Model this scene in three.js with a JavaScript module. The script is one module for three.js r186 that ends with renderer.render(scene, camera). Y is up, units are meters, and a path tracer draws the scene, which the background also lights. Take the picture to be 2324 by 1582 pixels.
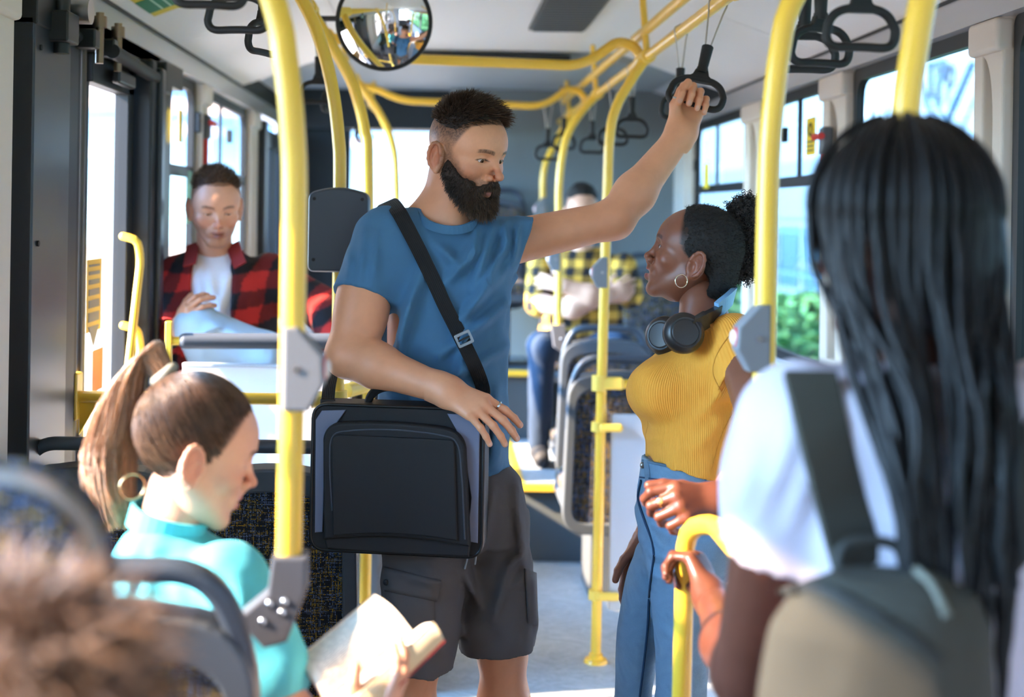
import * as THREE from 'three';
import { Sky } from 'three/addons/objects/Sky.js';
import { RoundedBoxGeometry } from 'three/addons/geometries/RoundedBoxGeometry.js';
import { mergeGeometries } from 'three/addons/utils/BufferGeometryUtils.js';
import { FontLoader } from 'three/addons/loaders/FontLoader.js';
import { TextGeometry } from 'three/addons/geometries/TextGeometry.js';

// ---------- camera, sky, sun, exposure ----------
const scene = new THREE.Scene();
const EYE = new THREE.Vector3(0, 1.56, 0), FPX = 3000, PU = 1000, PV = 480, ROLL = 0.9 * Math.PI / 180;
const camera = new THREE.PerspectiveCamera(2 * Math.atan(1102 / FPX) * 180 / Math.PI, 2648 / 2204, 0.05, 400);
camera.setViewOffset(2648, 2204, 1324 - PU, 1102 - PV, 2324, 1582);
camera.position.copy(EYE);
camera.rotation.z = ROLL;
camera.focus = 3.0;
camera.userData.fStop = 1.85;
scene.add(camera);

const SUN = new THREE.Vector3(-1, 0.60, 0.20).normalize();
const sky = new Sky();
sky.scale.setScalar(350);
sky.material.uniforms.turbidity.value = 9;
sky.material.uniforms.rayleigh.value = 0.25;
sky.material.uniforms.mieCoefficient.value = 0.006;
sky.material.uniforms.mieDirectionalG.value = 0.75;
sky.material.uniforms.sunPosition.value.copy(SUN.clone().multiplyScalar(1000));
scene.add(sky);
const sun = new THREE.DirectionalLight(new THREE.Color(1.0, 0.80, 0.58), 7);
sun.position.copy(SUN.clone().multiplyScalar(20)).add(new THREE.Vector3(0.2, 1, -3));
sun.target.position.set(0.2, 1, -3);
sun.castShadow = true;
sun.shadow.radius = 2;
sun.shadow.mapSize.set(2048, 2048);
Object.assign(sun.shadow.camera, { left: -7, right: 7, top: 7, bottom: -7, near: 1, far: 45 });
scene.add(sun, sun.target);
scene.environmentIntensity = 1.0;
const EXPOSURE = 8.2;

// ---------- helpers ----------
let seed = 20240611;
function rnd() { seed |= 0; seed = seed + 0x6D2B79F5 | 0; let t = Math.imul(seed ^ seed >>> 15, 1 | seed); t = t + Math.imul(t ^ t >>> 7, 61 | t) ^ t; return ((t ^ t >>> 14) >>> 0) / 4294967296; }
const rr = (a, b) => a + (b - a) * rnd();
const V = (x, y, z) => new THREE.Vector3(x, y, z);
const { lerp, clamp, smoothstep } = THREE.MathUtils;
const CR = Math.cos(ROLL), SR = Math.sin(ROLL);
// a point of the photograph at a given distance down the bus, as a place in the bus
function P(u, v, d) { const x = (u - PU) / FPX * d, y = (PV - v) / FPX * d; return V(CR * x - SR * y, EYE.y + SR * x + CR * y, -d); }
const names = {};
function numbered(n) { const k = names[n] = (names[n] ?? -1) + 1; return k ? n + '_' + String(k).padStart(3, '0') : n; }
function shade(o) { o.castShadow = o.receiveShadow = true; return o; }
function thing(name, label, category, base = V(0, 0, 0), group, kind) {
  const g = new THREE.Group(); g.name = numbered(name); g.position.copy(base); g.base = base.clone();
  g.userData = { label, category }; if (group) g.userData.group = group; if (kind) g.userData.kind = kind;
  scene.add(g); return g;
}
// geometry is given in bus coordinates and stored relative to the thing's base
function part(parent, name, geo, mat, label) {
  geo = geo.clone(); geo.translate(-parent.base.x, -parent.base.y, -parent.base.z);
  const m = shade(new THREE.Mesh(geo, mat)); m.name = name; m.base = parent.base.clone(); if (label) m.userData.label = label;
  parent.add(m); return m;
}
function single(name, label, category, geo, mat, group, kind) {
  geo.computeBoundingBox(); const c = geo.boundingBox.getCenter(V()); c.y = geo.boundingBox.min.y;
  geo = geo.clone(); geo.translate(-c.x, -c.y, -c.z);
  const m = shade(new THREE.Mesh(geo, mat)); m.name = numbered(name); m.position.copy(c); m.base = c;
  m.userData = { label, category }; if (group) m.userData.group = group; if (kind) m.userData.kind = kind;
  scene.add(m); return m;
}
const struct = (name, label, category, geo, mat) => single(name, label, category, geo, mat, null, 'structure');
function copyOf(o, label, pos, ry = 0) {
  const c = o.clone(); c.name = numbered(o.name.replace(/_\d{3}$/, '')); c.userData = { ...o.userData, label };
  if (pos) c.position.copy(pos); c.rotation.y = ry; scene.add(c); return c;
}
const merge = (l) => mergeGeometries(l.map((g) => { g = g.index ? g.toNonIndexed() : g.clone(); for (const k of Object.keys(g.attributes)) if (!['position', 'normal', 'uv'].includes(k)) g.deleteAttribute(k); if (!g.attributes.uv) g.setAttribute('uv', new THREE.BufferAttribute(new Float32Array(g.attributes.position.count * 2), 2)); return g; }));
function box(x0, x1, y0, y1, z0, z1, r = 0.004) {
  const w = Math.abs(x1 - x0), h = Math.abs(y1 - y0), d = Math.abs(z1 - z0);
  r = Math.min(r, w * 0.45, h * 0.45, d * 0.45);
  const g = r > 0.0005 ? new RoundedBoxGeometry(w, h, d, 2, r) : new THREE.BoxGeometry(w, h, d);
  const p = g.attributes.position, n = g.attributes.normal, uv = g.attributes.uv;
  for (let i = 0; i < p.count; i++) { const ax = Math.abs(n.getX(i)), ay = Math.abs(n.getY(i)), az = Math.abs(n.getZ(i)); if (ay > ax && ay > az) uv.setXY(i, p.getX(i), p.getZ(i)); else if (ax > az) uv.setXY(i, p.getZ(i), p.getY(i)); else uv.setXY(i, p.getX(i), p.getY(i)); }
  g.translate((x0 + x1) / 2, (y0 + y1) / 2, (z0 + z1) / 2); return g;
}
// path through points with rounded corners
function rpath(pts, rad = 0.06) {
  const c = new THREE.CurvePath(); let last = pts[0].clone();
  for (let i = 1; i < pts.length - 1; i++) {
    const a = pts[i].clone().sub(pts[i - 1]), b = pts[i + 1].clone().sub(pts[i]), r = Math.min(rad, a.length() * 0.48, b.length() * 0.48);
    const p = pts[i].clone().addScaledVector(a.normalize(), -r), q = pts[i].clone().addScaledVector(b.normalize(), r);
    c.add(new THREE.LineCurve3(last, p)); c.add(new THREE.QuadraticBezierCurve3(p, pts[i].clone(), q)); last = q;
  }
  c.add(new THREE.LineCurve3(last, pts[pts.length - 1].clone())); return c;
}
function sweep(curve, r, seg = 40, sides = 12, taper) {
  const g = new THREE.TubeGeometry(curve, seg, r, sides, false), p = g.attributes.position;
  if (taper) for (let i = 0; i <= seg; i++) { const c = curve.getPointAt(i / seg), k = taper(i / seg); for (let j = 0; j <= sides; j++) { const n = i * (sides + 1) + j; p.setXYZ(n, c.x + (p.getX(n) - c.x) * k, c.y + (p.getY(n) - c.y) * k, c.z + (p.getZ(n) - c.z) * k); } }
  return g;
}
const smooth = (pts) => new THREE.CatmullRomCurve3(pts, false, 'catmullrom', 0.5);
const tube = (pts, r, seg = 40, sides = 12) => merge([sweep(smooth(pts), r, seg, sides), ball(pts[0], r, 8), ball(pts[pts.length - 1], r, 8)]);
const rail = (pts, r, rad = 0.06, seg = 60) => merge([sweep(rpath(pts, rad), r, seg, 14), ball(pts[0], r, 10), ball(pts[pts.length - 1], r, 10)]);
function ball(c, r, n = 12) { const g = new THREE.SphereGeometry(1, n, Math.max(6, n * 0.7 | 0)); if (typeof r === 'number') g.scale(r, r, r); else g.scale(r.x, r.y, r.z); g.translate(c.x, c.y, c.z); return g; }
function cyl(a, b, r0, r1 = r0, sides = 16) {
  const d = b.clone().sub(a), g = new THREE.CylinderGeometry(r1, r0, d.length(), sides);
  g.applyQuaternion(new THREE.Quaternion().setFromUnitVectors(V(0, 1, 0), d.clone().normalize()));
  const m = a.clone().lerp(b, 0.5); g.translate(m.x, m.y, m.z); return g;
}
function extrude(pts, depth, bevel = 0.003, holes = [], curveSeg = 8) {
  const s = pts instanceof THREE.Shape ? pts : new THREE.Shape(pts.map((p) => new THREE.Vector2(p[0], p[1])));
  s.holes.push(...holes);
  const g = new THREE.ExtrudeGeometry(s, { depth, bevelEnabled: bevel > 0, bevelSize: bevel, bevelThickness: bevel, bevelSegments: 2, curveSegments: curveSeg, steps: 1 });
  g.translate(0, 0, -depth / 2); return g;
}
function rrShape(w, h, r, Path = THREE.Shape, cx = 0, cy = 0) {
  const s = new Path(), x = cx - w / 2, y = cy - h / 2;
  s.moveTo(x + r, y); s.lineTo(x + w - r, y); s.quadraticCurveTo(x + w, y, x + w, y + r); s.lineTo(x + w, y + h - r); s.quadraticCurveTo(x + w, y + h, x + w - r, y + h);
  s.lineTo(x + r, y + h); s.quadraticCurveTo(x, y + h, x, y + h - r); s.lineTo(x, y + r); s.quadraticCurveTo(x, y, x + r, y); return s;
}
const M4 = (pos, q, s = 1) => new THREE.Matrix4().compose(pos, q, V(s, s, s));
const basisQ = (x, y, z) => new THREE.Quaternion().setFromRotationMatrix(new THREE.Matrix4().makeBasis(x, y, z));

// ---------- noise and textures ----------
function hash3(x, y, z) { let h = Math.imul(x, 374761393) + Math.imul(y, 668265263) + Math.imul(z, 2147483647 - 1274126177) | 0; h = Math.imul(h ^ h >>> 13, 1274126177); return ((h ^ h >>> 16) >>> 0) / 4294967296; }
function noise(x, y, z = 0) {
  const xi = Math.floor(x), yi = Math.floor(y), zi = Math.floor(z); let u = x - xi, v = y - yi, w = z - zi; u = u * u * (3 - 2 * u); v = v * v * (3 - 2 * v); w = w * w * (3 - 2 * w);
  const L = (a, b, t) => a + (b - a) * t, h = (i, j, k) => hash3(xi + i, yi + j, zi + k);
  return L(L(L(h(0, 0, 0), h(1, 0, 0), u), L(h(0, 1, 0), h(1, 1, 0), u), v), L(L(h(0, 0, 1), h(1, 0, 1), u), L(h(0, 1, 1), h(1, 1, 1), u), v), w) * 2 - 1;
}
function dtex(n, fn, srgb = false, rep = 1) {
  const a = new Uint8Array(n * n * 4);
  for (let j = 0; j < n; j++) for (let i = 0; i < n; i++) { const c = fn(i, j, n), k = (j * n + i) * 4; const [r, g, b] = Array.isArray(c) ? c : [c, c, c]; a[k] = clamp(r, 0, 1) * 255; a[k + 1] = clamp(g, 0, 1) * 255; a[k + 2] = clamp(b, 0, 1) * 255; a[k + 3] = 255; }
  const t = new THREE.DataTexture(a, n, n); t.wrapS = t.wrapT = THREE.RepeatWrapping; t.magFilter = THREE.LinearFilter; t.minFilter = THREE.LinearMipmapLinearFilter; t.generateMipmaps = true; t.repeat.set(rep, rep);
  if (srgb) t.colorSpace = THREE.SRGBColorSpace; t.needsUpdate = true; return t;
}
const wrapn = (i, n, k) => { const a = i / n * Math.PI * 2; return [Math.cos(a) * k, Math.sin(a) * k]; };
const tileNoise = (i, j, n, k) => { const [a, b] = wrapn(i, n, k), [c, d] = wrapn(j, n, k); return noise(a + c * 1.7 + 11, b + d * 1.3 + 5, a - d + c + 3); };
const clothBump = dtex(256, (i, j) => 0.5 + 0.25 * Math.sin(i * Math.PI / 4) * Math.sin(j * Math.PI / 4) + 0.25 * (rnd() - 0.5), false, 1 / 0.05);
const ribBump = dtex(128, (i, j) => 0.5 + 0.42 * Math.sin(i / 128 * Math.PI * 2 * 12) + 0.1 * (rnd() - 0.5), false, 1 / 0.05);
const fineBump = dtex(256, (i, j, n) => 0.5 + 0.3 * tileNoise(i, j, n, 6) + 0.3 * (rnd() - 0.5), false, 1 / 0.1);
const denimTex = dtex(512, (i, j, n) => {
  const w = 0.5 + 0.5 * Math.sin((i + j * 2) * Math.PI / 3), s = rnd(), v = 0.03 * tileNoise(i, j, n, 1.2) + 0.10 * (w - 0.5) + 0.12 * (s - 0.5);
  return [0.45 + v * 0.8, 0.57 + v * 0.9, 0.655 + v * 0.9];
}, true, 1 / 0.16);
const floorTex = dtex(512, (i, j, n) => { const s = rnd(), v = 0.05 * tileNoise(i, j, n, 4) + 0.04 * tileNoise(i, j, n, 14) + (s > 0.96 ? 0.14 : s < 0.05 ? -0.12 : 0.03 * (rnd() - 0.5)); return [0.60 + v, 0.64 + v, 0.67 + v]; }, true, 1 / 0.5);
const seatTex = (() => {                                    // dark woven moquette with yellow and blue flecks in broken lines
  const n = 512, a = new Float32Array(n * n * 3);
  for (let i = 0; i < n * n; i++) { const k = 0.75 + 0.5 * rnd(); a[i * 3] = 0.066 * k; a[i * 3 + 1] = 0.09 * k; a[i * 3 + 2] = 0.14 * k; }
  const cols = [[0.78, 0.60, 0.10], [0.46, 0.56, 0.74], [0.34, 0.42, 0.56], [0.50, 0.42, 0.16]];
  for (let q = 0; q < 3400; q++) {
    const c = cols[rnd() * 4 | 0], hz = rnd() < 0.5, len = 6 + rnd() * 44 | 0, x = (rnd() * n / 4 | 0) * 4, y = (rnd() * n / 4 | 0) * 4;
    for (let t = 0; t < len; t += 2) { if (rnd() < 0.5) continue; for (let w = 0; w < 4; w++) { const i = ((hz ? x + t + (w & 1) : x + (w & 1)) % n), j = ((hz ? y + (w >> 1) : y + t + (w >> 1)) % n), k = (j * n + i) * 3; a[k] = c[0]; a[k + 1] = c[1]; a[k + 2] = c[2]; } }
  }
  return dtex(n, (i, j) => [a[(j * n + i) * 3], a[(j * n + i) * 3 + 1], a[(j * n + i) * 3 + 2]], true, 1 / 0.42);
})();
const C = (h) => new THREE.Color(h);
const mat = (color, roughness = 0.6, o = {}) => new THREE.MeshStandardMaterial({ color, roughness, ...o });
const phys = (color, roughness, o = {}) => new THREE.MeshPhysicalMaterial({ color, roughness, ...o });
const MT = {
  yellow: phys('#f2c23a', 0.38, { clearcoat: 0.5, clearcoatRoughness: 0.25 }), clampYellow: mat('#f0cb58', 0.45),
  black: mat('#121417', 0.42), rubber: mat('#0e0f11', 0.6), darkPaint: phys('#171c23', 0.38, { clearcoat: 0.3, clearcoatRoughness: 0.3 }), frame: mat('#101215', 0.5),
  greyTube: phys('#39434f', 0.42, { clearcoat: 0.2, clearcoatRoughness: 0.3 }), greyShell: mat('#4b535b', 0.5), boxGrey: phys('#2d3844', 0.38, { clearcoat: 0.25, clearcoatRoughness: 0.35 }), beige: mat('#cbbfb2', 0.55), ceiling: mat('#e2e2e0', 0.6), ceilingSide: mat('#ebe8e4', 0.5),
  cornice: mat('#b4b2b2', 0.32, { metalness: 0.35 }), panelWhite: mat('#d9d9dc', 0.45), panelGrey: mat('#b3b9c1', 0.45), tower: mat('#727a7c', 0.6), darkGrey: mat('#1c252b', 0.6),
  floor: mat('#ffffff', 0.55, { map: floorTex, bumpMap: fineBump, bumpScale: 0.0004 }), seatFabric: mat('#ffffff', 0.92, { map: seatTex, bumpMap: clothBump, bumpScale: 0.0006 }),
  chrome: mat('#d8d8d8', 0.18, { metalness: 1 }), steel: mat('#a8a4a0', 0.3, { metalness: 1 }), bronze: mat('#8a7560', 0.35, { metalness: 0.8 }), mirror: mat('#f2f4f4', 0.02, { metalness: 1 }), red: mat('#c8281f', 0.4),
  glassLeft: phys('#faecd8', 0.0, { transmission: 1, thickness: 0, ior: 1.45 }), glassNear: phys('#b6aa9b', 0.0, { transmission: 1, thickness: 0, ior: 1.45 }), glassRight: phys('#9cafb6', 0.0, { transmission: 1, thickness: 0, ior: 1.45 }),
  wire: mat('#b9b4ac', 0.35, { metalness: 0.7 }), buttonGrey: mat('#75787d', 0.45), lens: mat('#d8d0cc', 0.25),
};

// ---------- bodies as distance fields, meshed with surface nets ----------
function cap(a, b, ra, rb = ra, k = 0.02, op = 0) {
  const ax = a.x, ay = a.y, az = a.z, bx = b.x - ax, by = b.y - ay, bz = b.z - az, L = bx * bx + by * by + bz * bz + 1e-12;
  const f = (x, y, z) => { x -= ax; y -= ay; z -= az; let t = (x * bx + y * by + z * bz) / L; t = t < 0 ? 0 : t > 1 ? 1 : t; x -= bx * t; y -= by * t; z -= bz * t; return Math.sqrt(x * x + y * y + z * z) - ra - (rb - ra) * t; };
  return { f, k, op, c: V(ax + bx / 2, ay + by / 2, az + bz / 2), R: Math.sqrt(L) / 2 + Math.max(ra, rb) };
}
function ell(c, r, k = 0.02, op = 0, q = null) {
  const i = 1 / r.x, j = 1 / r.y, l = 1 / r.z, cx = c.x, cy = c.y, cz = c.z, m = q ? new THREE.Matrix4().makeRotationFromQuaternion(q).transpose().elements : null;
  const f = (x, y, z) => {
    x -= cx; y -= cy; z -= cz; if (m) { const X = m[0] * x + m[4] * y + m[8] * z, Y = m[1] * x + m[5] * y + m[9] * z; z = m[2] * x + m[6] * y + m[10] * z; x = X; y = Y; }
    x *= i; y *= j; z *= l; const k0 = Math.sqrt(x * x + y * y + z * z); x *= i; y *= j; z *= l; const k1 = Math.sqrt(x * x + y * y + z * z); return k1 < 1e-9 ? -Math.min(r.x, r.y, r.z) : k0 * (k0 - 1) / k1;
  };
  return { f, k, op, c: c.clone(), R: Math.max(r.x, r.y, r.z) };
}
// stack of elliptical rings along y: [y, centre x, centre z, half width, half depth, turn]
function loft(rings, k = 0.02, op = 0) {
  rings = rings.slice().sort((a, b) => a[0] - b[0]); const n = rings.length, lo = rings[0][0], hi = rings[n - 1][0];
  const at = (y, m) => { let i = 1; while (i < n - 1 && rings[i][0] < y) i++; const t = clamp((y - rings[i - 1][0]) / (rings[i][0] - rings[i - 1][0]), 0, 1), p = rings[Math.max(i - 2, 0)][m], a = rings[i - 1][m], b = rings[i][m], q = rings[Math.min(i + 1, n - 1)][m]; return 0.5 * (2 * a + (b - p) * t + (2 * p - 5 * a + 4 * b - q) * t * t + (3 * a - p - 3 * b + q) * t * t * t); };
  const f = (x, y, z) => {
    const yy = clamp(y, lo, hi); let qx = x - at(yy, 1), qz = z - at(yy, 2); const a = Math.max(0.004, at(yy, 3)), b = Math.max(0.004, at(yy, 4)), w = rings[0].length > 5 ? at(yy, 5) : 0;
    if (w) { const c = Math.cos(w), s = Math.sin(w), X = c * qx - s * qz; qz = s * qx + c * qz; qx = X; }
    const k0 = Math.hypot(qx / a, qz / b), k1 = Math.hypot(qx / (a * a), qz / (b * b)); let d = k1 < 1e-9 ? -Math.min(a, b) : k0 * (k0 - 1) / k1;
    const dy = y - yy; if (dy !== 0) d = d > 0 ? Math.hypot(d, dy) : Math.max(d, Math.abs(dy)); return d;
  };
  let R = 0; const c = V(0, (lo + hi) / 2, 0); for (const r of rings) { c.x += r[1] / n; c.z += r[2] / n; } for (const r of rings) R = Math.max(R, Math.hypot(r[1] - c.x, r[0] - c.y, r[2] - c.z) + Math.max(r[3], r[4]));
  return { f, k, op, c, R };
}
// half space that is cut away on the side the normal points to
const cut = (p, n, k = 0.002) => { n = n.clone().normalize(); const w = p.dot(n); return { f: (x, y, z) => w - (x * n.x + y * n.y + z * n.z), k, op: 1, c: p, R: 1e9 }; };
const sub = (p) => ({ ...p, op: 1 });
function field(prims, mod) {
  const n = prims.length, F = prims.map((p) => p.f), K = prims.map((p) => p.k), O = prims.map((p) => p.op), X = prims.map((p) => p.c.x), Y = prims.map((p) => p.c.y), Z = prims.map((p) => p.c.z), R = prims.map((p) => p.R);
  return (x, y, z) => {
    let d = 1e3;
    for (let i = 0; i < n; i++) {
      const k = K[i];
      if (R[i] < 1e8) { const dx = x - X[i], dy = y - Y[i], dz = z - Z[i], dc = Math.sqrt(dx * dx + dy * dy + dz * dz) - R[i]; if (O[i] ? dc > k - d : dc > d + k) continue; }
      let e = F[i](x, y, z);
      if (O[i] === 1) { e = -e; const h = Math.max(k - Math.abs(d - e), 0) / k; d = Math.max(d, e) + h * h * k * 0.25; }
      else { const h = Math.max(k - Math.abs(d - e), 0) / k; d = Math.min(d, e) - h * h * k * 0.25; }
    }
    return mod && d < 0.06 && d > -0.06 ? d + mod(x, y, z) : d;
  };
}
function mesh(f, lo, hi, h, color, uvf) {
  const nx = Math.ceil((hi.x - lo.x) / h) + 2, ny = Math.ceil((hi.y - lo.y) / h) + 2, nz = Math.ceil((hi.z - lo.z) / h) + 2, A = new Float32Array(nx * ny * nz), B = 8, reach = h * B * 0.9 * 1.7;
  for (let bz = 0; bz < nz; bz += B) for (let by = 0; by < ny; by += B) for (let bx = 0; bx < nx; bx += B) {
    const d = f(lo.x + (bx + B / 2 - 0.5) * h, lo.y + (by + B / 2 - 0.5) * h, lo.z + (bz + B / 2 - 0.5) * h), far = Math.abs(d) > reach;
    for (let z = bz; z < Math.min(bz + B, nz); z++) for (let y = by; y < Math.min(by + B, ny); y++) for (let x = bx; x < Math.min(bx + B, nx); x++) A[(z * ny + y) * nx + x] = far ? d : f(lo.x + x * h, lo.y + y * h, lo.z + z * h);
  }
  const id = new Int32Array(nx * ny * nz).fill(-1), pos = [], idx = [], sx = 1, sy = nx, sz = nx * ny, corner = [0, sx, sy, sx + sy, sz, sx + sz, sy + sz, sx + sy + sz];
  const edges = []; for (let a = 0; a < 8; a++) for (const m of [1, 2, 4]) if (!(a & m)) edges.push([a, a | m]);
  for (let z = 0; z < nz - 1; z++) for (let y = 0; y < ny - 1; y++) for (let x = 0; x < nx - 1; x++) {
    const o = (z * ny + y) * nx + x; let s = 0; for (let c = 0; c < 8; c++) if (A[o + corner[c]] < 0) s |= 1 << c;
    if (s === 0 || s === 255) continue;
    let px = 0, py = 0, pz = 0, m = 0;
    for (const [a, b] of edges) { if (!((s >> a & 1) ^ (s >> b & 1))) continue; const da = A[o + corner[a]], db = A[o + corner[b]], t = da / (da - db); px += (a & 1) + t * ((b & 1) - (a & 1)); py += (a >> 1 & 1) + t * ((b >> 1 & 1) - (a >> 1 & 1)); pz += (a >> 2) + t * ((b >> 2) - (a >> 2)); m++; }
    let X = lo.x + (x + px / m) * h, Y = lo.y + (y + py / m) * h, Z = lo.z + (z + pz / m) * h;
    const e = h * 0.3, d0 = f(X, Y, Z), gx = (f(X + e, Y, Z) - d0) / e, gy = (f(X, Y + e, Z) - d0) / e, gz = (f(X, Y, Z + e) - d0) / e, g2 = gx * gx + gy * gy + gz * gz;
    if (g2 > 0.2) { const w = clamp(d0 / g2, -h * 0.6, h * 0.6); X -= w * gx; Y -= w * gy; Z -= w * gz; }
    id[o] = pos.length / 3; pos.push(X, Y, Z);
  }
  for (let z = 1; z < nz - 1; z++) for (let y = 1; y < ny - 1; y++) for (let x = 1; x < nx - 1; x++) {
    const o = (z * ny + y) * nx + x, a = A[o] < 0;
    const quad = (q, r, st) => { if ((A[o + st] < 0) === a) return; const i = id[o], j = id[o - q], k = id[o - q - r], l = id[o - r]; if (i < 0 || j < 0 || k < 0 || l < 0) return; if (a) idx.push(i, j, k, i, k, l); else idx.push(i, k, j, i, l, k); };
    quad(sy, sz, sx); quad(sz, sx, sy); quad(sx, sy, sz);
  }
  const g = new THREE.BufferGeometry(), n = pos.length / 3; g.setAttribute('position', new THREE.Float32BufferAttribute(pos, 3)); g.setIndex(idx); g.computeVertexNormals();
  const uv = new Float32Array(n * 2), col = color ? new Float32Array(n * 3) : null, N = g.attributes.normal;
  for (let i = 0; i < n; i++) { const x = pos[i * 3], y = pos[i * 3 + 1], z = pos[i * 3 + 2]; if (uvf) { const q = uvf(x, y, z); uv[i * 2] = q[0]; uv[i * 2 + 1] = q[1]; } else { uv[i * 2] = x + z * 0.8; uv[i * 2 + 1] = y + z * 0.3; } if (col) { const c = color(x, y, z, N.getX(i), N.getY(i), N.getZ(i)); col[i * 3] = c[0]; col[i * 3 + 1] = c[1]; col[i * 3 + 2] = c[2]; } }
  g.setAttribute('uv', new THREE.BufferAttribute(uv, 2)); if (col) g.setAttribute('color', new THREE.BufferAttribute(col, 3));
  return g;
}
function boundsOf(prims, pad = 0.01) { const lo = V(1e9, 1e9, 1e9), hi = V(-1e9, -1e9, -1e9); for (const p of prims) if (!p.op) { lo.min(p.c.clone().addScalar(-p.R)); hi.max(p.c.clone().addScalar(p.R)); } lo.addScalar(-pad); hi.addScalar(pad); return [lo, hi]; }
function solid(prims, h, { mod, color, uv, lo, hi } = {}) { const [a, b] = boundsOf(prims); return mesh(field(prims, mod), lo ? lo.clone().max(a) : a, hi ? hi.clone().min(b) : b, h, color, uv); }
const mergeC = (l) => mergeGeometries(l);
const lin = (h) => { const c = new THREE.Color(h); return [c.r, c.g, c.b]; };
const mixc = (a, b, t) => { t = clamp(t, 0, 1); return [a[0] + (b[0] - a[0]) * t, a[1] + (b[1] - a[1]) * t, a[2] + (b[2] - a[2]) * t]; };

// ring of a loft taken from the outline in the photograph: v, left u, right u, distance, half depth, turn
function ring(v, uL, uR, d, b, turn = 0) { const l = P(uL, v, d), r = P(uR, v, d); return [(l.y + r.y) / 2, (l.x + r.x) / 2, -d, (r.x - l.x) / 2, b, turn]; }

// ---------- hands ----------
// wrist, direction of the fingers, back of the hand; side = 1 puts the thumb on the right when the fingers point up and the back faces the viewer
function hand({ wrist, fwd, back, side = 1, curls, spread = [0.12, 0.02, -0.08, -0.2], thumb = [0.7, 0.75, -0.25], thumbCurl = [0.25, 0.3], scale = 1, k = 0.006 }) {
  const y = fwd.clone().normalize(), z = back.clone().addScaledVector(y, -back.dot(y)).normalize(), x = y.clone().cross(z).multiplyScalar(side), s = scale, out = [], nails = [];
  const at = (a, b, c) => wrist.clone().addScaledVector(x, a * s).addScaledVector(y, b * s).addScaledVector(z, c * s);
  out.push(cap(at(0, -0.012, 0), at(-0.002, 0.012, 0), 0.027 * s, 0.0255 * s, 0.02));
  out.push(cap(at(0.012, 0.01, 0), at(0.023, 0.082, 0.002), 0.017 * s, 0.0125 * s, 0.014), cap(at(0, 0.01, 0), at(0.005, 0.088, 0.004), 0.018 * s, 0.013 * s, 0.014), cap(at(-0.012, 0.01, -0.001), at(-0.013, 0.082, 0.002), 0.016 * s, 0.0125 * s, 0.014), cap(at(-0.016, 0.012, -0.003), at(-0.03, 0.073, -0.002), 0.016 * s, 0.0115 * s, 0.014));
  const base = [[0.025, 0.086, 0.002], [0.005, 0.092, 0.004], [-0.014, 0.087, 0.002], [-0.031, 0.077, -0.002]], len = [[0.043, 0.026, 0.02], [0.047, 0.029, 0.021], [0.043, 0.027, 0.02], [0.034, 0.021, 0.018]], rad = [0.0092, 0.0096, 0.009, 0.008], joints = [];
  for (let i = 0; i < 4; i++) {
    let p = at(...base[i]), ang = 0; const sp = spread[i], dirx = Math.sin(sp), list = [p];
    for (let j = 0; j < 3; j++) {
      ang += curls[i][j]; const c = Math.cos(ang), d = x.clone().multiplyScalar(dirx * Math.abs(c)).addScaledVector(y, Math.cos(sp) * c).addScaledVector(z, -Math.sin(ang)).normalize(), q = p.clone().addScaledVector(d, len[i][j] * s), r = rad[i] * s * (1 - 0.09 * j);
      out.push(cap(p, q, r, r * 0.92, j ? 0.004 : 0.007));
      if (j === 2) { const nz = z.clone().multiplyScalar(c).addScaledVector(y, Math.sin(ang)).normalize(); nails.push({ p: q.clone().addScaledVector(nz, r * 0.78), d, n: nz, r }); }
      p = q; list.push(q);
    }
    joints.push(list);
  }
  const t0 = at(0.018, 0.016, -0.008), td = x.clone().multiplyScalar(thumb[0]).addScaledVector(y, thumb[1]).addScaledVector(z, thumb[2]).normalize(), t1 = t0.clone().addScaledVector(td, 0.044 * s);
  const bend = x.clone().multiplyScalar(-0.55).addScaledVector(y, 0.6).addScaledVector(z, -0.35).normalize(), d2 = td.clone().addScaledVector(bend, thumbCurl[0]).normalize(), t2 = t1.clone().addScaledVector(d2, 0.034 * s), d3 = d2.clone().addScaledVector(bend, thumbCurl[1]).normalize(), t3 = t2.clone().addScaledVector(d3, 0.025 * s);
  out.push(cap(t0, t1, 0.017 * s, 0.0125 * s, 0.014), cap(t1, t2, 0.0122 * s, 0.0105 * s, 0.005), cap(t2, t3, 0.0105 * s, 0.009 * s, 0.004));
  return { prims: out, nails, joints, thumb: [t0, t1, t2, t3], at };
}
function nailColor(nails, skin, nail) { return (x, y, z) => { for (const m of nails) { const dx = x - m.p.x, dy = y - m.p.y, dz = z - m.p.z; if (dx * dx + dy * dy + dz * dz < m.r * m.r * 0.62 && dx * m.n.x + dy * m.n.y + dz * m.n.z > -m.r * 0.35) return nail; } return skin(x, y, z); }; }

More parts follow.
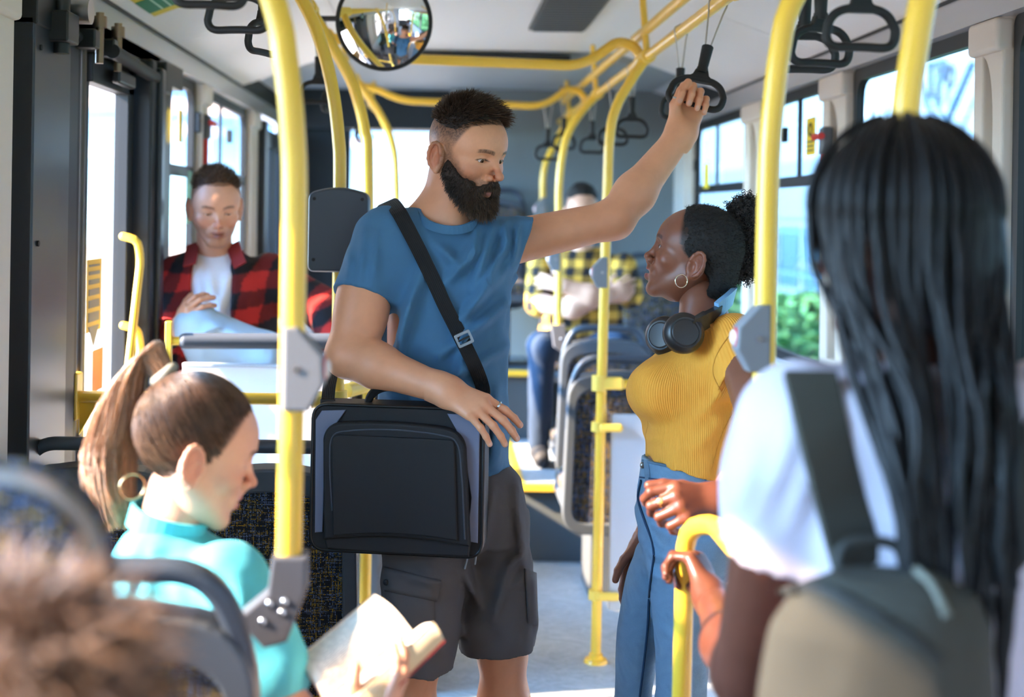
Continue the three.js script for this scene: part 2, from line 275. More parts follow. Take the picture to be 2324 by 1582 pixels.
// ---------- heads: origin between the ears, +z out of the face, +x to the person's left ----------
function headPrims(o = {}) {
  const { lips = 1, eyeOpen = 0.0042, mouth = 0.0012, nose = 1, jaw = 1, lidDrop = 0, noseW = 1 } = o, m = (x, y, z) => V(x, y, z), L = [];
  L.push(ell(m(0, 0.048, 0.002), m(0.075, 0.086, 0.094)), ell(m(0, -0.012, 0.034), m(0.059, 0.088, 0.062), 0.03), ell(m(0, 0.05, 0.045), m(0.062, 0.05, 0.055), 0.03));
  for (const s of [-1, 1]) {
    L.push(cap(m(s * 0.053 * jaw, -0.028, 0.005), m(s * 0.02, -0.082, 0.074), 0.019, 0.015, 0.022), ell(m(s * 0.042, -0.01, 0.064), m(0.024, 0.02, 0.022), 0.02), cap(m(s * 0.014, 0.036, 0.09), m(s * 0.046, 0.034, 0.068), 0.010, 0.009, 0.014));
    L.push(ell(m(s * 0.032, 0.019, 0.102), m(0.019, 0.0115, 0.016), 0.012, 1));
  }
  L.push(ell(m(0, -0.084, 0.08), m(0.02, 0.014, 0.015), 0.02));
  L.push(cap(m(0, 0.024, 0.093), m(0, -0.010, 0.114 * nose), 0.0072, 0.0078, 0.012), ell(m(0, -0.0145, 0.117 * nose), m(0.0098 * noseW, 0.0086, 0.0094), 0.006), cap(m(0, -0.026, 0.108), m(0, -0.038, 0.100), 0.006, 0.006, 0.008));
  for (const s of [-1, 1]) L.push(ell(m(s * 0.0118 * noseW, -0.0205, 0.104), m(0.0066 * noseW, 0.0076, 0.0095), 0.004), ell(m(s * 0.0064 * noseW, -0.0275, 0.108), m(0.0036 * noseW, 0.003, 0.005), 0.002, 1));
  const lw = 0.0055 * lips, hw = 0.0235;
  L.push(ell(m(0, -0.046, 0.086), m(0.03, 0.02, 0.016), 0.014));
  for (const s of [-1, 1]) L.push(cap(m(0, -0.0435 + mouth, 0.1005), m(s * hw, -0.048, 0.0885), lw, lw * 0.55, 0.004), cap(m(0, -0.0555 - mouth, 0.0985), m(s * hw * 0.85, -0.0505, 0.0885), lw * 1.2, lw * 0.6, 0.004));
  L.push(ell(m(0, -0.0492, 0.103), m(0.022, 0.0011 + mouth, 0.018), 0.0025, 1));
  for (const s of [-1, 1]) {
    L.push(ell(m(s * 0.0315, 0.0165, 0.078), m(0.0168, 0.0138, 0.0142), 0.005), ell(m(s * 0.0318, 0.0165 - lidDrop, 0.0935), m(0.0142, eyeOpen, 0.0135), 0.0012, 1), cap(m(s * 0.0185, 0.0262, 0.0885), m(s * 0.043, 0.0258, 0.084), 0.0011, 0.0009, 0.003, 1));
    const e = m(s * 0.074, -0.002, -0.008), R = (a, rz, ry) => m(s * (0.0795 + 0.006 * Math.max(0, -Math.cos(a)) + 0.002), e.y + Math.sin(a) * ry + 0.004, e.z - Math.cos(a + 0.18) * -rz);
    L.push(ell(m(s * 0.0765, -0.003, -0.007), m(0.0085, 0.033, 0.0215), 0.006));
    const pts = []; for (let i = 0; i <= 9; i++) pts.push(R(0.25 + i / 9 * 4.2, 0.0165, 0.029));
    for (let i = 0; i < 9; i++) L.push(cap(pts[i], pts[i + 1], 0.0042, 0.0040, 0.003));
    L.push(ell(m(s * 0.079, -0.031, 0.001), m(0.005, 0.0075, 0.007), 0.006), ell(m(s * 0.0885, -0.006, -0.001), m(0.0095, 0.0145, 0.0085), 0.004, 1), ell(m(s * 0.0875, 0.014, -0.009), m(0.006, 0.0085, 0.0085), 0.003, 1), cap(m(s * 0.08, 0.012, -0.009), m(s * 0.081, -0.014, -0.014), 0.003, 0.0028, 0.004), ell(m(s * 0.078, -0.006, 0.009), m(0.004, 0.006, 0.004), 0.004));
  }
  return L;
}
// soft colour masks on the face
const blob = (x, y, z, cx, cy, cz, rx, ry, rz) => { const d = Math.sqrt(((x - cx) / rx) ** 2 + ((y - cy) / ry) ** 2 + ((z - cz) / rz) ** 2); return 1 - smoothstep(d, 0.7, 1.15); };
function faceColor({ skin, lip, brow, flush, browUp = 0, eyeOpen = 0.0042, lidDrop = 0 }) {
  return (x, y, z) => {
    let c = skin; const ax = Math.abs(x);
    if (flush) { c = mixc(c, flush, 0.36 * blob(ax, y, z, 0.042, -0.015, 0.07, 0.03, 0.026, 0.04) + 0.5 * blob(x, y, z, 0, -0.015, 0.115, 0.022, 0.02, 0.022) + 0.6 * blob(ax, y, z, 0.085, 0, -0.01, 0.014, 0.034, 0.024)); }
    const n = noise(x * 260, y * 260, z * 260) * 0.03 + noise(x * 60, y * 60, z * 60) * 0.03; c = [c[0] * (1 + n), c[1] * (1 + n), c[2] * (1 + n)];
    if (z > 0.06) {
      const lm = Math.max(blob(x, y, z, 0, -0.0445, 0.1, 0.026 - ax * 0.1, 0.0065, 0.02), blob(x, y, z, 0, -0.056, 0.098, 0.021, 0.0075, 0.02)); c = mixc(c, lip, lm * 0.9);
      const by = 0.0365 + browUp - (ax - 0.03) * (ax - 0.03) * 9 + ax * 0.06; const bm = (1 - smoothstep(Math.abs(y - by), 0.0030, 0.0058)) * smoothstep(ax, 0.011, 0.017) * (1 - smoothstep(ax, 0.046, 0.054)); c = mixc(c, brow, bm * (0.75 + 0.25 * noise(x * 900, y * 200, 0)));
      const lash = (1 - smoothstep(Math.abs(Math.hypot((ax - 0.0318) / 0.0148, (y - 0.0165 + lidDrop) / (eyeOpen + 0.0006)) - 1.0), 0.10, 0.30)) * smoothstep(y, 0.0155 - lidDrop, 0.018 - lidDrop); c = mixc(c, brow, lash * 0.92);
    }
    return c;
  };
}
function eyeParts(root, headMat, iris, gaze = [0, 0]) {
  const white = mat('#e6dfda', 0.25), ir = mat(iris, 0.2), pu = mat('#060505', 0.15);
  for (const s of [-1, 1]) {
    const c = V(s * 0.0315, 0.0165, 0.0790), g = ball(c, 0.0122, 18), d = V(gaze[0], gaze[1], 1).normalize();
    const disc = (r, off) => { const q = new THREE.SphereGeometry(0.0124 + off, 14, 6, 0, Math.PI * 2, 0, r); q.rotateX(Math.PI / 2); q.applyQuaternion(new THREE.Quaternion().setFromUnitVectors(V(0, 0, 1), d)); q.translate(c.x, c.y, c.z); return q; };
    const e = part(root, 'eye', g.applyMatrix4(headMat), white); part(e, 'iris', disc(0.48, 0).applyMatrix4(headMat), ir); part(e, 'pupil', disc(0.2, 0.0002).applyMatrix4(headMat), pu);
  }
}
// many tapered hairs in one mesh; each is a list of points
function strands(list, r0, r1 = r0 * 0.25, sides = 3, colorOf) {
  const pos = [], nor = [], idx = [], col = []; let base = 0; const t = V(), a = V(), b = V(), up = V(0.3, 0.9, 0.2).normalize();
  list.forEach((pts, q) => {
    const n = pts.length, w = pts.w ?? 1, cc = colorOf ? colorOf(q, pts) : null;
    for (let i = 0; i < n; i++) {
      t.copy(pts[Math.min(i + 1, n - 1)]).sub(pts[Math.max(i - 1, 0)]).normalize(); a.copy(up).cross(t); if (a.lengthSq() < 1e-4) a.set(1, 0, 0).cross(t); a.normalize(); b.copy(t).cross(a);
      const r = lerp(r0, r1, i / (n - 1)) * w;
      for (let j = 0; j < sides; j++) { const g = j / sides * Math.PI * 2, c = Math.cos(g), s = Math.sin(g), nx = a.x * c + b.x * s, ny = a.y * c + b.y * s, nz = a.z * c + b.z * s; pos.push(pts[i].x + nx * r, pts[i].y + ny * r, pts[i].z + nz * r); nor.push(nx, ny, nz); if (cc) col.push(...(Array.isArray(cc[0]) ? mixc(cc[0], cc[1], i / (n - 1)) : cc)); }
    }
    for (let i = 0; i < n - 1; i++) for (let j = 0; j < sides; j++) { const k = base + i * sides + j, l = base + i * sides + (j + 1) % sides; idx.push(k, l, k + sides, l, l + sides, k + sides); }
    base += n * sides;
  });
  const g = new THREE.BufferGeometry(); g.setAttribute('position', new THREE.Float32BufferAttribute(pos, 3)); g.setAttribute('normal', new THREE.Float32BufferAttribute(nor, 3)); g.setAttribute('uv', new THREE.BufferAttribute(new Float32Array(pos.length / 3 * 2), 2)); if (col.length) g.setAttribute('color', new THREE.Float32BufferAttribute(col, 3)); g.setIndex(idx); return g;
}
const HAIRM = (c, r = 0.5) => mat(c, r), VC = (r, o = {}) => phys('#ffffff', r, { vertexColors: true, ...o });
// flat ribbon along a path, lying across the given directions
function ribbon(pts, across, width, thick, uvScale = 1) {
  const n = pts.length, pos = [], uv = [], idx = []; let L = 0;
  for (let i = 0; i < n; i++) {
    const t = pts[Math.min(i + 1, n - 1)].clone().sub(pts[Math.max(i - 1, 0)]).normalize(), a0 = Array.isArray(across) ? across[i] : across, a = a0.clone().addScaledVector(t, -a0.dot(t)).normalize(), nn = t.clone().cross(a), w = (typeof width === 'function' ? width(i / (n - 1)) : width) / 2; if (i) L += pts[i].distanceTo(pts[i - 1]);
    for (const [s, q] of [[-1, 1], [1, 1], [1, -1], [-1, -1]]) { const p = pts[i].clone().addScaledVector(a, s * w).addScaledVector(nn, q * thick / 2); pos.push(p.x, p.y, p.z); uv.push(s * w * uvScale, L * uvScale); }
  }
  for (let i = 0; i < n - 1; i++) for (let j = 0; j < 4; j++) { const k = i * 4 + j, l = i * 4 + (j + 1) % 4; idx.push(k, l, k + 4, l, l + 4, k + 4); }
  const e = (n - 1) * 4; idx.push(0, 2, 1, 0, 3, 2, e, e + 1, e + 2, e, e + 2, e + 3);
  const g = new THREE.BufferGeometry(); g.setAttribute('position', new THREE.Float32BufferAttribute(pos, 3)); g.setAttribute('uv', new THREE.Float32BufferAttribute(uv, 2)); g.setIndex(idx); const h = g.toNonIndexed(); h.computeVertexNormals(); return h;
}

// ---------- the bus: floor, ceiling, walls, windows, doors ----------
const XL = -1.0, XR = 1.4, DF = -2.5, DB = 8.3, SILL = 0.98, WTOP = 2.06;
const Z = (d) => -d;
const bz = (x0, x1, y0, y1, d0, d1, r) => box(x0, x1, y0, y1, -d1, -d0, r);
struct('floor', 'grey speckled vinyl floor of the bus aisle', 'floor', bz(XL - 0.06, XR + 0.06, -0.08, 0, DF, DB, 0), MT.floor);
{
  const t = thing('trim_1', 'raised rear podium with yellow step edges', 'podium', V(0.9, 0, -7), null, 'structure');
  part(t, 'podium_block', bz(0.38, XR, 0, 0.335, 5.92, DB, 0.004), mat('#5a6368', 0.6)); part(t, 'podium_top', bz(0.375, XR, 0.335, 0.345, 5.9, DB, 0.002), MT.floor);
  part(t, 'step_edge', bz(0.365, 0.80, 0.318, 0.35, 5.885, 5.93, 0.004), MT.yellow); part(t, 'step_edge', bz(0.36, 0.395, 0.318, 0.35, 5.9, 7.2, 0.004), MT.yellow);
  part(t, 'upper_step', bz(0.08, 0.52, 0, 0.70, 7.1, DB, 0.005), mat('#3c4950', 0.6)); part(t, 'step_edge', bz(0.06, 0.53, 0.685, 0.715, 7.07, 7.11, 0.004), MT.yellow);
}
{
  const t = thing('ceiling', 'pale grey ceiling of flat centre panels and sloping side panels', 'ceiling', V(0.2, 2.2, -3), null, 'structure');
  const prof = (pts, d0, d1) => { const s = new THREE.Shape(pts.map((p) => new THREE.Vector2(...p))), g = new THREE.ExtrudeGeometry(s, { depth: d1 - d0, bevelEnabled: false }); g.translate(0, 0, -d1); return g; };
  for (const [a, b] of [[DF, 0.6], [0.606, 2.7], [2.706, 4.8], [4.806, 6.42]]) {
    part(t, 'centre_panel', prof([[-0.43, 2.345], [0.83, 2.345], [0.83, 2.40], [-0.43, 2.40]], a, b), MT.ceiling);
    part(t, 'side_panel', prof([[-0.434, 2.345], [-0.434, 2.40], [-1.06, 2.26], [-1.06, 2.15], [-0.99, 2.15]], a, b), MT.ceilingSide);
    part(t, 'side_panel', prof([[0.834, 2.345], [1.39, 2.15], [1.46, 2.15], [1.46, 2.26], [0.834, 2.40]], a, b), MT.ceilingSide);
  }
  part(t, 'roof_skin', prof([[-1.06, 2.24], [-1.06, 2.30], [-0.5, 2.45], [0.9, 2.45], [1.46, 2.30], [1.46, 2.24], [0.9, 2.41], [-0.5, 2.41]], DF, DB), MT.panelWhite);
  part(t, 'rear_panel', prof([[-1.06, 2.30], [-1.06, 2.36], [1.46, 2.36], [1.46, 2.30]], 6.5, DB), mat('#a3aaad', 0.6));
  part(t, 'rear_gap', bz(-0.2, 0.62, 2.295, 2.33, 6.42, 6.5, 0.01), MT.frame);
  part(t, 'cornice', prof([[-1.0, 2.06], [-0.955, 2.06], [-0.975, 2.148], [-1.0, 2.148]], DF, DB), MT.cornice); part(t, 'cornice', prof([[1.4, 2.06], [1.355, 2.06], [1.372, 2.148], [1.4, 2.148]], DF, DB), MT.cornice);
  part(t, 'cornice_seam', bz(-1.0, -0.968, 2.146, 2.156, DF, DB, 0), MT.frame); part(t, 'cornice_seam', bz(1.368, 1.4, 2.146, 2.156, DF, DB, 0), MT.frame);
  // ceiling air vent
  const g = V(0.62, 2.33, -3.95); part(t, 'vent_frame', bz(0.36, 0.60, 2.332, 2.347, 4.6, 5.6, 0.004), mat('#4c5356', 0.5));
  for (let i = 0; i < 16; i++) part(t, 'vent_slat', bz(0.375, 0.585, 2.322, 2.334, 4.64 + i * 0.06, 4.66 + i * 0.06, 0.002), mat('#5d6468', 0.5));
}
// side wall solids around the openings
const openL = [[-2.2, -0.62], [0.25, 1.32], [1.48, 2.36], [4.80, 5.30], [5.5, 6.70]], openR = [[-2.2, -0.62], [-0.45, 1.2], [1.36, 3.22], [3.41, 4.47], [4.77, 5.62], [6.0, 7.25]], doorsL = [[3.47, 4.40], [7.0, 8.05]];
function wallSide(name, label, x, sgn, open, doors) {
  const t = thing(name, label, 'wall', V(x, 0, -3), null, 'structure'), x0 = Math.min(x, x + sgn * 0.02), x1 = Math.max(x, x + sgn * 0.02), all = [...open, ...doors].sort((a, b) => a[0] - b[0]);
  let d = DF; for (const [a, b] of [...all, [DB, DB]]) { if (a > d) part(t, 'pillar', bz(x0, x1, SILL, WTOP, d, a, 0), MT.beige); d = b; }
  d = DF; for (const [a, b] of [...doors, [DB, DB]]) { part(t, 'lower_panel', bz(x0, x1, 0, SILL, d, a, 0), MT.panelWhite); d = b; }
  part(t, 'upper_band', bz(x0, x1, WTOP, 2.26, DF, DB, 0), MT.frame);
  const xi = x - sgn * 0.012;
  for (const [a, b] of open) part(t, 'sill', bz(Math.min(x, xi - sgn * 0.02), Math.max(x, xi - sgn * 0.02), SILL - 0.05, SILL - 0.005, a - 0.05, b + 0.05, 0.008), MT.panelGrey);
  return t;
}
const wl = wallSide('wall_left', 'left wall of the bus with beige pillars and pale lower panels', XL, -1, openL, doorsL), wr = wallSide('wall_right', 'right wall of the bus with beige pillars and pale lower panels', XR, 1, openR, []);
// moulded pillar covers with a rounded shoulder
function pillarCover(t, x, sgn, d0, d1) {
  const c = (d0 + d1) / 2, w = d1 - d0, s = new THREE.Shape(); s.moveTo(-w / 2, 0); s.lineTo(w / 2, 0); s.lineTo(w / 2, 1.08); s.lineTo(-w / 2, 1.08); s.closePath();
  const hole = new THREE.Path(); const hw = w * 0.22; hole.moveTo(-hw, 0.08); hole.lineTo(hw, 0.08); hole.lineTo(hw, 0.80); hole.quadraticCurveTo(hw, 0.98, -hw, 1.0); hole.closePath(); s.holes.push(hole);
  const g = new THREE.ExtrudeGeometry(s, { depth: 0.022, bevelEnabled: true, bevelSize: 0.006, bevelThickness: 0.008, bevelSegments: 3, curveSegments: 10 }); g.rotateY(sgn > 0 ? -Math.PI / 2 : Math.PI / 2); g.translate(x - sgn * 0.002, SILL, -c); part(t, 'pillar_cover', g, MT.beige);
  part(t, 'pillar_cap', bz(Math.min(x, x - sgn * 0.05), Math.max(x, x - sgn * 0.05), 1.975, 2.06, d0 - 0.01, d1 + 0.01, 0.014), MT.beige);
}
for (const [a, b] of [[2.4, 2.98], [5.32, 5.48], [6.72, 6.97]]) pillarCover(wl, XL, -1, a, b);
for (const [a, b] of [[3.24, 3.40], [4.49, 4.75], [5.64, 5.98], [7.27, 7.5]]) pillarCover(wr, XR, 1, a, b);
let winN = 0;
function sideWindow(label, x, sgn, d0, d1, { transom = 1.70, div = [], glass, full = true } = {}) {
  const t = thing('window_' + (++winN), label, 'window', V(x, SILL, -(d0 + d1) / 2), null, 'structure'), fr = 0.034, xa = x - sgn * 0.010, xb = x + sgn * 0.016, a = Math.min(xa, xb), b = Math.max(xa, xb), y0 = SILL, y1 = WTOP;
  const w = d1 - d0, sh = rrShape(w, y1 - y0, 0.03); sh.holes.push(rrShape(w - fr * 2, y1 - y0 - fr * 2 - 0.012, 0.07, THREE.Path));
  const g = new THREE.ExtrudeGeometry(sh, { depth: b - a, bevelEnabled: false, curveSegments: 8 }); g.rotateY(Math.PI / 2); g.translate(a, (y0 + y1) / 2, -(d0 + d1) / 2); part(t, 'frame', g, MT.frame);
  if (transom) part(t, 'transom', bz(a + 0.004, b - 0.004, transom - 0.022, transom + 0.022, d0 + fr, d1 - fr, 0.006), MT.frame);
  const xm = (a + b) / 2 + sgn * 0.002, cols = [d0 + fr * 0.8, ...div, d1 - fr * 0.8];
  for (const q of div) part(t, 'divider', bz(a + 0.006, b - 0.006, transom, y1 - fr, q - 0.014, q + 0.014, 0.004), MT.frame);
  const pane = (p, q, u, v) => { const s = new THREE.PlaneGeometry(q - p, v - u); s.rotateY(Math.PI / 2); s.translate(xm, (u + v) / 2, -(p + q) / 2); part(t, 'pane', s, glass); };
  if (transom) { for (let i = 0; i + 1 < cols.length; i++) pane(cols[i], cols[i + 1], transom, y1 - fr); pane(cols[0], cols[cols.length - 1], y0 + fr * 0.6, transom); } else pane(cols[0], cols[cols.length - 1], y0 + fr * 0.6, y1 - fr);
  return t;
}
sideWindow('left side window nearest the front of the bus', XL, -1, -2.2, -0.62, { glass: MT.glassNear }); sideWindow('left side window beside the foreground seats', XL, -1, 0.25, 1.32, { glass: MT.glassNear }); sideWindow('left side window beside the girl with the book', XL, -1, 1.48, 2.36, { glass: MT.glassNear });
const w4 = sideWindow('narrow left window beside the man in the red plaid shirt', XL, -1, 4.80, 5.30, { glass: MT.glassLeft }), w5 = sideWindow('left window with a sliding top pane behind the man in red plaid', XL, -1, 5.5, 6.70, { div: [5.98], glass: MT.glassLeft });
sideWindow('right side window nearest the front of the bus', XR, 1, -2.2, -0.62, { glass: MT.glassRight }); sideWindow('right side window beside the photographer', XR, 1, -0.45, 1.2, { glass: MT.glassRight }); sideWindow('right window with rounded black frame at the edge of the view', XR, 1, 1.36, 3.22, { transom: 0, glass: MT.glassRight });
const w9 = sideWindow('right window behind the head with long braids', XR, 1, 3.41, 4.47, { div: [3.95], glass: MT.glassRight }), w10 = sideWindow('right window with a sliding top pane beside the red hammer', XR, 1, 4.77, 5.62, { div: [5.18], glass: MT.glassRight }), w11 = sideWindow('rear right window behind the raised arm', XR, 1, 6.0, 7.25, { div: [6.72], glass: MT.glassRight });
part(w5, 'latch', bz(-0.99, -0.965, 1.86, 1.92, 6.06, 6.10, 0.004), MT.rubber); part(w4, 'latch', bz(-0.99, -0.965, 1.86, 1.94, 5.27, 5.31, 0.004), MT.rubber); part(w10, 'latch', bz(1.365, 1.39, 1.86, 1.92, 5.30, 5.34, 0.004), MT.rubber); part(w11, 'latch', bz(1.365, 1.39, 1.80, 1.86, 7.12, 7.16, 0.004), MT.rubber);
// front: cab with a large windscreen; rear: dark band, window, grey tower
{
  const t = thing('wall_front', 'front end of the bus round the wide windscreen', 'wall', V(0.2, 0, 2.5), null, 'structure');
  part(t, 'lower_panel', box(XL - 0.06, XR + 0.06, 0, 0.85, 2.5, 2.56, 0), MT.darkGrey); part(t, 'upper_panel', box(XL - 0.06, XR + 0.06, 2.2, 2.45, 2.5, 2.56, 0), MT.panelGrey);
  for (const x of [XL - 0.06, 0.16, XR - 0.02]) part(t, 'post', box(x, x + 0.08, 0.85, 2.2, 2.5, 2.56, 0.004), MT.frame);
  const w = thing('window_' + (++winN), 'wide windscreen at the front of the bus', 'window', V(0.2, 0.85, 2.53), null, 'structure');
  for (const [a, b] of [[XL, 0.18], [0.22, XR]]) { const g = new THREE.PlaneGeometry(b - a, 1.35); g.translate((a + b) / 2, 1.525, 2.53); part(w, 'pane', g, MT.glassLeft); }
}
{
  const t = thing('wall_rear', 'rear end of the bus with dark band, window and grey engine tower', 'wall', V(0.2, 0, -8.3), null, 'structure');
  part(t, 'lower_panel', bz(XL - 0.06, XR + 0.06, 0, 1.35, DB, DB + 0.06, 0), MT.darkGrey); part(t, 'dark_band', bz(XL - 0.06, 0.10, 2.06, 2.36, DB - 0.2, DB + 0.06, 0.01), mat('#1f2a31', 0.6)); part(t, 'dark_band', bz(-1.0, -0.58, 1.35, 2.08, DB - 0.03, DB + 0.06, 0.01), MT.darkGrey);
  part(t, 'engine_tower', bz(0.06, XR + 0.06, 0.3, 2.36, 7.95, DB + 0.06, 0.01), MT.tower); part(t, 'tower_edge', bz(0.05, 0.09, 0.3, 2.34, 7.93, 7.97, 0.012), mat('#9aa4a8', 0.6));
  const w = thing('window_' + (++winN), 'rear window left of the grey tower', 'window', V(-0.26, 1.35, -8.3), null, 'structure'); const g = new THREE.PlaneGeometry(0.68, 0.73); g.translate(-0.25, 1.71, -8.33); part(w, 'pane', g, MT.glassLeft); part(w, 'frame', merge([bz(-0.6, 0.08, 1.33, 1.37, DB - 0.02, DB + 0.05), bz(-0.60, -0.57, 1.35, 2.08, DB - 0.02, DB + 0.05)]), MT.frame);
}
struct('wall_cab', 'driver cab partition behind the windscreen', 'partition', box(-1.0, 0.15, 0, 2.3, 1.72, 1.76, 0.004), MT.panelGrey);
// ---------- door on the left ----------
{
  const t = thing('door_1', 'glazed folding bus door in dark frames with yellow handles', 'door', V(-1, 0, -3.9), null, 'structure'), g = MT.darkPaint;
  part(t, 'post_cover', bz(-1.0, -0.945, 0.04, 2.0, 3.06, 3.36, 0.006), g); part(t, 'post_cover', bz(-1.0, -0.955, 0.04, 2.03, 3.365, 3.47, 0.006), mat('#26262a', 0.5));
  part(t, 'seal', bz(-1.0, -0.962, 0.04, 2.0, 3.475, 3.525, 0.012), MT.rubber); part(t, 'hinge_rod', cyl(V(-0.972, 0.04, -3.56), V(-0.972, 2.0, -3.56), 0.013), mat('#5a4e44', 0.35, { metalness: 0.5 })); part(t, 'seal', bz(-1.0, -0.975, 0.04, 2.0, 3.58, 3.61, 0.006), MT.rubber);
  const leaf = (a, b) => {
    const f = part(t, 'leaf_frame', merge([bz(-1.0, -0.972, 0.06, 1.98, a, a + 0.03), bz(-1.0, -0.955, 0.06, 1.98, b - 0.07, b), bz(-1.0, -0.955, 1.90, 1.98, a, b), bz(-1.0, -0.955, 0.06, 0.16, a, b)]), MT.frame);
    const p = new THREE.PlaneGeometry(b - a - 0.08, 1.76); p.rotateY(Math.PI / 2); p.translate(-0.985, 1.03, -(a + b) / 2); part(f, 'pane', p, MT.glassLeft);
  };
  leaf(3.61, 4.10);
  part(t, 'rear_post', bz(-1.0, -0.90, 0.04, 2.02, 4.105, 4.17, 0.01), MT.black); part(t, 'rear_post', bz(-0.985, -0.884, 0.04, 2.0, 4.175, 4.24, 0.01), g); part(t, 'rear_post', bz(-1.0, -0.985, 0.04, 2.0, 4.245, 4.79, 0.006), MT.black);
  part(t, 'header', bz(-1.0, -0.94, 1.98, 2.06, 3.06, 4.79, 0.004), MT.black);
  const hb = (pts) => part(t, 'handle', rail(pts, 0.0125, 0.05, 50), MT.yellow);
  hb([V(-0.955, 1.47, -3.98), V(-0.91, 1.46, -3.98), V(-0.905, 1.40, -4.0), V(-0.915, 0.75, -3.76), V(-0.955, 0.70, -3.75)]); hb([V(-0.955, 1.20, -4.0), V(-0.91, 1.19, -4.0), V(-0.905, 1.13, -4.02), V(-0.91, 0.85, -3.92), V(-0.955, 0.8, -3.9)]);
  const st = (d0, d1, y0, y1, m, name) => { const q = new THREE.PlaneGeometry(d1 - d0, y1 - y0); q.rotateY(Math.PI / 2); q.translate(-0.979, (y0 + y1) / 2, -(d0 + d1) / 2); return part(t, name, q, m); };
  st(3.665, 3.83, 1.205, 1.41, mat('#c79a3a', 0.5), 'arrow_sticker'); const a = []; let y = 1.395; for (let i = 0; i < 6; i++) { const h = 0.006 + i * 0.004; a.push(bz(-0.9795, -0.9775, y - h, y, 3.69, 3.805, 0)); y -= h + 0.013; }
  const ar = new THREE.Shape([new THREE.Vector2(-0.058, 0), new THREE.Vector2(0.058, 0), new THREE.Vector2(0, -0.06)]), ag = new THREE.ExtrudeGeometry(ar, { depth: 0.002, bevelEnabled: false }); ag.rotateY(Math.PI / 2); ag.translate(-0.9795, y, -3.7475); a.push(ag);
  part(t, 'arrow_marks', merge(a.map((q) => q)), mat('#6c6a72', 0.6)); st(3.74, 3.86, 1.03, 1.15, mat('#d9482f', 0.5), 'notice_sticker');
  for (const [y2, d2] of [[1.93, 3.1], [1.47, 3.1], [0.93, 3.1]]) part(t, 'screw', cyl(V(-0.946, y2, -d2), V(-0.940, y2, -d2), 0.007), MT.rubber);
}
{
  const t = thing('door_2', 'dark framed rear door on the left of the bus', 'door', V(-1, 0, -7.5), null, 'structure');
  part(t, 'post', bz(-1.0, -0.93, 0.04, 2.03, 7.0, 7.1, 0.006), MT.darkPaint); part(t, 'post', bz(-1.0, -0.90, 0.04, 2.03, 7.95, 8.05, 0.006), MT.darkPaint); part(t, 'leaf_frame', merge([bz(-1.0, -0.96, 0.06, 2.0, 7.1, 7.16), bz(-1.0, -0.96, 0.06, 2.0, 7.5, 7.62), bz(-1.0, -0.96, 0.06, 2.0, 7.88, 7.95), bz(-1.0, -0.96, 1.9, 2.0, 7.1, 7.95), bz(-1.0, -0.96, 0.06, 0.2, 7.1, 7.95)]), MT.frame);
  for (const [a, b] of [[7.15, 7.52], [7.6, 7.9]]) { const p = new THREE.PlaneGeometry(b - a, 1.74); p.rotateY(Math.PI / 2); p.translate(-0.985, 1.05, -(a + b) / 2); part(t, 'pane', p, MT.glassRight); }
}
// exposed mechanism over the door
{
  const t = thing('door_operator', 'exposed black rods, brackets and bolts of the door mechanism', 'mechanism', V(-0.95, 2.0, -3.7));
  part(t, 'clamp_block', bz(-0.97, -0.90, 1.955, 2.03, 3.17, 3.27, 0.006), MT.black); part(t, 'clamp_post', cyl(V(-0.93, 1.93, -3.22), V(-0.93, 2.12, -3.22), 0.02), MT.black);
  part(t, 'rod', cyl(V(-0.945, 2.0, -3.2), V(-0.945, 1.985, -4.3), 0.014), MT.black); part(t, 'rod', cyl(V(-0.905, 1.985, -3.62), V(-0.91, 1.965, -4.28), 0.02), MT.rubber); part(t, 'channel', bz(-0.985, -0.94, 2.015, 2.06, 3.3, 4.4, 0.004), MT.frame);
  for (const d of [3.42, 3.62]) { const f = part(t, 'bracket', bz(-0.955, -0.90, 1.97, 2.02, d, d + 0.05, 0.006), MT.black); part(f, 'bolt', cyl(V(-0.915, 1.94, -d - 0.1), V(-0.915, 2.075, -d - 0.1), 0.011), MT.bronze); part(f, 'nut', cyl(V(-0.915, 2.035, -d - 0.1), V(-0.915, 2.065, -d - 0.1), 0.02, 0.02, 6), MT.bronze); }
  part(t, 'end_block', bz(-0.97, -0.89, 1.93, 2.03, 4.26, 4.36, 0.006), MT.black); part(t, 'lever', bz(-0.94, -0.915, 1.91, 1.95, 3.75, 3.95, 0.008), MT.black); part(t, 'drum', cyl(V(-0.95, 2.045, -3.30), V(-0.88, 2.045, -3.30), 0.032), MT.steel);
}
// ---------- outside ----------
const asphalt = mat('#8b8c8d', 0.9), grassM = mat('#5f9150', 0.95, { bumpMap: fineBump, bumpScale: 0.02 });
struct('ground', 'grey asphalt road around the bus', 'road', box(-60, 2.9, -0.62, -0.5, -70, 50, 0), asphalt);
struct('ground', 'green grass strip beyond the right windows', 'lawn', box(2.9, 60, -0.62, -0.44, -70, 50, 0), grassM);
{
  const t = thing('white_building', 'white rendered building far outside the left windows', 'building', V(-34, -0.5, -60));
  part(t, 'wall', box(-44, -26, -0.5, 4.2, -80, -48, 0), mat('#f3f2ef', 0.8)); part(t, 'plinth', box(-44.05, -25.9, -0.5, 0.2, -80, -47.9, 0.01), mat('#a9b4c2', 0.8)); part(t, 'roof_edge', box(-44.1, -25.8, 4.2, 4.5, -80.1, -47.8, 0.02), MT.panelGrey);
  for (let i = 0; i < 6; i++) part(t, 'window', box(-42.6 + i * 2.8, -41.0 + i * 2.8, 1.2, 2.9, -48.05, -47.95, 0), mat('#7f98a8', 0.3));
}
const font = await new FontLoader().loadAsync('fonts/droid/droid_sans_bold.typeface.json');
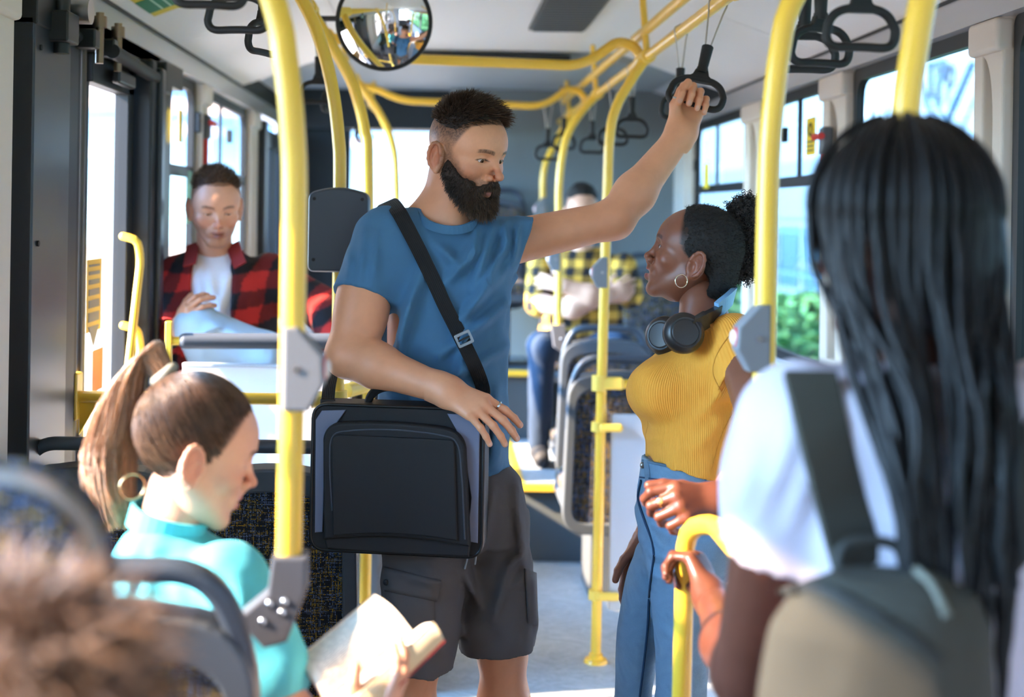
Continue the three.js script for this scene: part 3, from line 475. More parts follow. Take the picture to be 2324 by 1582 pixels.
{
  const t = thing('shop_building', 'pale blue shop front with large letters outside the right windows', 'building', V(9, -0.5, -20)), blue = mat('#586871', 0.6), pale = mat('#6c7a81', 0.6);
  part(t, 'wall', box(8.5, 12, -0.5, 7.4, -60, -8, 0), pale); part(t, 'fascia', box(8.4, 8.52, 1.5, 2.9, -60, -8.1, 0.01), blue); part(t, 'parapet', box(8.3, 12, 7.4, 7.7, -60.2, -7.8, 0.02), pale);
  for (let i = 0; i < 12; i++) { const p = part(t, 'shop_window', box(8.44, 8.51, -0.1, 1.35, -12.8 - i * 3.6, -9.6 - i * 3.6, 0.01), mat('#2f4f60', 0.3)); part(p, 'mullion', box(8.40, 8.45, -0.1, 1.35, -11.25 - i * 3.6, -11.15 - i * 3.6, 0.01), blue); }
  const letters = (s, z, y, size, m) => { const g = new TextGeometry(s, { font, size, depth: 0.06, curveSegments: 4 }); g.rotateY(-Math.PI / 2); g.translate(8.36, y, z); part(t, 'letter', g, m); };
  for (const [ch, z0] of [['I', -22.75], ['P', -22.35]]) letters(ch, z0, 3.62, 0.62, mat('#2c4152', 0.6)); for (const [ch, z0] of [['A', -26.2], ['L', -25.3]]) letters(ch, z0, 3.05, 0.7, mat('#c3d0d6', 0.6));
  for (const [za, ya, zb, yb] of [[-22.9, 3.9, -21.9, 2.9], [-20.6, 4.0, -21.9, 2.9]]) part(t, 'strut', cyl(V(8.25, ya, za), V(8.25, yb, zb), 0.06), mat('#33495a', 0.5));
}
{
  const t = thing('roadside_fence', 'low dark blue fence on the grass outside the right windows', 'fence', V(6.8, -0.45, -25)), m = mat('#3f5f78', 0.6);
  part(t, 'top_rail', box(6.78, 6.82, 1.25, 1.30, -50, -13, 0), m); part(t, 'bottom_rail', box(6.78, 6.82, 0.45, 0.5, -50, -13, 0), m);
  for (let i = 0; i < 75; i++) part(t, 'picket', box(6.785, 6.815, -0.45, 1.3, -13.2 - i * 0.5, -13.14 - i * 0.5, 0), m);
}
function bush(label, x, z, r, h) {
  const t = thing('bush', label, 'bush', V(x, -0.45, z), 'bushes outside the right windows'), l = [];
  for (let i = 0; i < 900; i++) { const a = rnd() * 6.283, y = Math.pow(rnd(), 0.8), q = Math.sqrt(1 - Math.pow(y * 1.7 - 0.75, 2) * 0.8) * r * (0.55 + 0.45 * rnd()), g = new THREE.PlaneGeometry(0.16, 0.09); g.rotateX(rr(-1.4, 1.4)); g.rotateY(rr(0, 6.28)); g.translate(x + Math.cos(a) * q, -0.45 + y * h, z + Math.sin(a) * q); l.push(g); }
  const m = part(t, 'foliage', merge(l), mat('#4d7d45', 0.9, { side: THREE.DoubleSide })); m.userData.kind = 'stuff'; part(t, 'stem', cyl(V(x, -0.5, z), V(x, h * 0.5, z), 0.05), mat('#5a4a3a', 0.9));
}
for (const [i, [x, z, r, h]] of [[5.4, -19, 1.0, 0.9], [5.0, -27, 1.2, 1.0], [5.2, 4.0, 1.2, 1.5], [5.8, 0.6, 1.4, 1.8]].entries()) bush(['low green bush seen through the sliding right window', 'green bush in front of the blue fence, farthest back', 'green bush outside, reflected from ahead of the bus', 'broad green bush outside beside the photographer'][i], x, z, r, h);

// ---------- handrails and poles ----------
const RL = V(-0.41, 2.174, 0), RR = V(0.71, 2.11, 0), PR = 0.0178;
const onL = (d, dx = 0, dy = 0) => V(RL.x + dx, RL.y + dy, -d), onR = (d, dx = 0, dy = 0) => V(RR.x + dx, RR.y + dy, -d);
{
  const t = thing('overhead_rail', 'long yellow overhead handrail above the left of the aisle', 'handrail', V(RL.x, 2.1, -4)); part(t, 'tube', rail([onL(-2.2), onL(8.0)], PR), MT.yellow);
  for (const d of [0.8, 2.9, 5.4, 7.6]) { const s = part(t, 'ceiling_bracket', rail([onL(d), onL(d, 0.02, 0.17)], 0.012), MT.yellow); part(s, 'collar', cyl(onL(d - 0.03), onL(d + 0.03), 0.025), MT.clampYellow); }
  const u = thing('overhead_rail', 'long yellow overhead handrail above the right of the aisle', 'handrail', V(RR.x, 2.1, -4)); part(u, 'tube', rail([onR(-2.2), onR(8.0)], PR), MT.yellow); part(u, 'upper_tube', rail([onR(2.6, 0, 0.22), onR(3.0, 0, 0.09), onR(7.6, -0.02, 0.09), onR(7.8, 0, 0.2)], PR), MT.yellow);
  for (const d of [0.8, 3.2, 4.6, 6.1, 7.4]) { const s = part(u, 'ceiling_bracket', rail([onR(d), onR(d, -0.02, 0.22)], 0.012), MT.yellow); part(s, 'collar', cyl(onR(d - 0.03), onR(d + 0.03), 0.025), MT.clampYellow); }
}
function crossbar(label, d, r) {
  const t = thing('crossbar', label, 'handrail', V(0.15, 2.09, -d)); const y = 2.09;
  part(t, 'tube', rail([onL(d), V(-0.33, 2.16, -d), V(-0.2, y + 0.012, -d), V(0.50, y - 0.005, -d), V(0.62, y + 0.085, -d), V(0.68, y + 0.07, -d), onR(d)], PR * r, 0.09, 90), MT.yellow);
  part(t, 'joint', cyl(onR(d - 0.05), onR(d + 0.05), 0.026), MT.yellow); part(t, 'joint', cyl(onL(d - 0.05), onL(d + 0.05), 0.026), MT.yellow);
}
crossbar('yellow crossbar between the two overhead rails, beside the round mirror', 4.7, 1.05); crossbar('yellow crossbar between the overhead rails farther back', 6.5, 1);
function pole(label, pts, opts = {}) {
  const t = thing('pole', label, 'pole', V(pts[0].x, Math.min(pts[0].y, pts[pts.length - 1].y), pts[0].z)); part(t, 'tube', tube(pts, opts.r ?? PR, 90, 16), MT.yellow);
  const top = pts[pts.length - 1]; part(t, 'joint', cyl(V(top.x, top.y, top.z - 0.045), V(top.x, top.y, top.z + 0.045), 0.0255), MT.clampYellow); return t;
}
const down = (p) => V(p.x - 0.004, 0, p.z);
const poleL1 = pole('thick yellow pole in the left foreground rising from the reading girl\'s seat', [P(656, 1262, 1.8), P(663, 800, 1.8), P(668, 450, 1.8), P(664, 300, 1.8), P(649, 150, 1.8), P(620, 0, 1.8), V(-0.31, 2.05, -1.8), onL(1.8)]);
const poleV = pole('yellow pole carrying the dark ticket validator box', [P(765, 930, 3.55), P(766, 900, 3.55), P(771, 430, 3.55), P(768, 310, 3.55), P(750, 180, 3.55), P(715, 60, 3.55), onL(3.55)]);
const poleL3 = pole('yellow curved pole just right of the validator box', [down(P(836, 1000, 4.05)), P(836, 900, 4.05), P(834, 369, 4.05), P(828, 300, 4.05), P(814, 235, 4.05), P(788, 165, 4.05), onL(4.05)]);
pole('slim yellow pole in front of the rear window', [down(P(898, 800, 6.2)), P(899, 600, 6.2), P(898, 403, 6.2), P(888, 319, 6.2), P(858, 252, 6.2), onL(6.2)]);
const poleC = pole('yellow floor pole between the bearded man and the woman in yellow', [P(1352, 1490, 4.6), P(1365, 900, 4.6), P(1378, 450, 4.6), P(1384, 310, 4.6), P(1400, 240, 4.6), P(1437, 175, 4.6), onR(4.6)]);
const poleP2 = pole('yellow curved pole standing on the rear seat back, left of the floor pole', [P(1266, 748, 6.05), P(1269, 560, 6.05), P(1269, 420, 6.05), P(1284, 319, 6.05), P(1314, 262, 6.05), onR(6.05)]);
const poleP3 = pole('farthest yellow curved pole at the rear seats', [V(0.565, 1.27, -7.2), V(0.567, 1.4, -7.2), P(1233, 403, 7.2), P(1254, 336, 7.2), onR(7.2)]);
const poleR1 = pole('yellow pole in front of the curly ponytail with a stop button', [down(P(1726, 1200, 2.1)), P(1729, 1000, 2.1), P(1734, 860, 2.1), P(1741, 508, 2.1), P(1747, 327, 2.1), P(1757, 218, 2.1), P(1771, 109, 2.1), P(1800, 0, 2.1), V(0.64, 2.05, -2.1), onR(2.1)]);
const poleR0 = pole('blurred yellow pole behind the head with long braids', [down(P(2036, 900, 1.85)), P(2042, 600, 1.85), P(2056, 262, 1.85), P(2076, 109, 1.85), P(2095, 0, 1.85), V(0.70, 2.0, -1.85), onR(1.85)], { r: 0.0195 });
part(poleC, 'base_flange', merge([cyl(V(P(1352, 1497, 4.6).x, 0, -4.6), V(P(1352, 1497, 4.6).x, 0.012, -4.6), 0.042, 0.038, 24), cyl(V(P(1352, 1497, 4.6).x, 0.01, -4.6), V(P(1352, 1497, 4.6).x, 0.03, -4.6), 0.024)]), MT.yellow);
// waist-high rails
{
  const a = V(-0.965, 1.05, -3.53), b = P(766, 908, 3.55), t = thing('partition_rail', 'yellow rail from the door post to the validator pole', 'handrail', a); part(t, 'tube', rail([a, V(b.x, 1.05, -3.55)], 0.0165), MT.yellow); part(t, 'wall_bracket', bz(-0.975, -0.955, 0.99, 1.115, 3.50, 3.56, 0.006), MT.yellow); part(t, 'brace', extrude([[0, 0], [0.05, 0], [0, -0.09]], 0.008, 0.001).translate(-0.955, 1.04, -3.53), MT.yellow);
  part(t, 'clamp', merge([cyl(V(b.x, 1.025, -3.55), V(b.x, 1.075, -3.55), 0.026), cyl(V(b.x - 0.07, 1.05, -3.548), V(b.x - 0.02, 1.05, -3.55), 0.023)]), MT.clampYellow); part(t, 'side_stub', merge([cyl(V(b.x + 0.02, 1.07, -3.58), V(b.x + 0.09, 1.07, -3.75), 0.02)]), MT.clampYellow);
}
{
  const l = P(385, 790, 3.95), r = P(835, 790, 4.05), y = 1.16, t = thing('padded_partition', 'dark padded rail over a pale partition panel in front of the red plaid man', 'partition', V(-0.55, 0, -4.05));
  part(t, 'padding', rail([V(l.x + 0.045, y, -3.96), V(r.x - 0.06, y, -4.03)], 0.024, 0.05), mat('#3d444e', 0.55)); part(t, 'tube', rail([V(l.x, y, -3.95), V(r.x - 0.034, y, -4.045)], 0.013), MT.yellow); part(t, 'post', bz(l.x - 0.012, l.x + 0.008, 0.02, y + 0.06, 3.935, 3.955, 0.004), MT.yellow);
  part(t, 'panel', box(l.x + 0.03, r.x - 0.045, 0.32, 1.085, -4.015, -3.995, 0.006), MT.panelWhite); part(t, 'edge_strip', box(l.x + 0.03, r.x - 0.045, 1.08, 1.09, -4.018, -3.992, 0.003), MT.panelGrey);
}
{
  const x0 = P(1385, 1100, 4.6).x, c = P(1360, 866, 4.6), t = thing('aisle_partition', 'grey partition panel clamped to the yellow floor pole', 'partition', V(0.95, 0, -4.6));
  part(t, 'panel', box(x0, 1.38, 0.18, 0.865, -4.612, -4.598, 0.006), MT.panelGrey); part(t, 'rail', rail([V(c.x, 0.97, -4.6), V(1.38, 0.97, -4.6)], 0.0165), MT.yellow);
  part(t, 'clamp', merge([cyl(V(c.x, 0.945, -4.6), V(c.x, 0.998, -4.6), 0.026), box(c.x, c.x + 0.085, 0.95, 0.993, -4.625, -4.578, 0.012)]), MT.clampYellow);
  for (const y of [0.82, 0.235]) part(t, 'clamp', merge([cyl(V(P(1358, 960, 4.6).x - 0.0, y - 0.016, -4.6), V(P(1358, 960, 4.6).x, y + 0.016, -4.6), 0.025), box(P(1358, 960, 4.6).x, P(1412, 960, 4.6).x, y - 0.015, y + 0.015, -4.592, -4.566, 0.012)]), MT.clampYellow);
}
const POST = P(1556, 1230, 2.3), RAILY = 1.045;
const handRail = (() => {
  const t = thing('hand_post', 'yellow waist rail and post held by the woman in yellow', 'handrail', V(POST.x, 0, -2.3)); part(t, 'tube', rail([V(POST.x - 0.006, 0, -2.32), V(POST.x, RAILY - 0.03, -2.3), V(POST.x + 0.03, RAILY, -2.22), V(POST.x + 0.03, RAILY, -1.72)], 0.0168, 0.045), MT.yellow); part(t, 'base_flange', cyl(V(POST.x - 0.006, 0, -2.32), V(POST.x - 0.006, 0.012, -2.32), 0.04), MT.yellow); return t;
})();
// ---------- stop button boxes on poles ----------
function stopBox(p, c, s, side, label) {   // c centre at the pole, s size, side -1: box bulges to the left
  const pts = [[0.25, 0.5], [0.0, 0.5], [-0.62, 0.16], [-0.66, -0.18], [-0.3, -0.5], [0.25, -0.5]].map(([x, y]) => [x * s * 0.5, y * s]);
  const m = side > 0 ? pts.map(([x, y]) => [-x, y]).reverse() : pts, g = extrude(m, 0.034, 0.004); g.translate(c.x + side * 0.012, c.y, c.z + 0.004);
  const b = part(p, 'button_box', g, MT.buttonGrey, label), bx = c.x + side * (s * 0.325 + 0.012);
  part(b, 'button', ball(V(bx + side * 0.004, c.y, c.z + 0.004), V(0.008, s * 0.14, 0.013), 12), MT.lens); part(b, 'button_ring', ball(V(bx, c.y, c.z + 0.004), V(0.009, s * 0.18, 0.016), 12), MT.red); part(b, 'screw', cyl(V(c.x + side * 0.014, c.y + 0.0, c.z + 0.022), V(c.x + side * 0.014, c.y, c.z + 0.027), 0.005), MT.steel);
}
stopBox(poleR1, P(1735, 766, 2.1), 0.098, -1, 'grey stop button box'); stopBox(poleC, P(1374, 618, 4.6), 0.098, -1, 'grey stop button box'); stopBox(poleL1, P(655, 834, 1.8), 0.105, 1, 'grey stop button box'); stopBox(poleP2, P(1268, 588, 6.05), 0.1, -1, 'grey stop button box'); stopBox(poleP3, P(1236, 475, 7.2), 0.12, -1, 'grey stop button box');
// brackets that tie poles to seat backs
function seatBracket(p, d, px, k) {
  const o = P(px[0][0], px[0][1], d), pts = px.map(([u, v]) => { const q = P(u, v, d); return [q.x - o.x, q.y - o.y]; }), g = extrude(pts, 0.042, 0.004); g.translate(o.x, o.y, -d); const b = part(p, 'seat_bracket', g, mat('#4d4f55', 0.5));
  for (const [u, v] of k) { const q = P(u, v, d); part(b, 'rivet', ball(V(q.x, q.y, -d + 0.025), V(0.006, 0.006, 0.004), 8), MT.chrome); }
}
seatBracket(poleL1, 1.8, [[628, 1262], [692, 1262], [692, 1332], [650, 1440], [606, 1452], [552, 1394], [618, 1340]], [[618, 1358], [646, 1378], [652, 1354], [602, 1398]]);
seatBracket(poleP2, 6.05, [[1252, 738], [1280, 738], [1284, 770], [1298, 792], [1278, 800], [1258, 786]], [[1272, 768], [1280, 782]]);
// ---------- ticket validator ----------
{
  const c = P(772, 520, 3.55), t = thing('ticket_validator', 'dark blue grey ticket validator box on the yellow pole', 'validator', c), w = 0.148, h = 0.212;
  const s = new THREE.Shape(); s.moveTo(-w / 2 + 0.012, -h / 2); s.lineTo(w / 2 - 0.012, -h / 2); s.quadraticCurveTo(w / 2, -h / 2, w / 2, -h / 2 + 0.014); s.lineTo(w / 2, h / 2 - 0.03); s.quadraticCurveTo(w / 2, h / 2 - 0.014, w / 2 - 0.02, h / 2 - 0.01); s.quadraticCurveTo(0, h / 2 + 0.006, -w / 2 + 0.02, h / 2 - 0.01); s.quadraticCurveTo(-w / 2, h / 2 - 0.014, -w / 2, h / 2 - 0.03); s.lineTo(-w / 2, -h / 2 + 0.014); s.quadraticCurveTo(-w / 2, -h / 2, -w / 2 + 0.012, -h / 2);
  const g = new THREE.ExtrudeGeometry(s, { depth: 0.05, bevelEnabled: true, bevelSize: 0.007, bevelThickness: 0.016, bevelSegments: 4, curveSegments: 10 }); g.translate(c.x, c.y, c.z + 0.012); part(t, 'housing', g, MT.boxGrey);
  for (const [a, b] of [[-1, 1], [1, 1], [-1, -1], [1, -1]]) part(t, 'screw', cyl(V(c.x + a * (w / 2 - 0.011), c.y + b * (h / 2 - 0.026), c.z + 0.074), V(c.x + a * (w / 2 - 0.011), c.y + b * (h / 2 - 0.026), c.z + 0.081), 0.0045), MT.rubber);
  part(t, 'back_mount', box(c.x - 0.03, c.x + 0.03, c.y - 0.08, c.y + 0.08, c.z - 0.025, c.z + 0.014, 0.006), MT.boxGrey);
}
// ---------- round convex mirror ----------
{
  const c = P(871, 50, 4.1), n = V(-0.12, -0.20, 1).normalize(), q = new THREE.Quaternion().setFromUnitVectors(V(0, 0, 1), n), r = 0.146, t = thing('convex_mirror', 'round convex mirror with black rim hanging by the left rail', 'mirror', c);
  const R = 0.33, a = Math.asin(r / R), cap0 = new THREE.SphereGeometry(R, 64, 24, 0, Math.PI * 2, 0, a); cap0.rotateX(Math.PI / 2); cap0.translate(0, 0, -R * Math.cos(a)); cap0.applyQuaternion(q); cap0.translate(c.x, c.y, c.z); part(t, 'mirror_face', cap0, MT.mirror);
  const rim = new THREE.TorusGeometry(r, 0.007, 12, 64); rim.applyQuaternion(q); rim.translate(c.x, c.y, c.z); part(t, 'rim', rim, MT.rubber);
  const bk = new THREE.CylinderGeometry(r, r * 0.85, 0.02, 48); bk.rotateX(Math.PI / 2); bk.translate(0, 0, -0.013); bk.applyQuaternion(q); bk.translate(c.x, c.y, c.z); part(t, 'back', bk, MT.black);
  part(t, 'bracket', rail([V(c.x, c.y, c.z - 0.02), V(c.x - 0.08, c.y + 0.02, c.z - 0.08), V(RL.x, RL.y, -4.25)], 0.009, 0.03), MT.black);
}
// ---------- hanging straps ----------
const ringGeo = (() => { const s = []; for (let i = 0; i < 48; i++) { const a = i / 48 * Math.PI * 2, c = Math.cos(a), n = Math.sin(a), k = 2 / 3.0; s.push(V(Math.sign(c) * Math.abs(c) ** k * (n > 0 ? 0.058 - 0.010 * n : 0.061), Math.sign(n) * Math.abs(n) ** k * 0.035 + (n < 0 ? 0.004 * Math.cos(c * Math.PI) : 0), 0)); } const cv = new THREE.CatmullRomCurve3(s, true); const g = new THREE.TubeGeometry(cv, 64, 0.0078, 10, true); g.scale(1, 1, 1.1); return g; })();
function strapParts(t) {          // origin at the rail, hangs along -y
  part(t, 'wire', merge([tube([V(0, 0.022, 0.004), V(0.021, 0.006, 0.002), V(0.016, -0.03, 0), V(0.004, -0.125, 0)], 0.0022, 16, 6), tube([V(0, 0.022, -0.004), V(-0.021, 0.006, -0.002), V(-0.016, -0.03, 0), V(-0.004, -0.125, 0)], 0.0022, 16, 6)]), MT.wire);
  part(t, 'sleeve', merge([cyl(V(0, -0.165, 0), V(0, -0.112, 0), 0.0115, 0.0135), cyl(V(0, -0.178, 0), V(0, -0.165, 0), 0.014, 0.013), ball(V(0, -0.112, 0), V(0.0135, 0.004, 0.0135), 12)]), MT.rubber);
  const yoke = new THREE.Shape([new THREE.Vector2(-0.012, 0), new THREE.Vector2(0.012, 0), new THREE.Vector2(0.016, -0.012), new THREE.Vector2(0.036, -0.026), new THREE.Vector2(-0.036, -0.026), new THREE.Vector2(-0.016, -0.012)]);
  part(t, 'yoke', extrude(yoke, 0.010, 0.003).translate(0, -0.174, 0), MT.rubber); part(t, 'grip', ringGeo.clone().translate(0, -0.228, 0), MT.rubber);
}
const strap0 = thing('hand_strap', 'hand strap nearest the camera above the left foreground', 'hand strap', V(0, 0, 0), 'hanging hand straps'); strapParts(strap0);
function strapAt(label, pos, ry, tilt, first) {
  const s = first ? strap0 : copyOf(strap0, label); s.position.copy(pos); s.rotation.set(0, 0, 0);
  const q = new THREE.Quaternion().setFromEuler(new THREE.Euler(0, ry, 0)); if (tilt) { const d = tilt.clone().sub(pos).normalize().negate(); q.premultiply(new THREE.Quaternion().setFromUnitVectors(V(0, 1, 0), d)); } s.quaternion.copy(q); s.userData.label = label; return s;
}
strapAt('black hand strap at the top left, nearest the door', onL(2.31), 0.15, null, true); strapAt('black hand strap just right of the top left one, overlapping it', onL(2.63), -0.1); strapAt('black hand strap turned edge-on beside the thick left pole', onL(3.0), 1.15);
strapAt('black hand strap behind the validator pole, above the box', onL(4.36), 0.1); strapAt('hand strap turned edge-on behind the validator pole', onL(4.75), 1.35); strapAt('small far hand strap in front of the rear window', onL(7.0), 0.9); strapAt('dark hand strap hanging below the mirror', onL(6.6), 1.3);
const HOLD = P(1582, 207, 3.36);
const strapM = strapAt('hand strap gripped by the bearded man', onR(3.42), -0.2, HOLD); strapM.scale.setScalar(1.12); strapAt('hand strap behind the gripping fist', onR(3.95), 0.3);
strapAt('largest hand strap at the top right of the view', onR(2.25), 0.1); strapAt('hand strap in the middle of the right-hand cluster', onR(2.49), 0.25); strapAt('hand strap half hidden behind the right pole', onR(2.6), 0.0);
strapAt('far hand strap right of the floor pole', onR(4.95), 0.2); strapAt('far hand strap crossing the floor pole', onR(5.5), 0.1); strapAt('far hand strap between the two rear poles', onR(6.25), 0.3); strapAt('far hand strap left of the rear poles', V(0.52, 2.085, -6.5), 0.2); strapAt('farthest hand strap touching the rear curved pole', V(0.6, 2.14, -6.5), 0.4);
// ---------- seats ----------
function seatShape(w0, w1, y0, y1, r0, r1, Path = THREE.Shape) { const s = new Path(); s.moveTo(-w0 + r0, y0); s.lineTo(w0 - r0, y0); s.quadraticCurveTo(w0, y0, w0, y0 + r0); s.lineTo(w1, y1 - r1); s.quadraticCurveTo(w1, y1, w1 - r1, y1 + 0.004); s.quadraticCurveTo(0, y1 + 0.022, -w1 + r1, y1 + 0.004); s.quadraticCurveTo(-w1, y1, -w1, y1 - r1); s.lineTo(-w0, y0 + r0); s.quadraticCurveTo(-w0, y0, -w0 + r0, y0); return s; }
function buildSeat(label) {     // faces -z; origin on the floor under the middle
  const t = thing('bus_seat', label, 'seat', V(0, 0, 0), 'moquette bus seats'), tilt = (g) => { g.rotateX(0.10); g.translate(0, 0, 0.14); return g; };
  const shell = seatShape(0.205, 0.195, 0.30, 0.93, 0.09, 0.10); shell.holes.push(seatShape(0.178, 0.172, 0.335, 0.885, 0.07, 0.085, THREE.Path));
  part(t, 'shell_frame', tilt(extrude(shell, 0.05, 0.006)), MT.greyShell); part(t, 'back_fabric', tilt(extrude(seatShape(0.183, 0.177, 0.33, 0.89, 0.07, 0.085), 0.03, 0.006)), MT.seatFabric); part(t, 'backrest', tilt(extrude(seatShape(0.175, 0.17, 0.36, 0.88, 0.07, 0.085), 0.05, 0.014).translate(0, 0, -0.045)), MT.seatFabric);
  part(t, 'handle', tilt(rail([V(-0.19, 0.72, 0.0), V(-0.185, 0.90, 0.006), V(-0.14, 1.0, 0.012), V(0.14, 1.0, 0.012), V(0.185, 0.90, 0.006), V(0.19, 0.72, 0.0)], 0.0165, 0.07, 70)), MT.greyTube);
  part(t, 'cushion', box(-0.2, 0.2, 0.40, 0.47, -0.30, 0.11, 0.03), MT.seatFabric); part(t, 'seat_pan', box(-0.205, 0.205, 0.36, 0.41, -0.30, 0.13, 0.02), MT.greyShell); part(t, 'pedestal', box(-0.09, 0.09, 0, 0.37, -0.2, 0.05, 0.02), MT.greyShell);
  return t;
}
const seat0 = buildSeat('seat whose back handle crosses in front of the reading girl');
seat0.position.set(-0.43, 0.10, -1.95);
const seatAt = (label, x, y, d, ry = 0) => copyOf(seat0, label, V(x, y, -d), ry);
{ const s = seatAt('blurred bus seat back at the left edge of the view', -0.475, 0.43, 1.36); for (const n of ['handle', 'shell_frame']) s.remove(s.children.find((c) => c.name === n)); const o = seatShape(0.188, 0.182, 0.325, 0.895, 0.07, 0.085).getSpacedPoints(80).slice(0, -1).map((p) => V(p.x, p.y, 0)), g = new THREE.TubeGeometry(new THREE.CatmullRomCurve3(o, true), 160, 0.011, 8, true); g.rotateX(0.10); g.translate(0, 0, 0.14); s.base = V(0, 0, 0); part(s, 'edge_trim', g, mat('#8c8076', 0.5)); } seatAt('bus seat by the window beside the reading girl', -0.857, 0.10, 1.97);
seatAt('aisle bus seat just left of the black laptop bag', -0.39, 0, 3.40); seatAt('window bus seat behind the girl\'s ponytail, next to the door', -0.815, 0, 3.40);
seatAt('nearest grey-framed seat back right of the floor pole', 0.71, 0, 5.42); seatAt('window seat hidden beside the nearest right seat', 1.14, 0, 5.42); seatAt('second grey-framed seat back on the right, below the rear man', 0.745, 0.06, 6.12); seatAt('second window seat on the right behind the yellow top', 1.18, 0.06, 6.12);
seatAt('rear seat under the man in the yellow plaid shirt', 0.76, 0.345, 7.02, Math.PI); seatAt('empty rear seat left of the man in yellow plaid', 0.31, 0.70, 7.6, Math.PI); seatAt('empty rear seat right of the man in yellow plaid', 1.185, 0.345, 7.02, Math.PI);
seatAt('seat under the man in the red plaid shirt', -0.70, 0.12, 4.58, Math.PI); seatAt('empty seat beside the man in the red plaid shirt', -0.27, 0.12, 4.58, Math.PI); seatAt('farther seat behind the man in red plaid', -0.75, 0.12, 5.75, Math.PI); seatAt('farther aisle seat behind the validator box', -0.32, 0.12, 5.75, Math.PI);
{ const t = struct('trim_2', 'low podium under the left rear seats', 'podium', bz(-1.0, -0.05, 0, 0.12, 4.26, 6.2, 0.004), MT.floor); }
struct('trim_3', 'wheel arch podium under the foreground seat', 'podium', bz(-1.0, -0.29, 0, 0.44, 0.9, 1.64, 0.01), MT.panelGrey); struct('trim_4', 'low podium under the reading girl', 'podium', bz(-1.0, -0.2, 0, 0.10, 1.785, 2.35, 0.004), MT.floor);
// ---------- small fittings ----------
function hammer(label, x, sgn, d, y) {
  const t = thing('emergency_hammer', label, 'hammer', V(x, y, -d)); part(t, 'holder', box(x - 0.02, x + 0.02, y + 0.14, y + 0.24, -d - 0.03, -d + 0.03, 0.012), mat('#54565a', 0.5)); part(t, 'handle', box(x - 0.012, x + 0.012, y, y + 0.16, -d - 0.018, -d + 0.018, 0.008), MT.red); part(t, 'head', cyl(V(x - sgn * 0.03, y + 0.205, -d - 0.045), V(x - sgn * 0.03, y + 0.205, -d + 0.045), 0.012), MT.red);
}
hammer('red emergency hammer in its holder on the left pillar', -0.965, -1, 5.40, 1.70); hammer('red emergency hammer in its holder on the right pillar', 1.355, 1, 4.66, 1.64);
function sticker(label, x, d0, d1, y0, y1, color) { const q = new THREE.BoxGeometry(0.002, y1 - y0, d1 - d0); q.translate(x, (y0 + y1) / 2, -(d0 + d1) / 2); return single('window_sticker', label, 'sticker', q, mat(color, 0.5), 'stickers on the windows'); }
sticker('yellow sticker on the narrow left window', -0.966, 4.85, 4.92, 1.80, 1.92, '#e8c51e'); sticker('green sticker on the lower left window', -0.966, 5.05, 5.12, 1.50, 1.70, '#3f7a55');
const ys1 = sticker('yellow sticker with an icon beside the right hammer', 1.368, 4.84, 4.96, 1.79, 1.93, '#ecc81c'), ys2 = sticker('small yellow sticker on the rear right window', 1.368, 6.76, 6.88, 1.70, 1.83, '#e6c41e');
{ const g = new THREE.TorusGeometry(0.022, 0.004, 8, 24); g.rotateY(Math.PI / 2); g.translate(1.366, 1.885, -4.9); part(ys1, 'icon', g, MT.rubber); part(ys1, 'text_lines', merge([0, 1, 2].map((i) => box(1.365, 1.367, 1.805 + i * 0.016, 1.811 + i * 0.016, -4.94, -4.86, 0))), MT.rubber); }
{
  const n = V(0.33, -0.94, 0).normalize(), zz = V(0, 0, 1), xx = zz.clone().cross(n).normalize(); const y = 2.345 + (-0.875 + 0.434) * (0.195 / 0.556), o = V(-0.875, y - 0.003, -4.05), q = basisQ(xx, n.clone().negate(), zz.clone().negate());
  const t = thing('ceiling_sticker', 'green and yellow notice sticker on the sloping ceiling', 'sticker', o), put = (w, h, ox, oz, m, name, e = 0) => { const g = new THREE.BoxGeometry(w, 0.002, h); g.translate(ox, -e, oz); g.applyQuaternion(q); g.translate(o.x, o.y, o.z); return part(t, name, g, m); };
  put(0.11, 0.34, 0, 0, mat('#d9bf2e', 0.5), 'sheet', 0); put(0.11, 0.20, 0.0, 0.0, mat('#1f7a58', 0.5), 'green_field', 0.0015); for (const k of [-0.02, 0.01]) put(0.006, 0.18, 0.012 + k, 0, mat('#bcd8c4', 0.6), 'print_line', 0.003);
}

// ---------- people: common pieces ----------
function folds(list, d, amp0 = 0.006, w0 = 0.012) {      // soft ridges of cloth given by their ends in the photograph
  const L = list.map(([u0, v0, u1, v1, a = 1, w = 1]) => { const p = P(u0, v0, d), q = P(u1, v1, d); return [p.x, p.y, q.x - p.x, q.y - p.y, amp0 * a, w0 * w]; });
  return (x, y, z) => { let s = 0; for (const [ax, ay, bx, by, a, w] of L) { let t = ((x - ax) * bx + (y - ay) * by) / (bx * bx + by * by + 1e-9); t = clamp(t, 0, 1); const dx = x - ax - bx * t, dy = y - ay - by * t, e = (dx * dx + dy * dy) / (w * w); if (e < 6) s -= a * Math.exp(-e) * (0.35 + 1.3 * Math.sin(Math.PI * clamp(t * 0.9 + 0.05, 0, 1))); } return s; };
}
const rumple = (s, a, o = 0) => (x, y, z) => a * (noise(x * s + o, y * s * 0.7, z * s + o) + 0.5 * noise(x * s * 2.3, y * s * 1.6 + o, z * s * 2.3));
const addm = (...m) => (x, y, z) => { let s = 0; for (const f of m) s += f(x, y, z); return s; };
function person(label, base) { return thing('person', label, 'person', base); }
const headMatrix = (pos, yaw, pitch, roll = 0, s = 1) => M4(pos, new THREE.Quaternion().setFromEuler(new THREE.Euler(pitch, yaw, roll, 'YXZ')), s);
function headGeo(prims, m, color, h = 0.0026, mod) { const g = solid(prims, h, { color, mod, lo: V(-0.12, -0.13, -0.13), hi: V(0.12, 0.16, 0.15) }); g.applyMatrix4(m); return g; }
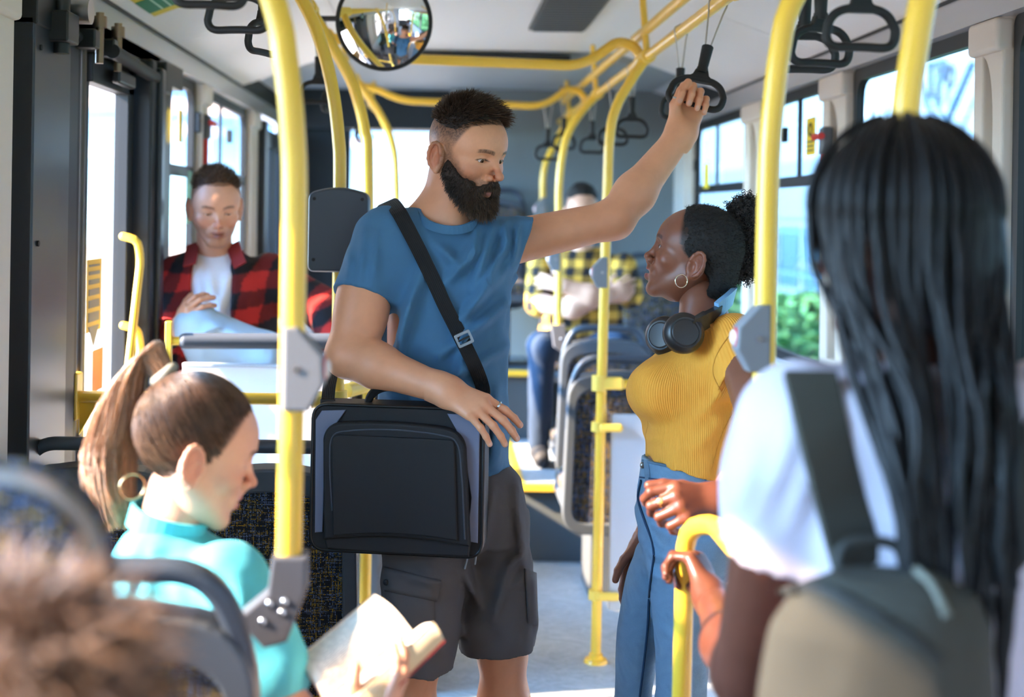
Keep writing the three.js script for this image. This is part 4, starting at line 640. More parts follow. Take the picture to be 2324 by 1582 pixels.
function fromSurface(geo, n, fn) { const p = geo.attributes.position, q = geo.attributes.normal, out = []; for (let i = 0; i < n; i++) { const k = rnd() * p.count | 0, s = fn(V(p.getX(k), p.getY(k), p.getZ(k)), V(q.getX(k), q.getY(k), q.getZ(k))); if (s) out.push(s); } return out; }
// where a line of sight through a pixel first meets a field
function cast(f, u, v, d0, d1, off = 0) { for (let d = d0; d < d1; d += 0.002) { const p = P(u, v, d); if (f(p.x, p.y, p.z) < off) return p; } return P(u, v, d1); }
const skinMat = (r = 0.46) => VC(r, { sheen: 0.15, sheenRoughness: 0.5, sheenColor: C('#ff9a7a'), bumpMap: fineBump, bumpScale: 0.00008 });
const plain = (c) => (x, y, z) => { const n = 1 + 0.04 * noise(x * 55, y * 55, z * 55) + 0.02 * noise(x * 300, y * 300, z * 300); return [c[0] * n, c[1] * n, c[2] * n]; };

// ---------- the bearded man ----------
const man = person('bearded standing man in a blue t-shirt and grey shorts holding a strap', V(0.03, 0, -3.12));
const MSK = lin('#df9c73'), MFL = lin('#c06a4c'), HAIRB = lin('#33221a');
const manShirt = (() => {
  const t = loft([ring(452, 968, 1046, 3.15, 0.055), ring(480, 922, 1092, 3.15, 0.075), ring(512, 872, 1136, 3.15, 0.092), ring(560, 850, 1160, 3.15, 0.108), ring(640, 852, 1160, 3.14, 0.122), ring(740, 856, 1158, 3.14, 0.122), ring(860, 858, 1152, 3.14, 0.120), ring(980, 856, 1152, 3.14, 0.122), ring(1100, 850, 1164, 3.14, 0.128)], 0.03);
  const s1 = cap(P(880, 545, 3.12), P(812, 690, 3.05), 0.082, 0.066, 0.05), s2 = cap(P(1110, 560, 3.18), P(1240, 545, 3.15), 0.066, 0.062, 0.05);
  return [t, s1, s2];
})();
{
  const neckHole = ell(P(1018, 476, 3.10), V(0.062, 0.058, 0.070), 0.012, 1);
  const hemA = cut(P(815, 668, 3.05), P(812, 690, 3.05).sub(P(880, 545, 3.12)).add(V(0.02, 0.0, 0)), 0.004), hemB = cut(P(1193, 550, 3.15), V(0.93, -0.36, 0.05), 0.004), hemC = cut(P(1000, 1068, 3.14), V(0.06, -1, 0), 0.003);
  // cuts for the sleeves are local: they only trim what lies beyond the sleeve end
  const local = (c, ctr, R) => ({ ...c, f: (x, y, z) => Math.max(c.f(x, y, z), Math.hypot(x - ctr.x, y - ctr.y, z - ctr.z) - R) });
  const arm1 = cap(P(850, 560, 3.1), P(800, 790, 3.02), 0.062, 0.060, 0.004, 1), arm2 = cap(P(1180, 550, 3.2), P(1392, 498, 3.24), 0.058, 0.054, 0.004, 1), la = P(800, 735, 3.04), lb = P(1290, 535, 3.14);
  const fm = folds([[1085, 515, 1062, 600], [1120, 522, 1072, 650, 1.2], [1150, 548, 1072, 690, 1.2], [1158, 600, 1040, 725], [1152, 690, 1000, 800, 0.9], [1150, 790, 960, 880, 0.8], [962, 600, 905, 760, 0.9], [930, 700, 885, 880, 0.8], [1130, 880, 1112, 1050], [1085, 560, 1010, 640, 0.8], [1140, 960, 1128, 1060, 0.8], [828, 530, 818, 640, 0.45, 0.9], [856, 530, 850, 640, 0.45, 0.9], [797, 575, 792, 630, 0.35, 0.9], [1180, 515, 1168, 590, 0.9, 0.7], [1150, 505, 1150, 580, 0.8, 0.7], [990, 555, 1050, 610, 0.7], [1060, 720, 1040, 860, 0.7]], 3.05, 0.021, 0.0135);
  const prims = [...manShirt, neckHole, local(hemA, la, 0.13), local(hemB, lb, 0.16), hemC, { ...arm1, f: ((f) => (x, y, z) => Math.max(f(x, y, z), -(hemA.f(x, y, z)) * -1 - 0.03))(arm1.f) }, { ...arm2, f: ((f) => (x, y, z) => Math.max(f(x, y, z), hemB.f(x, y, z) - 0.03))(arm2.f) }];
  const mod = addm(fm, rumple(12, 0.006, 3), rumple(34, 0.0012, 9)), g = solid(prims, 0.0055, { mod });
  var manShirtF = field(prims, mod);
  const shirtM = phys('#457496', 0.85, { sheen: 0.3, sheenRoughness: 0.6, sheenColor: C('#7fb2d8'), bumpMap: clothBump, bumpScale: 0.0005 });
  const sh = part(man, 'tshirt', g, shirtM);
  const cp = []; for (let i = 0; i <= 40; i++) { const a = i / 40 * Math.PI * 2; const c = P(1018, 482, 3.10); cp.push(V(c.x + Math.cos(a) * 0.068, c.y - 0.006 - Math.sin(a) * 0.034 - Math.cos(a) * 0.004, c.z + Math.sin(a) * 0.072)); }
  part(sh, 'collar', ribbon(cp, V(0, 1, 0.15), 0.02, 0.007), shirtM);
}
{ // body: arms, hands, neck, legs
  const s1 = P(852, 560, 3.1), e1 = P(790, 806, 3.02), w1 = P(1012, 886, 2.905), s2 = P(1150, 552, 3.2), e2 = P(1394, 498, 3.24), w2 = P(1545, 306, 3.33), m1 = e1.clone().lerp(w1, 0.3), m2 = e2.clone().lerp(w2, 0.3), N0 = P(1008, 500, 3.15), N1 = P(1028, 385, 3.135);
  const h1 = hand({ wrist: w1, fwd: P(1112, 934, 2.86).sub(w1), back: V(0.16, 0.72, 0.68), side: -1, curls: [[0.35, 0.25, 0.2], [0.42, 0.3, 0.2], [0.45, 0.3, 0.2], [0.4, 0.3, 0.2]], spread: [0.16, 0.05, -0.06, -0.2], thumb: [0.5, 0.8, -0.45], scale: 1.05 });
  const h2 = hand({ wrist: w2, fwd: P(1567, 216, 3.37).sub(w2), back: V(0.0, -0.1, -1), side: 1, curls: [[1.25, 1.45, 0.7], [1.3, 1.45, 0.7], [1.32, 1.45, 0.7], [1.3, 1.4, 0.7]], spread: [0.03, 0.01, -0.02, -0.05], thumb: [0.35, 1.0, -0.42], thumbCurl: [0.75, 0.9], scale: 1.12 });
  const body = [loft([ring(470, 985, 1040, 3.15, 0.05), ring(540, 900, 1120, 3.15, 0.07), ring(700, 880, 1130, 3.14, 0.09), ring(1000, 880, 1120, 3.14, 0.09), ring(1200, 890, 1130, 3.14, 0.09)]),
    cap(N0, N1, 0.060, 0.056, 0.03), cap(P(930, 525, 3.14), N0, 0.05, 0.055, 0.05), cap(P(1100, 525, 3.17), N0, 0.045, 0.055, 0.05), cap(P(1030, 440, 3.10), P(1032, 520, 3.09), 0.022, 0.024, 0.03),
    cap(s1, e1, 0.056, 0.050, 0.04), ell(s1.clone().lerp(e1, 0.55).add(V(0.006, 0, 0.006)), V(0.055, 0.1, 0.055), 0.04), cap(e1, m1, 0.046, 0.048, 0.03), cap(m1, w1, 0.048, 0.031, 0.03),
    cap(s2, e2, 0.056, 0.046, 0.03), cap(e2, m2, 0.044, 0.048, 0.03), cap(m2, w2, 0.048, 0.033, 0.03)];
  const hipR = P(955, 1130, 3.12), kneeR = P(940, 1500, 3.04), ankR = V(kneeR.x - 0.02, 0.09, -3.08), hipL = P(1110, 1130, 3.16), kneeL = P(1140, 1480, 3.16), ankL = V(kneeL.x + 0.02, 0.09, -3.2);
  for (const [h, k, a] of [[hipR, kneeR, ankR], [hipL, kneeL, ankL]]) { const c = k.clone().lerp(a, 0.32); body.push(cap(h, k, 0.07, 0.056, 0.03), cap(k, c, 0.054, 0.057, 0.03), cap(c, a, 0.057, 0.038, 0.03), ell(c.clone().add(V(0, 0, -0.016)), V(0.052, 0.1, 0.05), 0.03), cap(a, a.clone().add(V(0.01, -0.05, 0.13)), 0.04, 0.032, 0.03)); }
  const skin = plain(MSK), hc1 = nailColor(h1.nails, skin, lin('#dcab95')), hc2 = nailColor(h2.nails, skin, lin('#d6a48c')), fist = (x, y, z) => mixc(skin(x, y, z), MFL, 0.35);
  const near = (c, r) => [c.clone().addScalar(-r), c.clone().addScalar(r)];
  const hm = headMatrix(P(1047, 360, 3.112), 0.84, 0.25, 0.0, 1.02);
  const fc = faceColor({ skin: MSK, lip: lin('#bd6a5e'), brow: lin('#3a251a'), flush: MFL, eyeOpen: 0.0042, lidDrop: 0.002 });
  const hairMask = (x, y, z) => { const zf = y > 0.1 ? 0.088 : y > 0.085 ? lerp(0.06, 0.088, (y - 0.085) / 0.015) : lerp(0.034, 0.06, clamp((y - 0.03) / 0.055, 0, 1)); return (1 - smoothstep(z - zf, -0.006, 0.004)) * smoothstep(y + 0.006 * noise(x * 120, y * 120, z * 120), 0.0, 0.066); };
  const beardMask = (x, y, z) => { const line = lerp(0.045, -0.022, clamp((z - 0.0) / 0.08, 0, 1)); return smoothstep(z, 0.0, 0.014) * (1 - smoothstep(y - line + 0.004 * noise(x * 140, y * 140, z * 140), -0.018, 0.012)) * (Math.abs(x) > 0.02 || y < -0.03 ? 1 : 0) * (y > -0.058 && Math.abs(x) < 0.026 && z > 0.086 ? (y > -0.041 && y < -0.027 ? 0.9 : 0.1) : 1); };
  const headC = (x, y, z) => { let c = fc(x, y, z); const g = 0.85 + 0.3 * noise(x * 500, y * 500, z * 500); c = mixc(c, HAIRB, 0.92 * hairMask(x, y, z) * g); return mixc(c, HAIRB, 0.66 * beardMask(x, y, z) * g); };
  const prims = headPrims({ eyeOpen: 0.0042, lidDrop: 0.002, mouth: 0.0035, lips: 1.05, jaw: 1.0, nose: 1.05 });
  const all = [...body, ...h1.prims, ...h2.prims];
  const geo = mergeC([solid(body, 0.008, { color: skin }), mesh(field([...h1.prims, cap(m1, w1, 0.048, 0.031, 0.03)]), ...near(h1.at(0, 0.085, 0), 0.125), 0.0027, hc1), mesh(field([...h2.prims, cap(m2, w2, 0.048, 0.033, 0.03)]), ...near(h2.at(0, 0.06, 0), 0.11), 0.0027, (x, y, z) => { const a = hc2(x, y, z); return mixc(a, MFL, 0.25 * smoothstep(y, w2.y + 0.05, w2.y + 0.09)); }), headGeo(prims, hm, headC, 0.0019)]);
  const b = part(man, 'body', geo, skinMat());
  eyeParts(man, hm, '#5a4030', [-0.1, -0.28]);
  // hair: a dense cap and many short locks
  const capG = solid([ell(V(0, 0.052, 0.002), V(0.0765, 0.094, 0.096), 0.02), cut(V(0, 0.070, 0.0), V(0, -1, -0.10), 0.006), cut(V(0, 0.100, 0.066), V(0, -0.75, 0.75), 0.012), cut(V(0, 0.106, 0.080), V(0, -0.45, 1), 0.01)], 0.004, { mod: rumple(70, 0.002) });
  const locks = fromSurface(capG, 5600, (p, n) => { if (n.y < -0.3 || p.y < 0.058) return null; const f = smoothstep(p.z, -0.06, 0.08), len = rr(0.012, 0.024) * (0.65 + 0.75 * f) * smoothstep(p.y, 0.065, 0.118) + 0.006, d = n.clone().multiplyScalar(0.75).add(V(rr(-0.35, 0.35), 0.25 + rr(-0.2, 0.2), 0.25 + 0.75 * f + rr(-0.3, 0.3))).normalize(), c = V(rr(-0.3, 0.3), -0.35, 0.5 * f); const q = [p.clone().addScaledVector(n, -0.003)]; for (let i = 1; i <= 3; i++) q.push(p.clone().addScaledVector(d, len * i / 3).addScaledVector(c, len * 0.12 * i * i / 3)); q.w = rr(0.6, 1.4); return q; });
  const hr = part(man, 'hair', capG.applyMatrix4(hm), HAIRM('#2b1c13', 0.7));
  const lk = part(hr, 'hair_locks', strands(locks, 0.0009, 0.00025, 3, () => { const k = rr(0.5, 1.3); return [[0.036 * k, 0.020 * k, 0.012 * k], [0.10 * k, 0.054 * k, 0.031 * k]]; }).applyMatrix4(hm), VC(0.45)); lk.userData.kind = 'stuff';
  // beard
  const bp = [ell(V(0, -0.022, 0.036), V(0.0625, 0.088, 0.0635), 0.02), ell(V(0, -0.100, 0.080), V(0.031, 0.042, 0.030), 0.03)];
  for (const s of [-1, 1]) bp.push(cap(V(s * 0.056, -0.024, 0.024), V(s * 0.028, -0.088, 0.074), 0.019, 0.026, 0.02), cap(V(s * 0.060, -0.012, 0.024), V(s * 0.060, -0.03, 0.024), 0.009, 0.013, 0.02), cap(V(s * 0.004, -0.0345, 0.111), V(s * 0.031, -0.053, 0.093), 0.0085, 0.0065, 0.006), cap(V(s * 0.03, -0.048, 0.09), V(s * 0.036, -0.085, 0.08), 0.008, 0.012, 0.012));
  const cheek = { k: 0.006, op: 1, c: V(), R: 1e9 };
  const beardF = [...bp.slice(0, 2), ...[-1, 1].map((s) => cap(V(s * 0.054, -0.030, 0.036), V(s * 0.041, -0.046, 0.068), 0.019, 0.019, 0.012)), ...bp.slice(2).filter((_, i) => i % 4 !== 2), { ...cheek, f: (x, y, z) => { const line = lerp(-0.002, -0.036, clamp((z - 0.02) / 0.058, 0, 1)) + (z > 0.085 ? -0.01 : 0) + 0.003 * noise(x * 150, 0, z * 150); return line - y; } }, cut(V(0, 0, 0.014), V(0, 0.10, -1), 0.01), cut(V(0, -0.075, 0.03), V(0, -0.85, -0.5), 0.02), ell(V(0, -0.055, 0.112), V(0.0235, 0.0165, 0.034), 0.005, 1), ...bp.slice(2).filter((_, i) => i % 4 === 2)];
  const bg = solid(beardF, 0.0028, { mod: rumple(90, 0.0022) });
  const bh = fromSurface(bg, 9000, (p, n) => { if (p.z < 0.012 || (n.z < -0.5 && p.y > -0.06)) return null; const low = smoothstep(-p.y, 0.02, 0.1), len = rr(0.004, 0.008) + 0.013 * low * rnd(), d = n.clone().multiplyScalar(0.55).add(V(rr(-0.3, 0.3), -0.75 + rr(-0.3, 0.3), 0.12 + rr(-0.25, 0.25))).normalize(), q = [p.clone().addScaledVector(n, -0.002)]; for (let i = 1; i <= 3; i++) q.push(p.clone().addScaledVector(d, len * i / 3).add(V(0, -0.1 * len * i * i / 9, 0))); q.w = rr(0.6, 1.3); return q; });
  const bd = part(man, 'beard', bg.applyMatrix4(hm), HAIRM('#2c1e15', 0.75)); const bs = part(bd, 'beard_hairs', strands(bh, 0.00055, 0.0002, 3, (q, p) => { const k = rr(0.4, 1.3), f = smoothstep(p[0].z, 0.05, 0.1); return [[lerp(0.022, 0.05, f) * k, lerp(0.016, 0.028, f) * k, lerp(0.012, 0.015, f) * k], [lerp(0.05, 0.12, f) * k, lerp(0.036, 0.066, f) * k, lerp(0.026, 0.034, f) * k]]; }).applyMatrix4(hm), VC(0.5)); bs.userData.kind = 'stuff';
  // rings on the hands
  const fr = (j, a, t, r, m, name) => { const p = j[a].clone().lerp(j[a + 1], t), d = j[a + 1].clone().sub(j[a]).normalize(), g = new THREE.TorusGeometry(r, 0.0016, 8, 24); g.scale(1, 1, 1.6); g.applyQuaternion(new THREE.Quaternion().setFromUnitVectors(V(0, 0, 1), d)); g.translate(p.x, p.y, p.z); part(man, name, g, m); };
  fr(h1.joints[0], 0, 0.62, 0.0098, MT.chrome, 'finger_ring'); fr(h2.thumb, 1, 0.45, 0.0122, MT.steel, 'thumb_ring');
  // shorts
  const sp = [loft([ring(1030, 868, 1142, 3.14, 0.11), ring(1090, 858, 1182, 3.13, 0.122), ring(1160, 856, 1196, 3.12, 0.125), ring(1220, 870, 1196, 3.12, 0.11)], 0.03), loft([ring(1160, 858, 1070, 3.08, 0.1), ring(1260, 862, 1064, 3.06, 0.108), ring(1350, 866, 1056, 3.05, 0.107), ring(1450, 876, 1040, 3.04, 0.102), ring(1560, 884, 1026, 3.04, 0.1)], 0.03), loft([ring(1160, 1050, 1198, 3.15, 0.1), ring(1260, 1042, 1210, 3.15, 0.106), ring(1350, 1038, 1220, 3.15, 0.106), ring(1430, 1038, 1216, 3.15, 0.104), ring(1530, 1048, 1204, 3.16, 0.1)], 0.03)];
  const hR = P(950, 1508, 3.05), hL = P(1120, 1472, 3.15), mid = P(1046, 1300, 3.1).x;
  const hems = { f: (x, y, z) => (x < mid ? y - hR.y - (x - hR.x) * 0.02 : y - hL.y - (x - hL.x) * 0.06), k: 0.003, op: 1, c: V(), R: 1e9 }, top = cut(P(1000, 1050, 3.14), V(0, 1, 0));
  const sm = addm(folds([[1090, 1090, 1060, 1240], [1120, 1100, 1080, 1260], [1170, 1110, 1190, 1300, 0.8], [1050, 1260, 1090, 1380, 0.8], [1160, 1260, 1120, 1400, 0.7], [920, 1270, 1000, 1290, 0.6], [900, 1340, 905, 1480, 0.6], [1190, 1240, 1150, 1290, 0.8], [1205, 1300, 1150, 1340, 0.6]], 3.05, 0.016, 0.013), rumple(15, 0.0065, 7), rumple(40, 0.0012, 2));
  const shF = [...sp, hems, top], shortsM = phys('#5b5756', 0.9, { bumpMap: clothBump, bumpScale: 0.0007 }), so = part(man, 'shorts', solid(shF, 0.0068, { mod: sm }), shortsM), sf = field(shF, sm);
  const patch = (px, thick, name, steps = 10) => { // pocket laid on the cloth
    const [a, b2, c, d] = px, pos = [], uv = [], idx = []; for (const off of [thick, -0.003]) for (let j = 0; j <= steps; j++) for (let i = 0; i <= steps; i++) { const s = i / steps, t = j / steps, u = lerp(lerp(a[0], b2[0], s), lerp(d[0], c[0], s), t), v = lerp(lerp(a[1], b2[1], s), lerp(d[1], c[1], s), t), e = off > 0 ? off * Math.min(1, 6 * Math.min(s, 1 - s, t, 1 - t) + 0.45) : off, p = cast(sf, u, v, 2.85, 3.3, e); pos.push(p.x, p.y, p.z); uv.push(p.x, p.y); }
    const n = steps + 1, N = n * n; for (let j = 0; j < steps; j++) for (let i = 0; i < steps; i++) { const k = j * n + i; idx.push(k, k + n, k + 1, k + 1, k + n, k + n + 1); } for (let i = 0; i < steps; i++) for (const [k, l] of [[i, i + 1], [i * n + steps, (i + 1) * n + steps], [(steps) * n + steps - i, steps * n + steps - i - 1], [(steps - i) * n, (steps - i - 1) * n]]) idx.push(k, l, k + N, l, l + N, k + N);
    const g = new THREE.BufferGeometry(); g.setAttribute('position', new THREE.Float32BufferAttribute(pos, 3)); g.setAttribute('uv', new THREE.Float32BufferAttribute(uv, 2)); g.setIndex(idx); g.computeVertexNormals(); return part(so, name, g, shortsM);
  };
  patch([[872, 1330], [985, 1358], [988, 1490], [890, 1480]], 0.008, 'cargo_pocket'); const fl = patch([[868, 1285], [1002, 1318], [992, 1366], [872, 1342]], 0.016, 'pocket_flap'); { const p = cast(sf, 876, 1322, 2.85, 3.3, 0.016); part(fl, 'button', ball(p, V(0.007, 0.007, 0.004), 12), MT.rubber); }
  patch([[1190, 1290], [1218, 1300], [1222, 1420], [1198, 1415]], 0.012, 'cargo_pocket', 6);
  { const a = P(1082, 1250, 2.99), cl = mat('#9aa0a2', 0.8); part(so, 'drawstring', merge([tube([a, P(1080, 1265, 2.985), P(1078, 1280, 2.985)], 0.0022, 8, 6), tube([P(1062, 1255, 2.99), P(1060, 1270, 2.985), P(1055, 1290, 2.985)], 0.0022, 8, 6)]), cl); }
  for (const a of [ankR, ankL]) part(man, 'shoe', solid([cap(V(a.x, 0.045, a.z - 0.05), V(a.x + 0.015, 0.04, a.z + 0.16), 0.05, 0.04, 0.02), ell(V(a.x, 0.075, a.z - 0.01), V(0.048, 0.05, 0.07), 0.03), cut(V(0, 0.002, 0), V(0, -1, 0))], 0.008), mat('#e4e2df', 0.7));
}

// a line of thread or a seam laid on a cloth surface, through points of the photograph
const seam = (f, pts, d0, d1, r, off = 0.001, n = 24) => { const c = new THREE.CatmullRomCurve3(pts.map(([u, v]) => V(u, v, 0))), l = []; for (let i = 0; i <= n; i++) { const q = c.getPoint(i / n); l.push(cast(f, q.x, q.y, d0, d1, off)); } return sweep(smooth(l), r, n * 2, 6); };

// ---------- the woman in the yellow top ----------
const wy = person('woman in a yellow crop top and jeans with headphones round her neck', V(0.57, 0, -3.0));
{
  const SK = lin('#85513b'), FL = lin('#8e523c'), skin = plain(SK), hm = headMatrix(P(1581, 600, 3.03), -1.88, -0.27, 0.03, 0.985);
  const fc = faceColor({ skin: SK, lip: lin('#8c4a44'), brow: lin('#120c0a'), flush: FL, browUp: 0.002, eyeOpen: 0.005 }), hairline = (x, y, z) => { const zf = y > 0.125 ? 0.05 : y > 0.035 ? lerp(0.040, 0.058, (y - 0.035) / 0.09) : lerp(-0.045, 0.034, smoothstep(y, -0.03, 0.034)); return zf - z; };
  const headC = (x, y, z) => mixc(fc(x, y, z), lin('#120d0c'), 0.9 * smoothstep(hairline(x, y, z), -0.008, 0.004) * (Math.abs(x) > 0.0765 && y < 0.04 ? 0 : 1));
  const hp = headPrims({ lips: 1.45, eyeOpen: 0.005, mouth: 0.003, noseW: 1.25, nose: 0.97, jaw: 0.93 });
  const sN = P(1672, 790, 2.87), eN = P(1735, 1000, 2.62), wN = P(1634, 1140, 2.36), sF = P(1600, 790, 3.16), eF = P(1545, 1030, 3.24), wF = P(1456, 1232, 3.18);
  const hN = hand({ wrist: wN, fwd: P(1545, 1136, 2.33).sub(wN), back: V(0.05, 0.62, 0.78), side: 1, curls: [[0.7, 0.95, 0.5], [0.95, 1.15, 0.6], [1.05, 1.2, 0.6], [1.1, 1.2, 0.6]], spread: [0.08, 0.02, -0.03, -0.08], thumb: [0.6, 0.9, -0.5], thumbCurl: [0.2, 0.3], scale: 1.02 });
  const hF = hand({ wrist: wF, fwd: P(1430, 1330, 3.18).sub(wF), back: V(-0.3, 0.1, -0.9), side: -1, curls: [[0.35, 0.4, 0.3], [0.4, 0.4, 0.3], [0.45, 0.45, 0.3], [0.5, 0.5, 0.3]], scale: 0.92 });
  const body = [cap(P(1610, 770, 3.02), P(1592, 660, 3.035), 0.056, 0.048, 0.03), cap(P(1560, 775, 2.99), P(1580, 690, 3.01), 0.03, 0.03, 0.03), loft([ring(740, 1555, 1690, 3.02, 0.1), ring(820, 1510, 1690, 3.0, 0.11), ring(950, 1496, 1655, 3.0, 0.105), ring(1050, 1468, 1636, 3.0, 0.115), ring(1200, 1462, 1650, 3.0, 0.13)]),
    cap(sN, eN, 0.046, 0.040, 0.03), cap(eN, eN.clone().lerp(wN, 0.35), 0.038, 0.038, 0.03), cap(eN.clone().lerp(wN, 0.35), wN, 0.038, 0.0255, 0.03), cap(sF, eF, 0.044, 0.037, 0.03), cap(eF, wF, 0.036, 0.024, 0.03)];
  const near = (c, r) => [c.clone().addScalar(-r), c.clone().addScalar(r)];
  const geo = mergeC([solid(body, 0.008, { color: skin }), headGeo(hp, hm, headC, 0.002), mesh(field([...hN.prims, cap(eN, wN, 0.038, 0.0255, 0.03)]), ...near(hN.at(0, 0.07, -0.02), 0.115), 0.0027, nailColor(hN.nails, plain(lin('#6a3c2b')), lin('#b07a68'))), mesh(field([...hF.prims]), ...near(hF.at(0, 0.075, 0), 0.11), 0.004, skin)]);
  part(wy, 'body', geo, skinMat(0.42)); eyeParts(wy, hm, '#241610', [0.12, 0.1]);
  // hair drawn back
  const hg = solid([ell(V(0, 0.050, 0.0), V(0.0785, 0.0905, 0.0985), 0.02), ell(V(0, -0.02, -0.055), V(0.058, 0.06, 0.045), 0.03), { f: (x, y, z) => hairline(x, y, z) + 0.002 * noise(x * 200, y * 200, z * 200), k: 0.004, op: 1, c: V(), R: 1e9 }, cut(V(0, -0.068, -0.05), V(0, -1, -0.2), 0.01)], 0.003, { mod: rumple(160, 0.0012) });
  const fz = fromSurface(hg, 4200, (p, n) => { const d = n.clone().multiplyScalar(0.5).add(V(rr(-0.6, 0.6), rr(-0.5, 0.5), -0.6 + rr(-0.5, 0.5))).normalize(), L = rr(0.004, 0.009), q = [p.clone(), p.clone().addScaledVector(d, L * 0.5).addScaledVector(n, 0.0012), p.clone().addScaledVector(d, L)]; return q; });
  const hr = part(wy, 'hair', hg.applyMatrix4(hm), HAIRM('#0f0b0a', 0.75)); part(hr, 'frizz', strands(fz, 0.0004, 0.0002, 3, () => { const k = rr(0.4, 1.4); return [0.010 * k, 0.008 * k, 0.007 * k]; }).applyMatrix4(hm), VC(0.5)).userData.kind = 'stuff';
  // curly ponytail
  const pc = P(1692, 548, 3.05), puff = solid([ell(pc, V(0.038, 0.088, 0.045), 0.02), cap(P(1655, 560, 3.05), pc, 0.02, 0.03, 0.03), ell(pc.clone().add(V(-0.004, 0.06, 0)), V(0.03, 0.04, 0.035), 0.02)], 0.006, { mod: rumple(60, 0.008) }), coils = [];
  coils.push(...fromSurface(puff, 1250, (p, n) => { const d = n.clone().add(V(rr(-0.7, 0.7), rr(-0.9, 0.5), rr(-0.7, 0.7))).normalize(), a = d.clone().cross(V(0.2, 1, 0.1)).normalize(), b = d.clone().cross(a), L = rr(0.008, 0.022), r = rr(0.0018, 0.0034), ph = rr(0, 6), t = [], T = rr(1.5, 3); for (let i = 0; i <= 14; i++) { const g = ph + i / 14 * T * 6.283; t.push(p.clone().addScaledVector(d, L * i / 14).addScaledVector(a, Math.cos(g) * r).addScaledVector(b, Math.sin(g) * r)); } return t; }));
  const pt = part(wy, 'ponytail', puff, HAIRM('#0d0a09', 0.85)); part(pt, 'curls', strands(coils, 0.0011, 0.0007, 4, () => { const k = rr(0.5, 2.2); return [0.020 * k, 0.015 * k, 0.013 * k]; }), VC(0.5)).userData.kind = 'stuff';
  { const c = P(1546, 638, 2.935), g = new THREE.TorusGeometry(0.0145, 0.0014, 10, 40); g.rotateY(0.25); g.translate(c.x, c.y, c.z); part(wy, 'hoop_earring', g, mat('#e8c9b0', 0.15, { metalness: 1 })); }
  // top
  const tp = [loft([ring(716, 1590, 1664, 3.02, 0.085), ring(740, 1560, 1700, 3.02, 0.125), ring(775, 1524, 1714, 3.01, 0.145), ring(815, 1488, 1718, 3.01, 0.15), ring(860, 1466, 1712, 3.01, 0.15), ring(930, 1474, 1694, 3.01, 0.142), ring(1000, 1470, 1668, 3.0, 0.132), ring(1100, 1462, 1650, 3.0, 0.135)], 0.03), ell(P(1492, 886, 2.945), V(0.066, 0.066, 0.068), 0.05), ell(P(1480, 890, 3.07), V(0.06, 0.064, 0.066), 0.05), cap(P(1668, 778, 2.885), P(1706, 880, 2.80), 0.064, 0.066, 0.04), cap(P(1600, 775, 3.14), P(1590, 850, 3.18), 0.05, 0.058, 0.04)];
  const hem = { f: (x, y, z) => { const a = P(1456, 1030, 3.0), b = P(1640, 1080, 3.0), t = clamp((x - a.x) / (b.x - a.x), -0.3, 1.2); return y - lerp(a.y, b.y, t) - 0.004 * Math.sin(x * 110 + z * 70) * smoothstep(1 - t, 0.3, 0.9); }, k: 0.003, op: 1, c: V(), R: 1e9 };
  const slH = cut(P(1684, 868, 2.82), P(1706, 905, 2.80).sub(P(1662, 790, 2.87)), 0.004), lc = P(1712, 925, 2.79), tprims = [...tp, hem, { ...slH, f: (x, y, z) => Math.max(slH.f(x, y, z), Math.hypot(x - lc.x, y - lc.y, z - lc.z) - 0.105) }, ell(P(1600, 712, 3.02), V(0.066, 0.045, 0.066), 0.012, 1)];
  const tm = addm(folds([[1640, 880, 1560, 960, 0.8], [1648, 930, 1570, 1010, 0.7], [1530, 985, 1460, 1015, 0.7], [1600, 1000, 1500, 1030, 0.5], [1640, 800, 1560, 830, 0.5]], 2.9, 0.006, 0.016), rumple(18, 0.002, 5));
  const topM = phys('#f6a638', 0.85, { bumpMap: ribBump, bumpScale: 0.0011, sheen: 0.25, sheenColor: C('#ffd98a'), sheenRoughness: 0.6 }), to = part(wy, 'crop_top', solid(tprims, 0.0055, { mod: tm, uv: (x, y, z) => { const a = Math.atan2(z + 3.0, x - 0.58); return [a * 0.14, y]; } }), topM), tf = field(tprims, tm);
  part(to, 'side_seam', seam(tf, [[1688, 900], [1640, 980], [1612, 1072]], 2.7, 3.1, 0.0013, 0.0004), topM); part(to, 'sleeve_seam', seam(tf, [[1690, 735], [1645, 775], [1618, 840], [1640, 895]], 2.7, 3.1, 0.0014, 0.0004), topM);
  // jeans
  const jp = [loft([ring(1030, 1458, 1640, 3.0, 0.118), ring(1085, 1454, 1650, 3.0, 0.13), ring(1150, 1447, 1668, 3.0, 0.148), ring(1230, 1455, 1676, 3.0, 0.155), ring(1300, 1470, 1650, 3.0, 0.12)], 0.03), loft([ring(1210, 1478, 1670, 2.925, 0.09), ring(1300, 1474, 1640, 2.92, 0.092), ring(1400, 1480, 1612, 2.92, 0.085), ring(1500, 1486, 1606, 2.92, 0.078), ring(1600, 1486, 1604, 2.92, 0.076), ring(1850, 1470, 1610, 2.94, 0.085), ring(1975, 1455, 1625, 2.95, 0.095)], 0.025), loft([ring(1210, 1462, 1600, 3.08, 0.085), ring(1300, 1424, 1560, 3.08, 0.088), ring(1400, 1406, 1520, 3.08, 0.082), ring(1500, 1398, 1490, 3.08, 0.075), ring(1600, 1394, 1480, 3.08, 0.074), ring(1850, 1370, 1490, 3.1, 0.085), ring(1930, 1360, 1500, 3.1, 0.09)], 0.025), cut(P(1500, 1043, 3.0), V(0.12, 1, 0), 0.003)];
